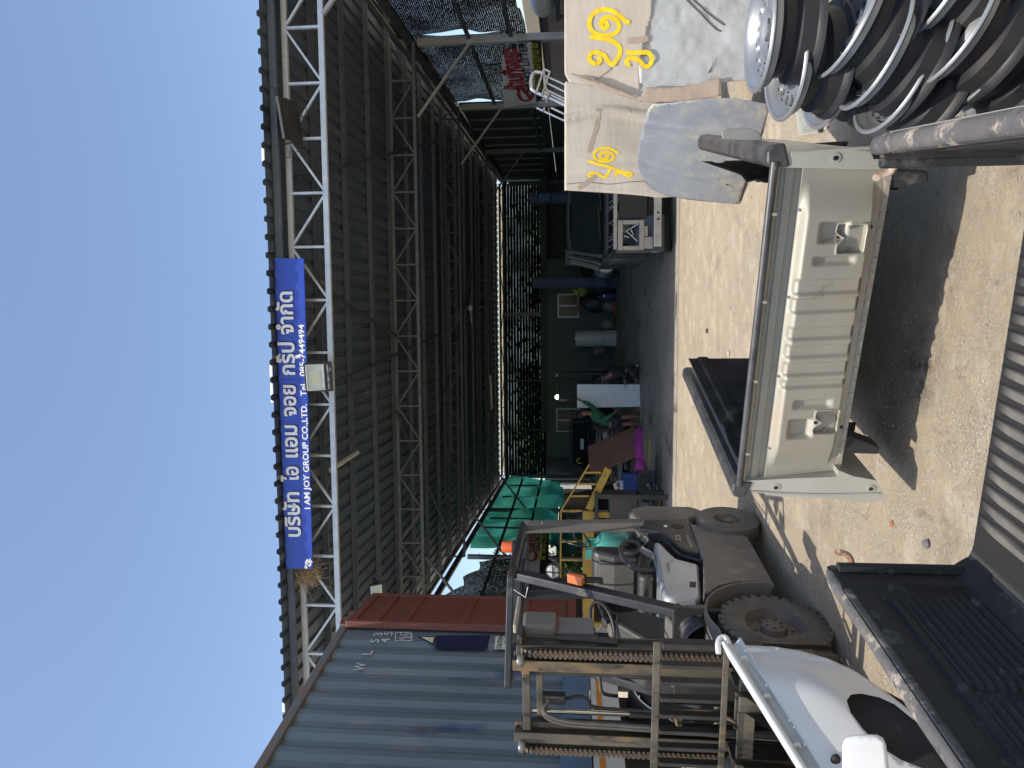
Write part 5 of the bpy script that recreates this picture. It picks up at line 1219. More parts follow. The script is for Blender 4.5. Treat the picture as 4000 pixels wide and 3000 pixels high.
MB(T).box(-.035, .035, -.03, .02, -.062, .062).build("indicator_lens", mat("orange_lens", (.80, .20, .06), (.7, .17, .05), rough=.25, coat=.4), fk, bevel=.01, seg=3)
MB(T).box(-.04, .04, .021, .04, -.07, .07).build("indicator_base", fblk, fk, bevel=.006)
MB(Matrix.Translation((.46, .98, 1.42)) @ Matrix.Rotation(radians(8), 4, 'Y')).box(-.01, .02, -.03, .03, 0, 0)
mb = MB(Matrix.Translation((.53, onp(1.52)+.06, 1.53))); mb.box(-.012, .012, -.035, .035, -.10, .10); mb.build("side_mirror", blkm, fk, bevel=.01)
for z0, z1 in ((1.70, 1.62), (1.78, 1.68)):
    mb = MB(); mb.tube(catmull([(.56, onp(z0)-.03, z0), (.60, onp(z0)-.05, (z0+z1)/2+.02), (.56, onp(z1)-.01, z1)], 5), .004, 5); mb.build("wire", blkm, fk)
for (yy, zz, x) in ((1.66, 2.05, .43), (.7, 2.12, .3)):
    mb = MB(); mb.tube([(x+.08, yy, zz+.03), (x, yy-.02, zz-.1), (x+.1, yy-.04, zz-.12)], .004, 5); mb.build("cable_tie", white, fk)
# ---------------- mast
MY = -.42
mc = .23
def rail(x0, x1, y0, y1, z0, z1, mt, name="mast_rail"):
    mb = MB(); mb.box(x0, x1, y0, y0+.012, z0, z1); mb.box(x0, x1, y1-.012, y1, z0, z1); xm = (x0+x1)/2; mb.box(xm-.008, xm+.008, y0+.0125, y1-.0125, z0, z1)
    return mb.build(name, mt, fk, bevel=.003)
for s_ in (1, -1):
    X = lambda a: mc+s_*a
    def srt(a, b_): return sorted((X(a), X(b_)))
    a, b_ = srt(.30, .37); rail(a, b_, MY-.03, MY+.09, .10, 2.0, fsteel)
    a, b_ = srt(.215, .285); rail(a, b_, MY-.06, MY+.05, .16, 2.02, fsteel)
    a, b_ = srt(.165, .212); MB().box(a, b_, MY-.02, MY+.03, .2, 1.98).build("mast_web", fblk, fk, bevel=.004)
    # lift cylinder and tube
    mb = MB(); mb.tube([(X(.14), MY+.06, .25), (X(.14), MY+.06, 1.30)], .030, 16); mb.build("lift_cylinder", fblk, fk, smooth=40)
    mb = MB(); mb.tube([(X(.14), MY+.06, 1.30), (X(.14), MY+.06, 1.94)], .018, 14); mb.build("cylinder_rod", chrome, fk, smooth=40)
    # chain: link by link, one part
    mb = MB(); xc = X(.335); yc = MY-.055
    z = .55; k = 0
    while z < 1.90:
        mb.box(xc-.026, xc+.026, yc-.013, yc+.013, z, z+.018); mb.box(xc-.012, xc+.012, yc-.017, yc+.010, z+.0185, z+.0285)
        z += .030
    n = 9
    for k in range(n):
        a = pi*.0+pi*(k+.5)/n; mb.box(xc-.022, xc+.022, -.011, .011, -.009, .009, Matrix.Translation((0, yc+.075-.075*cos(a), 1.90+.075*sin(a))) @ Matrix.Rotation(-a, 4, 'X'))
    mb.build("chain", mat("chain_rust", (.17, .125, .09), (.10, .08, .06), sc=30, rough=.55, metal=.4), fk)
    mb = MB(); mb.lathe([(.001, -.02), (.068, -.02), (.068, -.012), (.058, -.008), (.058, .008), (.068, .012), (.068, .02), (.001, .02)], Matrix.Translation((xc, yc+.075, 1.90)) @ Matrix.Rotation(pi/2, 4, 'Y'), 28); mb.build("chain_sheave", fblk, fk, smooth=30)
    a, b_ = srt(.30, .42); mb = MB(); mb.box(a, b_, MY-.02, MY+.13, 1.96, 1.975); mb.build("mast_cap", fblk, fk, bevel=.004)
    mb = MB(); mb.lathe([(.001, 0), (.03, 0), (.038, .01), (.038, .03), (.03, .04), (.001, .04)], Matrix.Translation((X(.30), MY-.075, 1.95)), 24); mb.build("guide_roller", mat("roller_steel", (.30, .30, .29), (.2, .2, .19), sc=9, rough=.4, metal=.5), fk, smooth=40)
MB().box(.56, .66, MY+.10, MY+.28, 1.76, 1.97).build("cylinder_head", fgrey, fk, bevel=.02)
MB().box(.57, .61, MY+.12, MY+.3, 1.52, 1.75).build("guide_plate", mat("plate_grey", (.17, .165, .15), rough=.6), fk, bevel=.01)
mb = MB(); mb.tube([(.60, MY+.06, 1.75), (.60, MY+.05, 1.50)], .013, 8); mb.tube([(.60, MY+.05, 1.50), (.60, MY+.04, 1.38)], .02, 8); mb.build("anchor_bolt", fblk, fk, smooth=30)
for z, dy, h_ in ((1.94, -.03, .05), (1.86, .04, .04), (.62, .0, .10), (.28, .02, .12)):
    MB().box(mc-.212, mc+.212, MY+dy-.012, MY+dy+.012, z-h_/2, z+h_/2).build("mast_crossbar", fsteel, fk, bevel=.005)
MB().box(mc-.05, mc+.01, MY-.005, MY+.05, 1.70, 1.84).build("hose_bracket", fblk, fk, bevel=.006)
mb = MB(); mb.tube(catmull([(mc-.03, MY+.03, 1.70), (mc-.03, MY+.06, 1.62), (mc-.04, MY+.05, 1.56), (mc-.08, MY+.04, 1.54), (mc-.09, MY+.03, 1.40), (mc-.09, MY+.02, .95)], 6), .011, 8); mb.build("hydraulic_pipe", fblk, fk, smooth=1)
for o in (0, .022):
    mb = MB(); mb.tube(catmull([(mc-.02, MY-.01, 1.80), (mc-.06-o, MY-.06, 1.83), (mc-.11-o, MY-.07, 1.70), (mc-.13-o, MY-.06, 1.40), (mc-.14-o, MY-.07, .9), (mc-.15-o, MY-.08, .35)], 6), .0125, 8); mb.build("hydraulic_hose", mat("hose_grey", (.12, .11, .095), (.07, .065, .06), sc=9, rough=.6), fk, smooth=1)
mb = MB(); mb.tube(catmull([(.26, MY+.5, 1.56), (.24, MY+.4, 1.55), (.18, MY+.30, 1.48), (.10, MY+.25, 1.46), (.04, MY+.30, 1.36)], 6), .012, 8); mb.build("grab_handle", fsteel, fk, smooth=1)
for o in (0, .035):
    mb = MB(); mb.tube(catmull([(mc-.05-o, MY-.09, 1.0), (mc-.05-o, MY-.10, 1.06-o), (mc+.0, MY-.10, 1.075-o), (mc+.01, MY-.10, 1.0), (mc+.015, MY-.1, .85-o), (mc-.03, MY-.12, .70), (mc-.12, MY-.12, .58)], 6), .010, 8); mb.build("brass_pipe", mat("pipe_tan", (.30, .22, .14), (.2, .15, .1), sc=9, rough=.45, metal=.4), fk, smooth=1)
MB().box(mc-.10, mc+.10, MY+.11, MY+.13, .62, 1.02).build("valve_plate", fblk, fk, bevel=.006)
# carriage, backrest and forks
CY = -.66
for x in [mc-.53+.106*k for k in range(11)]:
    if abs(x-(mc+.53)) < .01: continue
    mb = MB(); mb.box(x-.012, x+.012, CY-.045, CY+.005, .80, 1.155); mb.build("backrest_bar", fblk, fk, bevel=.003)
MB().box(mc-.56, mc+.56, CY-.016, CY-.004, 1.156, 1.20).build("backrest_frame", fsteel, fk, bevel=.004)
MB().box(mc-.56, mc+.56, CY-.062, CY-.047, .785, .82).build("backrest_frame", fsteel, fk, bevel=.004)
MB().box(mc+.53, mc+.57, CY-.046, CY+.02, .60, 1.155).build("backrest_frame", fblk, fk, bevel=.01)
for z in (.66, .36): MB().box(mc-.52, mc+.52, CY-.02, CY+.03, z-.045, z+.045).build("carriage_bar", fsteel, fk, bevel=.006)
for s_ in (-1, 1):
    MB().box(mc+s_*.24-.02, mc+s_*.24+.02, CY+.031, CY+.22, .30, .72).build("carriage_plate", fblk, fk, bevel=.006)
    x = mc+s_*.22; xprism([(CY-.065, .72), (CY-.025, .72), (CY-.025, .10), (CY-.9, .075), (CY-1.0, .065), (CY-1.0, .055), (CY-.065, .05)], x-.05, x+.05).build("fork", fsteel, fk, bevel=.006)
# ================================================================ gas cylinder on the counterweight
gp = FM @ V((.20, 1.80, 1.12)); gas = thing("gas_cylinder", "teal gas cylinder lying on the counterweight behind the forklift seat", "gas cylinder", gp, FR_)
teal = mat("teal_paint", (.09, .36, .30), (.07, .30, .25), sc=4, rough=.3, coat=.3, dirt=((.25, .33, .3), .72, 9))
mb = MB(); mb.lathe([(.001, .0), (.10, .0), (.15, .03), (.165, .09), (.165, .21), (.15, .28), (.10, .32), (.04, .335), (.001, .335)], n=36); mb.build("tank_body", teal, gas, smooth=1)
mb = MB(); mb.lathe([(.095, .31), (.10, .42), (.094, .42), (.088, .31)], n=30, a0=.4, a1=5.2); mb.build("collar", teal, gas, smooth=40)
mb = MB(); mb.tube([(0, 0, .33), (0, 0, .40)], .02, 10); mb.tube([(-.03, 0, .38), (.05, 0, .38)], .014, 10); mb.build("valve", MATS["brass"], gas, smooth=30)
mb = MB(); mb.tube(catmull([(.05, 0, .38), (.10, -.03, .40), (.16, .02, .46), (.12, .1, .52), (.02, .12, .50), (-.05, .14, .36)], 6), .010, 8); mb.build("gas_hose", blkm, gas, smooth=1)
mb = MB(); mb.tube(catmull([(.02, -.02, .40), (.08, -.14, .44), (.10, -.12, .56), (.08, .0, .62), (.03, .06, .58)], 6), .009, 8); mb.build("gas_hose", blkm, gas, smooth=1)
# ================================================================ INSIDE THE SHED
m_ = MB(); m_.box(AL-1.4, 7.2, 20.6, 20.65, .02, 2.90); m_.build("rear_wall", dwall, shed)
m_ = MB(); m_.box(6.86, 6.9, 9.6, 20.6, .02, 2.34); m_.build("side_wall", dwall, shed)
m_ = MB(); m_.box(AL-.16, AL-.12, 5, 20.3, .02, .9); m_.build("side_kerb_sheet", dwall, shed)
offm = mat("office_green_grey", (.085, .105, .105), (.07, .088, .09), sc=1.2, rough=.6)
OB = 18.9; OP = S(0, OB, 0)
def op(sx, sy): q = PP(sx, sy, OP, AE); a, _ = sinv(q); return a, q.z
off = thing("site_office", "grey-green office wall with two sliding windows at the back of the shed", "office", S(1, OB+.1, 0), -TH)
a0 = op(2300, 1786)[0]; a1 = op(2300, 1010)[0]; zt_ = op(2135, 1400)[1]
w1 = (op(2178, 1242), op(2262, 1147)); w2 = (op(2172, 1687), op(2266, 1594))
W_ = sorted([(w2[0][0], w2[1][0], w2[1][1], w2[0][1]), (w1[0][0], w1[1][0], w1[1][1], w1[0][1])])
mb = MB(SM); xs = a0
for (x0, x1_w, z0, z1) in W_:
    mb.box(xs, x0, OB, OB+.1, .02, zt_); mb.box(x0, x1_w, OB, OB+.1, .02, z0); mb.box(x0, x1_w, OB, OB+.1, z1, zt_); xs = x1_w
mb.box(xs, a1, OB, OB+.1, .02, zt_); mb.box(a0, a1, OB+.11, OB+1.9, zt_-.05, zt_); mb.build("wall", offm, off, world=True)
frm = mat("alu_frame", (.36, .40, .40), (.3, .33, .33), rough=.4, metal=.3)
for (x0, x1_w, z0, z1) in W_:
    mb = MB(SM)
    for q in ((x0, x1_w, z0, z0+.06), (x0, x1_w, z1-.06, z1), (x0, x0+.06, z0+.061, z1-.061), (x1_w-.06, x1_w, z0+.061, z1-.061), ((x0+x1_w)/2-.03, (x0+x1_w)/2+.03, z0+.061, z1-.061)): mb.box(q[0], q[1], OB-.03, OB+.05, q[2], q[3])
    wn = mb.build("window", frm, off, world=True); mb = MB(SM); mb.box(x0+.06, x1_w-.06, OB+.02, OB+.03, z0+.06, z1-.06); mb.build("pane", glass("dark_glass", (.015, .03, .028)), wn, world=True)
def car(label, cat, name, p, rz, paint, frontm, full=False, arch=.36):
    """front end of a pickup cab. local: x right, y back, z up, origin under the middle of the front"""
    t = thing(name, label, cat, p, rz)
    W = .84; 
    # cab sides with door and roof
    def loft(secs, nm, mt, n=14, par=t, sm=50):
        mb = MB(); vs = []; 
        for sec in secs: vs += sec
        k = len(secs[0]); mb.add(vs, [(j*k+i, j*k+i+1, (j+1)*k+i+1, (j+1)*k+i) for j in range(len(secs)-1) for i in range(k-1)]); return mb.build(nm, mt, par, smooth=sm, solid=.004)
    loft([[(-W, y, z0_), (-W*1.01, y, .75), (-W, y, 1.12)] for y, z0_ in ((.95, .35), (2.0, .35), (3.0, .35))], "side_panel", paint)
    loft([[(W, y, z0_), (W*1.01, y, .75), (W, y, 1.12)] for y, z0_ in ((.95, .35), (2.0, .35), (3.0, .35))], "side_panel", paint)
    ro = []
    for y, dz in ((1.55, -.035), (1.75, 0), (2.3, .02), (2.9, .0)):
        ro.append([(x, y, 1.70+dz+.05*(1-(x/.66)**2)) for x in [-.66+1.32*i/12 for i in range(13)]])
    loft(ro, "roof", paint)
    for s_ in (-1, 1):
        mb = MB(); mb.bar((s_*.80, 1.0, 1.12), (s_*.655, 1.56, 1.69), .055, .05); mb.build("windscreen_pillar", paint, t, bevel=.01)
        mb = MB(); mb.bar((s_*.83, 1.9, 1.1), (s_*.68, 1.95, 1.71), .05, .07); mb.build("door_pillar", paint, t, bevel=.01)
        mb = MB(); mb.bar((s_*.83, 2.95, 1.1), (s_*.67, 2.88, 1.70), .05, .1); mb.build("rear_pillar", paint, t, bevel=.01)
        mb = MB(); mb.bar((s_*.655, 1.56, 1.70), (s_*.67, 2.9, 1.71), .05, .04); mb.build("roof_gutter", paint, t, bevel=.01)
        mb = MB(); mb.hull([(s_*.80, 1.1, 1.13), (s_*.825, 1.88, 1.13), (s_*.69, 1.9, 1.66), (s_*.67, 1.58, 1.66)], (s_*.004, 0, 0)); mb.build("side_window", glass("car_glass"), t)
    mb = MB(); mb.hull([(-.76, 1.02, 1.14), (.76, 1.02, 1.14), (.62, 1.55, 1.66), (-.62, 1.55, 1.66)], (0, .006, .004)); ws = mb.build("windscreen", glass("car_glass"), t)
    mb = MB(); mb.bar((-.5, 1.0, 1.16), (.1, 1.03, 1.20), .015, .012); mb.bar((.0, .99, 1.15), (.55, 1.03, 1.20), .015, .012); mb.build("wiper", blkm, t)
    loft([[(x, 1.02, 1.12), (x, .92, 1.10), (x, .85, 1.02)] for x in [-.8+1.6*i/10 for i in range(11)]], "cowl_panel", blkm)
    # seats/dash behind the glass
    mb = MB(); mb.box(-.72, .72, 1.15, 1.4, .85, 1.12); mb.build("dashboard", frub, t, bevel=.03)
    for s_ in (-1, 1):
        mb = MB(); mb.box(s_*.38-.24, s_*.38+.24, 2.0, 2.2, .7, 1.35); mb.box(s_*.38-.12, s_*.38+.12, 2.05, 2.15, 1.35, 1.55); mb.build("seat", frub, t, bevel=.04)
    # front wings with a real wheel arch
    for s_ in (-1, 1):
        prof = [(.02, .95), (.30, 1.02), (.92, 1.08), (.98, .95), (.98, .38)]+[(.52+.42*cos(a), .36+.40*sin(a)) for a in [pi*k/12 for k in range(0, 12)]]+[(.10, .36), (.03, .55)]
        mb = xprism(prof, s_*.80, s_*.855); mb.build("front_wing", paint, t, bevel=.012, seg=3)
        mb = MB(); n = 16; mb.grid(lambda u, v, s_=s_: (s_*(.26+.58*v), .46+.42*cos(pi*(.08+.92*u)), .34+.40*sin(pi*u)+.006*sin(v*60)-.16*smooth01((u-.72)/.28)), 18, 20); mb.build("arch_liner", mat("liner_plastic", (.045, .055, .065), (.06, .07, .08), rough=.5), t, smooth=50, solid=.004)
        wheel(t, Matrix.Translation((s_*.70, .52, .33)) @ Matrix.Rotation(s_*pi/2, 4, 'Y'), .33, .2, tyrem, rim_silver, .2)
        # radiator support corner: a plate with a real lamp opening
        mb = MB(); cx_ = s_*.56
        for b_ in ((cx_-.26, cx_+.22, .84, .92), (cx_-.26, cx_+.22, .50, .58), (cx_-.26, cx_-.19, .58, .84), (cx_+.15, cx_+.22, .58, .84)):
            x0, x1_w = b_[0], b_[1]
            mb.box(x0, x1_w, -.01, .02, b_[2], b_[3])
        mb.box(cx_-.24, cx_-.05, -.012, .018, .36, .499); mb.box(cx_-.04, cx_+.12, -.012, .018, .44, .499); mb.build("lamp_panel", frontm, t, bevel=.02, seg=3)
        mb = MB(); mb.tube([(s_*.48, .1, .7), (s_*.62, .25, .62), (s_*.55, .3, .8)], .012, 6); mb.tube([(s_*.40, .05, .60), (s_*.5, .1, .78), (s_*.66, .12, .60)], .01, 6); mb.build("wiring", white if not full else blkm, t)
        if full:
            mb = MB(); mb.ball((s_*.56, .08, .71), .12, 10, (1.2, .7, .9)); mb.build("headlight", mat("lamp_clear", (.4, .4, .4), rough=.1, coat=.5), t, smooth=1)
    mb = MB(); mb.box(-.80, .80, .0, .05, .93, .99); mb.build("bonnet_slam_panel", frontm, t, bevel=.01)
    mb = MB(); mb.box(-.78, .70, -.12, -.04, .24, .36); mb.build("bumper_beam", mat("beam_grey", (.30, .30, .29), (.2, .2, .2), sc=5, rough=.5, metal=.4), t, bevel=.01)
    for x in (-.35, -.25, .25, .35): mb = MB(); mb.tube([(x, -.122, .30), (x, -.13, .30)], .018, 12); mb.build("beam_hole", ink, t)
    mb = MB(); mb.box(-.30, .30, .06, .12, .45, .90); 
    for k in range(22): mb.box(-.29+k*.0265, -.28+k*.0265, .05, .06, .46, .89)
    mb.build("radiator", mat("radiator_black", (.03, .03, .03), rough=.5), t)
    mb = MB()
    for k in range(9):
        x = random.uniform(-.6, .6); y = random.uniform(.3, .75); mb.box(x-.08, x+.08, y-.06, y+.06, .55, random.uniform(.75, .98))
    for k in range(8):
        x = random.uniform(-.7, .6); mb.tube(catmull([(x, .2, .85), (x+.12, .4, 1.0), (x+.05, .7, .9), (x-.05, .85, 1.02)], 4), .014, 6)
    mb.build("engine", mat("engine_mix", (.10, .10, .10), (.22, .22, .21), sc=9, rough=.4, metal=.4), t, bevel=.01)
    for x in (-.62, -.1, .3):
        mb = MB(); mb.tube([(x, .15, 1.0), (x+.05, .85, 1.04)], .015, 6); mb.build("pipe", rim_silver, t)
    mb = MB(); mb.box(-.45, .45, .2, 3.0, .28, .42); mb.build("chassis", blkm, t)
    mb = MB(); mb.box(-.75, .75, 2.95, 3.02, .4, 1.15); mb.build("cab_rear", paint, t)
    if full:
        loft([[(x, y, 1.03+.06*(y-0)/.95-.05*(x/.8)**2) for x in [-.78+1.56*i/10 for i in range(11)]] for y in (.02, .3, .6, .95)], "bonnet", paint)
    return t
greyp = mat("pickup_grey", (.075, .08, .08), (.10, .09, .075), sc=2.2, rough=.35, metal=.3, coat=.2, dirt=((.17, .14, .10), .58, 3))
cream = mat("cream_steel", (.36, .34, .29), (.28, .26, .22), sc=4, rough=.5, dirt=((.2, .18, .16), .68, 6))
blackp = mat("pickup_black", (.03, .032, .035), (.05, .05, .05), sc=3, rough=.3, coat=.3)
cg = PD(2600, 772, 11.45); cg.z = .02
car("grey pickup cab stripped of bonnet and grille, cream lamp frames showing, at the shed edge", "pickup cab", "stripped_pickup", cg, -radians(4), greyp, cream)
cgo = PD(2430, 1778, 20.5); cgo.z = .02
k2 = car("black pickup at the left rear behind the leaning brown boards", "pickup", "dark_pickup", cgo, -radians(8), blackp, blackp, True)
for (o_, w__) in (((-.55, 1.50), .05),):
    mb = MB(); mb.tube([(-.50+.08*cos(a), 1.28, 1.42+.10*sin(a)) for a in [k*.5 for k in range(10)]], .018, 6); mb.build("spray_mark", yel, k2)
mb = MB(); mb.box(-.12, .2, 1.20, 1.21, 1.30, 1.42); mb.build("paper_sticker", mat("paper_blue", (.35, .5, .6), rough=.6), k2)
# ---- silver wing and its car, far right rear
silv = mat("car_silver", (.55, .56, .56), (.48, .49, .49), rough=.25, metal=.5, coat=.4)
pc = PD(2430, 1010, 24.5); pc.z = .02
c3 = thing("silver_car", "small silver car body with a bare wheel arch behind the stripped grey pickup", "car", pc, -radians(8))
def scar(u, v):
    y = 3.0*u; prof = [(-.50, .25), (-.62, .42), (-.66, .60), (-.62, .80), (-.50, .90), (0, .97), (.50, .90), (.62, .80), (.66, .60), (.62, .42), (.5, .25)]
    k = v*(len(prof)-1); i = min(int(k), len(prof)-2); f = k-i; x = prof[i][0]*(1-f)+prof[i+1][0]*f; z = prof[i][1]*(1-f)+prof[i+1][1]*f
    e = smooth01(u/.12); return (x*(.72+.28*e), y, .3+(z-.3)*(.75+.25*e))
mb = MB(); mb.grid(scar, 24, 40); mb.add([scar(0, k/40) for k in range(41)], [tuple(range(41))]); mb.build("body", silv, c3, smooth=60)
mb = MB(); mb.box(-.55, .55, 1.2, 2.8, .95, 1.35); mb.build("cabin", glass("car_glass"), c3, bevel=.12, seg=4)
for s_ in (-1, 1):
    mb = MB(); mb.lathe([(.001, 0), (.27, 0), (.27, .03)], Matrix.Translation((s_*.60, .62, .42)) @ Matrix.Rotation(s_*pi/2, 4, 'Y'), 28); mb.build("wheel_arch", blkm, c3)
    wheel(c3, Matrix.Translation((s_*.56, .62, .29)) @ Matrix.Rotation(s_*pi/2, 4, 'Y'), .27, .15, tyrem, rim_silver, .16)
# ---- two post lift
lb = mat("lift_blue", (.05, .10, .22), (.035, .07, .16), sc=4, rough=.5, dirt=((.12, .10, .08), .66, 5))
def liftpost(label, sy, d, ztop, w_=.28):
    p = PD(2400, sy, d); p.z = .02; t = thing("car_lift_post", label, "lift post", p, -TH, "blue car lift posts")
    MB().box(-w_/2, -w_/2+.03, -.12, .12, 0, ztop).build("column", lb, t); MB().box(w_/2-.03, w_/2, -.12, .12, 0, ztop).build("column", lb, t)
    MB().box(-w_/2+.031, w_/2-.031, .09, .12, 0, ztop).build("column_back", lb, t); MB().box(-w_/2-.05, w_/2+.05, -.2, .2, 0, .03).build("base_plate", lb, t)
    MB().box(-w_/2+.04, w_/2-.04, -.2, .08, .35, .85).build("carriage", lb, t, bevel=.01); MB().bar((0, -.2, .4), (.1, -1.0, .32), .1, .08).build("lift_arm", lb, t)
liftpost("blue car lift post standing left of the silver car in front of the office", 1103, 27.2, 3.2, .36)
liftpost("blue car lift post with a motor box, right of the stripped pickup roof", 770, 25, 3.15, .34)
p = PD(2140, 772, 24.8); t_ = thing("lift_motor", "boxy dark motor on top of the right-hand lift post", "motor", p, -TH); MB().box(-.16, .16, -.15, .15, -.1, .35).build("motor_body", lb, t_, bevel=.04)
# ---- roll, bags, drum, cabinet
wrapm = mat("wrap_white", (.62, .66, .66), (.52, .56, .56), sc=4, rough=.3, bump=.4, bsc=12)
p = PD(2400, 1321, 27.5); p.z = .02; rl = thing("bubble_wrap_roll", "tall white bubble wrap roll standing upright by the office wall", "roll", p, 0)
MB().lathe([(.001, 0), (.31, 0), (.315, .05), (.31, .5), (.318, .9), (.31, 1.45), (.30, 1.55), (.06, 1.55)], n=40).build("wrap", wrapm, rl, smooth=40)
MB().lathe([(.06, 1.545), (.06, 1.60), (.04, 1.60), (.04, 1.5)], n=20).build("core_tube", card, rl)
def blob(name, label, cat, sx, sy, d, r, sc, mt, seed=0, par=None, z=None):
    p = PD(sx, sy, d); z0 = p.z if z is None else z
    mb = MB(Matrix.Translation((p.x, p.y, z0)))
    def fn(u, v):
        a = u*2*pi; b_ = v*pi; n_ = 1+.35*(vnoise(u*9+seed, v*7+seed)-.5)+.15*(vnoise(u*25+seed, v*19)-.5)
        if u > .97: n_ = 1+.35*(vnoise((1-u)*9+seed, v*7+seed)-.5)
        return (r*sc[0]*n_*sin(b_)*cos(a), r*sc[1]*n_*sin(b_)*sin(a), max(-r*sc[2]*n_*cos(b_), .025-z0))
    mb.grid(fn, 30, 18); o = mb.build(name, mt, smooth=1); tag(o, label, cat); return o
clear = mat("clear_bag", (.30, .32, .32), (.18, .19, .19), sc=8, rough=.25, bump=.5, bsc=10)
blob("plastic_bag", "crumpled clear plastic bag on the floor right of the thin rear post", "bag", 2378, 1192, 28.2, .35, (.7, .5, .8), clear, 1)
blob("plastic_wrap", "loose clear wrapping heaped between the white roll and the thin post", "wrapping", 2375, 1268, 28.1, .38, (.6, .5, .9), clear, 5)
blob("black_bag", "large black bag slumped against the office below the right window", "bag", 2330, 1182, 28.3, .5, (.7, .5, 1.3), blkm, 7)
blob("waste_bag", "pale knotted bag beside the second forklift at the back", "bag", 2340, 1368, 27.5, .22, (.8, .8, 1.3), mat("bag_pink", (.25, .15, .14), (.12, .13, .13), sc=5, rough=.4), 9)
blob("orange_rag", "orange rag on the floor at the foot of the thin rear post", "rag", 2397, 1200, 27.6, .13, (1.7, .8, .5), mat("rag_orange", (.65, .12, .03), rough=.8), 4, z=.06)
blob("yellow_rag", "yellow and black sheeting on the floor left of the orange rag", "rag", 2395, 1250, 27.6, .12, (2.2, .8, .5), mat("rag_yellow", (.35, .24, .03), (.02, .02, .02), sc=9, rough=.8), 6, z=.05)
blob("work_jacket", "yellow-green camouflage jacket hanging beside the blue lift post", "jacket", 2264, 1137, 27.6, .22, (.9, .4, 1.2), mat("jacket_green", (.42, .46, .12), (.06, .08, .03), sc=8, rough=.8), 3)
p = PD(2390, 1158, 27.7); p.z = .02; dr_ = thing("blue_drum", "dark blue gas drum with a white tag standing by the lift post", "drum", p, 0)
MB().lathe([(.001, 0), (.19, 0), (.20, .04), (.2, .48), (.15, .58), (.08, .60), (.08, .68), (.001, .68)], n=28).build("drum_body", mat("drum_blue", (.02, .05, .15), rough=.4), dr_, smooth=40)
MB().box(-.05, .05, -.205, -.20, .42, .5).build("tag", white, dr_)
p = PD(2300, 1005, 27); p.z = .02; cb = thing("grey_cabinet", "tall pale grey cabinet behind the silver car", "cabinet", p, -TH)
MB().box(-.30, .30, 0, .5, 0, 1.95).build("cabinet_body", mat("cabinet_grey", (.20, .21, .21), rough=.5), cb, bevel=.01); MB().box(-.29, .29, -.02, -.002, .05, 1.9).build("cabinet_door", mat("cabinet_grey", (.2, .2, .2)), cb, bevel=.006)
# motorcycle in front of the cabinet
p = PD(2400, 1035, 25.6); p.z = .02; mt_ = thing("motorcycle", "dark motorcycle parked behind the silver car with its mirrors sticking up", "motorcycle", p, -.5)
for y in (0, 1.2): mb = MB(); mb.lathe([(.24, -.05), (.29, -.04), (.3, 0), (.29, .04), (.24, .05)], Matrix.Translation((0, y, .3)) @ Matrix.Rotation(pi/2, 4, 'Y'), 28); mb.build("wheel", tyrem, mt_, smooth=40)
mb = MB(); mb.tube(catmull([(0, .0, .3), (0, .12, .8), (0, .22, 1.0), (0, .5, .7), (0, .9, .75), (0, 1.3, .85)], 5), [.03]*26, 8); mb.build("frame", blkm, mt_)
mb = MB(); mb.box(-.12, .12, .55, 1.25, .72, .84); mb.build("seat", frub, mt_, bevel=.04); mb = MB(); mb.box(-.13, .13, .35, .7, .35, .75); mb.build("engine", blkm, mt_, bevel=.05)
mb = MB(); mb.tube([(-.35, .25, 1.08), (0, .18, 1.02), (.35, .25, 1.08)], .014, 8); mb.tube([(-.25, .22, 1.06), (-.33, .2, 1.3)], .007, 6); mb.tube([(.25, .22, 1.06), (.33, .2, 1.3)], .007, 6); mb.build("handlebar", blkm, mt_)
for s_ in (-1, 1): MB().ball((s_*.35, .2, 1.34), .07, 8, (1, .3, .7)).build("mirror", blkm, mt_, smooth=1)
A = PD(2250, 1162, 28); B = PD(2262, 1218, 27.9); mb = MB(); mb.bar(A, B, .04, .09); tag(mb.build("wooden_plank", mat("wood_tan", (.30, .18, .08), rough=.7)), "short tan plank lying across the clutter under the right office window", "plank")
# ---- second forklift at the back
p = PD(2400, 1500, 22.5); p.z = .02; f2 = thing("rear_forklift", "dark second forklift deep in the shed with one lamp lit", "forklift", p, .15)
for x in (-.45, -.30, .30, .45): MB().box(x-.04, x+.04, -.1, .02, .1, 2.1).build("mast_rail", fblk, f2)
for z in (.5, 2.05): MB().box(-.40, .40, -.08, 0, z-.05, z+.05).build("mast_crossbar", fblk, f2)
MB().box(-.5, .5, .25, 1.9, .3, 1.0).build("body", blackp, f2, bevel=.08, seg=3)
for s_ in (-1, 1):
    wheel(f2, Matrix.Translation((s_*.46, .15, .34)) @ Matrix.Rotation(s_*pi/2, 4, 'Y'), .34, .18, tyrem, dtrs, .2)
    wheel(f2, Matrix.Translation((s_*.44, 1.6, .27)) @ Matrix.Rotation(s_*pi/2, 4, 'Y'), .27, .16, tyrem, dtrs, .15)
    mb = MB(); mb.bar((s_*.45, .3, 1.0), (s_*.42, .75, 2.15), .06, .06); mb.bar((s_*.45, 1.7, 1.0), (s_*.42, 1.6, 2.15), .06, .06); mb.build("pillar", fblk, f2)
    MB().ball((s_*.36, .42, 2.15 if s_ < 0 else 2.15), .07, 10, (1, .5, 1)).build("work_lamp", mat("lamp_lit", (1, .9, .7), emit=(1, .78, .5), es=9) if s_ < 0 else rim_silver, f2, smooth=1)
MB().box(-.45, .45, .7, 1.65, 2.13, 2.18).build("overhead_guard", fblk, f2, bevel=.01); MB().box(-.25, .25, 1.0, 1.15, 1.0, 1.5).build("seat", frub, f2, bevel=.05)
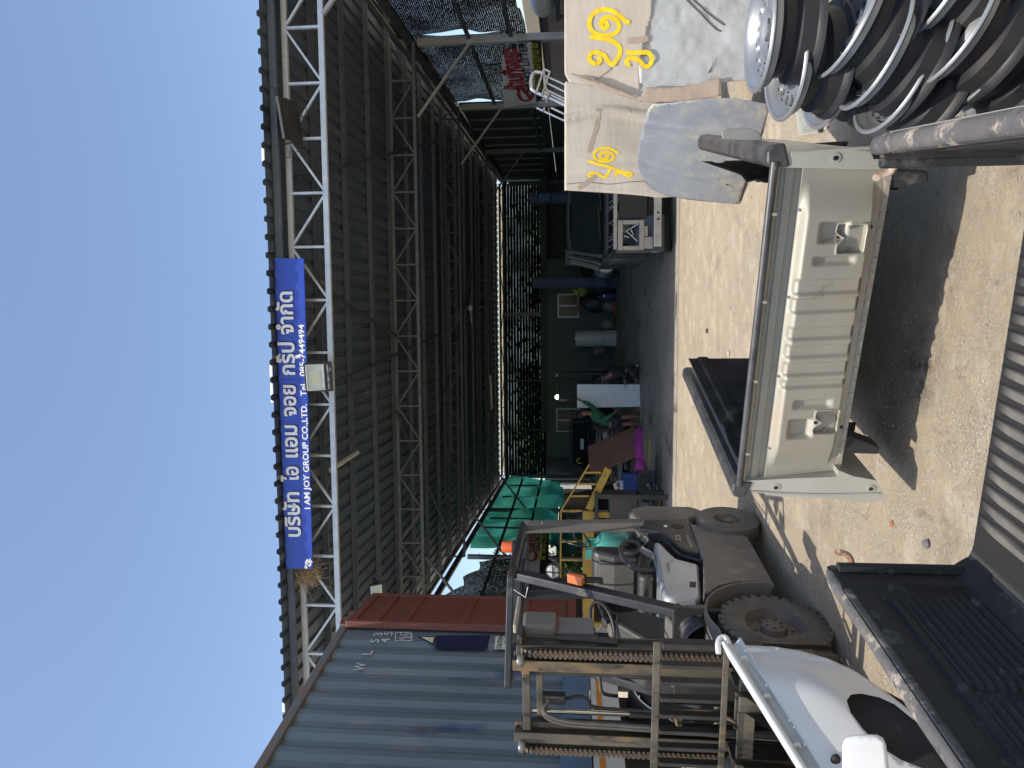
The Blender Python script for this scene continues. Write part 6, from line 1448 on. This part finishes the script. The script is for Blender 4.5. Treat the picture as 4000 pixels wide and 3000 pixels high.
# ---- yellow stair frame behind our forklift
ylw = mat("gantry_yellow", (.46, .29, .045), (.36, .22, .035), sc=3, rough=.5, dirt=[((.07, .045, .025), .62, 5), ((.5, .36, .1), .7, 8)], bump=.15)
YD = 12.6
def Y(sx, sy, dd_=0): return PD(sx, sy, YD+dd_)
yg_ = thing("yellow_stair_frame", "worn yellow steel stair frame with thin handrail behind the forklift", "stair frame", (Y(2300, 2100).x, YD, 0), 0)
def ybeam(a, b_, w_, h_, nm): mb = MB(); mb.bar(a, b_, w_, h_, (0, 0, 1)); return mb.build(nm, ylw, yg_, bevel=.008, world=True)
ybeam(Y(2298, 2470), Y(2298, 1995), .10, .20, "deck_beam"); ybeam(Y(2300, 1990), Y(2376, 1830), .10, .13, "sloping_beam")
ybeam(Y(2189, 2330), Y(2191, 1995), .03, .03, "handrail"); ybeam(Y(2191, 1995), Y(2302, 1815), .03, .03, "handrail")
for (a, b_, sy, sy2) in ((2191, 2274, 1995, 1995), (2175, 2270, 2115, 2115), (2162, 2262, 2187, 2187), (2160, 2262, 2268, 2268), (2226, 2302, 1938, 1938), (2253, 2330, 1891, 1891), (2280, 2350, 1846, 1846)):
    ybeam(Y(max(a, 2190) if sy > 2000 else a, sy), Y(b_, sy2), .035, .035, "baluster")
for sy in (2010, 2440): q = Y(2320, sy); ybeam((q.x, q.y, q.z), (q.x, q.y, .02), .1, .1, "leg")
ybeam(Y(2298, 2470, 1.1), Y(2298, 1995, 1.1), .10, .20, "deck_beam")
mb = MB(); a, b_ = Y(2290, 2460, .06), Y(2290, 2000, .06); mb.hull([a, b_, b_+V((0, 1.0, 0)), a+V((0, 1.0, 0))], V((0, 0, .02))); mb.build("deck_plate", dtrs, yg_, world=True)
# ---- plywood, crate, clothes, machine
brn = mat("plywood_brown", (.17, .075, .045), (.13, .06, .038), sc=2, rough=.45, r2=.6); edg = mat("plywood_edge", (.30, .12, .085), rough=.7)
c_ = [PD(2478, 1664, 18.0), PD(2493, 1771, 17.9), PD(2301, 1845, 17.5+.9), PD(2297, 1744, 17.5+.9)]
nB = (c_[1]-c_[0]).cross(c_[3]-c_[0]).normalized(); nB = nB if nB.y < 0 else -nB
for k in range(4):
    off_ = -nB*(.032*k)+V((-.02*k, 0, 0)); mb = MB(); mb.hull([p+off_ for p in c_], -nB*.024); mb2 = mb
    o = mb.build("plywood_board", brn if k == 0 else edg, bevel=.002); tag(o, ["front brown plywood board of the leaning stack left of the green-shirted man", "second board of the leaning plywood stack, its reddish edge just showing", "third board back in the leaning plywood stack", "rearmost board of the leaning plywood stack"][k], "board", "leaning plywood boards")
mag = mat("magenta_cloth", (.45, .06, .30), (.32, .04, .22), sc=5, rough=.85)
blob("magenta_cloth", "magenta cloth dropped on the floor at the foot of the brown boards", "cloth", 2508, 1745, 17.0, .22, (2.0, .7, .6), mag, 11, z=.09)
blob("magenta_cloth", "smaller tail of magenta cloth trailing left beside the blue crate", "cloth", 2495, 1835, 15.6, .18, (1.6, .6, .7), mag, 15, z=.20)
bc = mat("crate_blue", (.02, .07, .30), (.015, .05, .22), sc=5, rough=.5)
p = PD(2500, 1900, 14.0); cr = thing("blue_crate", "dark blue plastic crate on a low cabinet near the shed edge", "crate", (p.x, p.y, .42), .05)
for b_ in ((-.25, .25, -.20, -.18, 0, .26), (-.25, .25, .18, .20, 0, .26), (-.25, -.23, -.179, .179, 0, .26), (.23, .25, -.179, .179, 0, .26), (-.229, .229, -.179, .179, 0, .02)): MB().box(*b_).build("crate_wall", bc, cr, bevel=.004)
for z in (.08, .16): MB().box(-.255, .255, -.206, -.2005, z, z+.02).build("rib", bc, cr)
MB().box(-.27, .27, -.22, -.19, .24, .27).build("rim", bc, cr, bevel=.005)
cbm = thing("low_cabinet", "low black cabinet carrying the blue crate", "cabinet", (p.x, p.y, .02), .05)
MB().box(-.30, .30, -.2, .25, 0, .395).build("cabinet_body", mat("cabinet_black", (.025, .026, .028), (.09, .09, .085), sc=5, rough=.3), cbm, bevel=.015); MB().box(-.28, .28, -.215, -.202, .04, .36).build("cabinet_door", blkm, cbm, bevel=.01)
MB().ball((.05, -.225, .2), .03, 8, (1, .4, 1)).build("knob", rim_silver, cbm, smooth=1)
j = thing("jerry_can", "white jerry can with a blue label standing in the blue crate", "jerry can", (p.x-.02, p.y-.02, .45), .1)
MB().box(-.14, .14, -.09, .09, 0, .30).build("can_body", mat("jerry_white", (.55, .6, .68), rough=.35), j, bevel=.04, seg=4); MB().tube([(-.05, 0, .29), (-.05, 0, .36)], .028, 12).build("cap", redp, j)
mb = MB(); mb.tube(catmull([(-.02, 0, .30), (.02, 0, .37), (.09, 0, .37), (.12, 0, .29)], 4), .014, 8); mb.build("handle", MATS["jerry_white"], j, smooth=1); MB().box(-.09, .07, -.096, -.0905, .08, .22).build("label", mat("label_blue", (.08, .15, .45), rough=.5), j)
blob("red_rag", "red rag stuffed in the crate behind the jerry can", "rag", 2430, 1905, 14.1, .10, (1.4, .8, .8), mat("rag_red", (.5, .06, .04), rough=.8), 8)
p = PD(2560, 1880, 13.2); wb = thing("waste_wood", "flat broken boards and scrap lying on the floor below the black cabinet", "scrap", (p.x, p.y, .02), 0)
rnd = random.Random(12)
for k in range(9):
    x, y = rnd.uniform(-.5, .5), rnd.uniform(-.15, .5); T = Matrix.Translation((x, y, .02+.025*k)) @ Matrix.Rotation(rnd.random()*.8-.4, 4, 'Z') @ Matrix.Rotation(rnd.random()*.15, 4, 'X')
    MB(T).box(-.28, .28, -.06, .06, 0, .02).build("board", [mat("board_grey", (.22, .21, .19), (.12, .11, .1), sc=5, rough=.8), ylw, dtrs][k % 3 if k % 4 else 0], wb)
p = PD(2600, 2005, 11.9+.6); mc_ = thing("black_workbench", "tall black workbench heaped with dark metal behind the forklift counterweight", "workbench", (p.x, p.y, .02), 0)
for x in (-.28, .28):
    for y in (0, .5): MB().box(x-.04, x+.04, y-.04, y+.04, 0, 1.2).build("leg", fblk, mc_)
MB().box(-.36, .36, -.08, .6, 1.2, 1.26).build("top", fblk, mc_, bevel=.01); MB().box(-.32, .32, -.02, .54, .45, .5).build("shelf", fblk, mc_)
MB().box(-.30, .30, .0, .5, .5, 1.0).build("drawer_block", blackp, mc_, bevel=.02)
# hanging dark awning edge in front of the left rear opening
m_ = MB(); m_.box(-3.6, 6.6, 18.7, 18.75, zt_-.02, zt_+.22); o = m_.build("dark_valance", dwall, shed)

# ================================================================ PEOPLE
skin = mat("skin_tan", (.26, .13, .08), (.21, .10, .06), rough=.5); hairm = mat("hair_black", (.01, .009, .008), rough=.5)
def skinmesh(name, joints, edges, mt, parent, root=0, sub=1, world=True):
    me = bpy.data.meshes.new(name); Mi = WM[parent.name].inverted()
    me.from_pydata([tuple(Mi @ V(j[0])) for j in joints], edges, []); o = _new(name, me); o.parent = parent
    md = o.modifiers.new("skin", 'SKIN'); md.use_smooth_shade = True
    if not me.skin_vertices: return o
    for i, j in enumerate(joints):
        r = j[1] if isinstance(j[1], tuple) else (j[1], j[1]); me.skin_vertices[0].data[i].radius = r; me.skin_vertices[0].data[i].use_root = (i == root)
    s2 = o.modifiers.new("sub", 'SUBSURF'); s2.levels = s2.render_levels = sub
    bpy.context.view_layer.update(); ev = o.evaluated_get(bpy.context.evaluated_depsgraph_get()); m2 = bpy.data.meshes.new_from_object(ev)
    o.modifiers.clear(); o.data = m2; m2.name = name; m2.materials.clear(); m2.materials.append(mt)
    for p_ in m2.polygons: p_.use_smooth = True
    bpy.data.meshes.remove(me); return o
def person(label, J, shirt, lower, shoe, face, name="person", shorts=False, bare_arm=False):
    """J: pelvis, chest, neck, head, and for l/r: sh, el, wr, hip, kn, an, toe (world points)"""
    g = {k: V(v) for k, v in J.items()}
    base = V((g['pelvis'].x, g['pelvis'].y, .02)); t = thing(name, label, "person", base, 0)
    f = V(face).normalized()
    js = [(g['pelvis'], (.13, .10)), (g['pelvis'].lerp(g['chest'], .5), (.12, .09)), (g['chest'], (.15, .10)), (g['neck'], .05), (g['neck'].lerp(g['head'], .45), .05), (g['head'], (.078, .088)), (g['head']+(g['head']-g['neck']).normalized()*.07, (.06, .07))]
    E = [(0, 1), (1, 2), (2, 3), (3, 4), (4, 5), (5, 6)]
    for s_ in 'lr':
        b0 = len(js); js += [(g[s_+'sh'], .058), (g[s_+'el'], .042), (g[s_+'wr'], .026), (g[s_+'wr']+(g[s_+'wr']-g[s_+'el']).normalized()*.06, (.034, .016))]; E += [(2, b0), (b0, b0+1), (b0+1, b0+2), (b0+2, b0+3)]
        hd_ = (g[s_+'wr']-g[s_+'el']).normalized(); sd_ = hd_.cross(V((0, 0, 1))).normalized() if abs(hd_.z) < .95 else V((1, 0, 0))
        for k in range(4):
            n0 = len(js); r0 = g[s_+'wr']+hd_*.085+sd_*(.012*(k-1.5)*1.5); L = [.055, .065, .06, .045][k]
            js += [(r0, .0085), (r0+hd_*L*.55+f*.006, .008), (r0+hd_*L*.8+f*.022, .007)]; E += [(b0+3, n0), (n0, n0+1), (n0+1, n0+2)]
        n0 = len(js); r0 = g[s_+'wr']+hd_*.045+sd_*.032; js += [(r0, .010), (r0+hd_*.025+sd_*.022, .009)]; E += [(b0+3, n0), (n0, n0+1)]
        b0 = len(js); js += [(g[s_+'hip'], .088), (g[s_+'kn'], .058), (g[s_+'kn'].lerp(g[s_+'an'], .35), .056), (g[s_+'an'], .036), (g[s_+'toe'], (.036, .024))]; E += [(0, b0), (b0, b0+1), (b0+1, b0+2), (b0+2, b0+3), (b0+3, b0+4)]
    skinmesh("body", js, E, skin, t)
    # clothes
    js = [(g['pelvis']+(g['chest']-g['pelvis'])*.02, (.155, .125)), (g['pelvis'].lerp(g['chest'], .5), (.145, .115)), (g['chest'], (.172, .125)), (g['neck'].lerp(g['chest'], .35), .085)]; E = [(0, 1), (1, 2), (2, 3)]
    for s_ in 'lr':
        b0 = len(js); js += [(g[s_+'sh'], .075), (g[s_+'el'], .058), (g[s_+'el'].lerp(g[s_+'wr'], .85), .042)]; E += [(2, b0), (b0, b0+1), (b0+1, b0+2)]
    skinmesh("shirt", js, E, shirt, t)
    js = [(g['pelvis'], (.158, .13))]; E = []
    for s_ in 'lr':
        b0 = len(js)
        if shorts: js += [(g[s_+'hip'], .108), (g[s_+'hip'].lerp(g[s_+'kn'], .85), .088)]; E += [(0, b0), (b0, b0+1)]
        else: js += [(g[s_+'hip'], .105), (g[s_+'kn'], .078), (g[s_+'an'], .058)]; E += [(0, b0), (b0, b0+1), (b0+1, b0+2)]
    skinmesh("shorts" if shorts else "trousers", js, E, lower, t)
    for s_ in 'lr': skinmesh("shoe", [(g[s_+'an']+V((0, 0, -.01)), .048), (g[s_+'an'].lerp(g[s_+'toe'], .5)+V((0, 0, -.005)), (.048, .034)), (g[s_+'toe'], (.042, .028))], [(0, 1), (1, 2)], shoe, t)
    h_ = g['head']; up_ = (g['head']-g['neck']).normalized(); sd_ = f.cross(up_).normalized()
    mb = MB(frame(h_+up_*.045-f*.014, sd_, up_)); mb.ball((0, 0, 0), .098, 10, (.92, 1.0, 1.05)); mb.build("hair", hairm, t, smooth=1, world=True)
    mb = MB(frame(h_-up_*.0, sd_, up_)); zf = 1 if (frame(V((0, 0, 0)), sd_, up_).to_3x3() @ V((0, 0, 1))).dot(f) > 0 else -1
    mb.ball((0, -.012, zf*.088), .016, 6, (.7, 1.1, 1)); mb.ball((.078, -.005, 0), .018, 6, (.4, 1.2, .8)); mb.ball((-.078, -.005, 0), .018, 6, (.4, 1.2, .8)); mb.build("nose_and_ears", skin, t, smooth=1, world=True)
    for s_ in (-1, 1): MB(frame(h_, sd_, up_)).ball((s_*.028, .018, zf*.080), .010, 6).build("eye", ink, t, smooth=1, world=True)
    MB(frame(h_, sd_, up_)).ball((0, -.045, zf*.080), .018, 6, (1.2, .3, .5)).build("mouth", mat("lip", (.2, .06, .05), rough=.5), t, smooth=1, world=True)
    return t
D = 17.6
def q(sx, sy, dd_=0, z=None):
    p = PD(sx, sy, D+dd_)
    if z is not None: p.z = z
    return p
gshirt = mat("shirt_green", (.03, .15, .075), (.022, .11, .055), sc=6, rough=.85); dk = mat("cloth_dark", (.022, .022, .026), (.035, .034, .036), sc=6, rough=.85)
person("man in a green shirt and dark shorts bending to hold the white wrapped door", {
    'pelvis': q(2392, 1655), 'chest': q(2325, 1622, -.1), 'neck': q(2300, 1612, -.15), 'head': q(2272, 1618, -.12),
    'rsh': q(2322, 1598, -.12), 'rel': q(2300, 1578, -.05), 'rwr': q(2272, 1566, .0), 'lsh': q(2332, 1645, -.12), 'lel': q(2372, 1632, -.3), 'lwr': q(2400, 1612, -.25),
    'rhip': q(2398, 1638), 'rkn': q(2440, 1628, -.05), 'ran': q(2497, 1626, .02, .09), 'rtoe': q(2510, 1606, -.05, .05),
    'lhip': q(2398, 1668), 'lkn': q(2443, 1655, -.02), 'lan': q(2497, 1655, .05, .09), 'ltoe': q(2508, 1636, -.02, .05)}, gshirt, dk, blkm, (.8, -.5, -.1), shorts=True)
D = 17.9
person("man in black kneeling behind the white wrapped door, white-soled shoes", {
    'pelvis': q(2462, 1443, 0), 'chest': q(2398, 1466, -.03), 'neck': q(2372, 1474, -.04), 'head': q(2345, 1480, -.05),
    'rsh': q(2396, 1448, -.15), 'rel': q(2435, 1462, -.28), 'rwr': q(2440, 1492, -.3), 'lsh': q(2394, 1482, .1), 'lel': q(2432, 1494, .1), 'lwr': q(2430, 1515, 0),
    'rhip': q(2466, 1444, -.09), 'rkn': q(2500, 1488, -.2, .12), 'ran': q(2500, 1432, -.1, .10), 'rtoe': q(2508, 1422, -.1, .05),
    'lhip': q(2466, 1446, .09), 'lkn': q(2455, 1492, .15), 'lan': q(2503, 1482, .2, .09), 'ltoe': q(2508, 1500, .2, .05)}, dk, dk, mat("shoe_white", (.5, .48, .42), (.2, .2, .2), sc=20, rough=.7), (-.75, -.65, -.25))
D = 14.6
person("man in dark clothes standing in the shade behind the yellow stair frame", {
    'pelvis': q(2390, 2040, 0), 'chest': q(2285, 2036), 'neck': q(2246, 2036), 'head': q(2214, 2036),
    'rsh': q(2262, 2008), 'rel': q(2310, 2000), 'rwr': q(2352, 2006, -.1), 'lsh': q(2262, 2066), 'lel': q(2312, 2074), 'lwr': q(2355, 2066, -.1),
    'rhip': q(2395, 2024), 'rkn': q(2465, 2022), 'ran': q(2530, 2022, 0, .09), 'rtoe': q(2545, 2020, -.18, .05),
    'lhip': q(2395, 2056), 'lkn': q(2465, 2058), 'lan': q(2530, 2058, 0, .09), 'ltoe': q(2545, 2060, -.18, .05)}, dk, dk, blkm, (.1, -1, -.05))
# wrapped door held upright between the two men
c_ = [PD(2254, 1501, 17.72), PD(2254, 1594, 17.66), PD(2518, 1588, 17.66), PD(2518, 1501, 17.72)]
wd_ = thing("wrapped_door", "white wrapped panel with red and blue print held upright by the man in green", "panel", (c_[2]+c_[3])/2, 0)
nP = V((0, 1, 0)); mb = MB(); mb.hull(c_, nP*.07); mb.build("panel_body", mat("panel_white", (.66, .70, .72), (.56, .6, .62), sc=5, rough=.3, bump=.5, bsc=9), wd_, bevel=.01, world=True)
def pt(sx, sy): return PP(sx, sy, c_[0]-V((0, .003, 0)), V((0, -1, 0)))
text("SMART", pt(2510, 1516), V((0, 0, 1)), V((-1, 0, 0))*-1 if 0 else V((1, 0, 0))*-1, .06, mat("print_red", (.6, .04, .04), rough=.5), "lettering", wd_, ext=.004, bold=.03, width=.26)
text("TOYOTA", pt(2508, 1580), V((0, 0, 1)), V((-1, 0, 0)), .05, mat("print_grey", (.25, .26, .27), rough=.5), "lettering", wd_, ext=.004, width=.2)
rnd = random.Random(6)
for k in range(9):
    a = 2360+k*11; mb = MB(); A = pt(a, 1522+rnd.uniform(-3, 3)); mb.hull([A+V((rnd.uniform(-.03, .03), 0, rnd.uniform(-.03, .03))) for _ in range(3)], V((0, -.003, 0))); mb.build("print_patch", [MATS["print_red"], MATS["label_blue"], yel][k % 3], wd_, world=True)
mb = MB(); mb.box(-.06, .06, -.002, .0, -.13, .13, Matrix.Translation(pt(2388, 1565))); mb.build("printed_emblem", MATS["print_grey"], wd_, world=True)
# small things on the ground
def small(name, label, cat, sx, sy, r, sc, mt, seed):
    p = PZ(sx, sy, 0); mb = MB(Matrix.Translation((p.x, p.y, r*sc[2]*.7)))
    mb.grid(lambda u, v: tuple(r*c*(1+.4*(vnoise(u*8+seed, v*8)-.5)) for c in (sc[0]*sin(v*pi)*cos(u*2*pi), sc[1]*sin(v*pi)*sin(u*2*pi), -sc[2]*cos(v*pi))), 12, 8); tag(mb.build(name, mt, smooth=1), label, cat)
small("metal_scrap", "small dark metal clip on the sunlit ground left of centre", "scrap", 2765, 1293, .03, (1, .6, .5), dtrs, 1)
small("stone", "pale stone on the sunlit dirt near the shadow edge", "stone", 2850, 1380, .03, (1.1, .6, .5), mat("stone_pale", (.5, .46, .4), rough=.9), 2)
small("stone", "grey stone on the gravel between the two bed boxes", "stone", 3628, 2125, .022, (1, .8, .7), mat("stone_grey", (.16, .16, .17), rough=.8), 3)
small("stone", "small reddish stone on the open gravel", "stone", 3490, 2045, .014, (1.2, .7, .7), mat("stone_red", (.4, .15, .07), rough=.9), 4)
small("seed_pod", "tan seed pod lying by the lower rims", "pod", 3232, 499, .022, (.5, 1.2, .5), card, 5)
# bent light panel under the rims
p = [PZ(3110, 430, .05), PZ(3125, 530, .04), PZ(3200, 520, .03), PZ(3170, 440, .12)]; mb = MB(); mb.hull(p, V((0, 0, .008))); tag(mb.build("trim_strip", sil), "thin silver trim piece poking out at the foot of the rim pile", "trim")
p0 = PZ(3360, 600, 0)
bpy.context.view_layer.update()
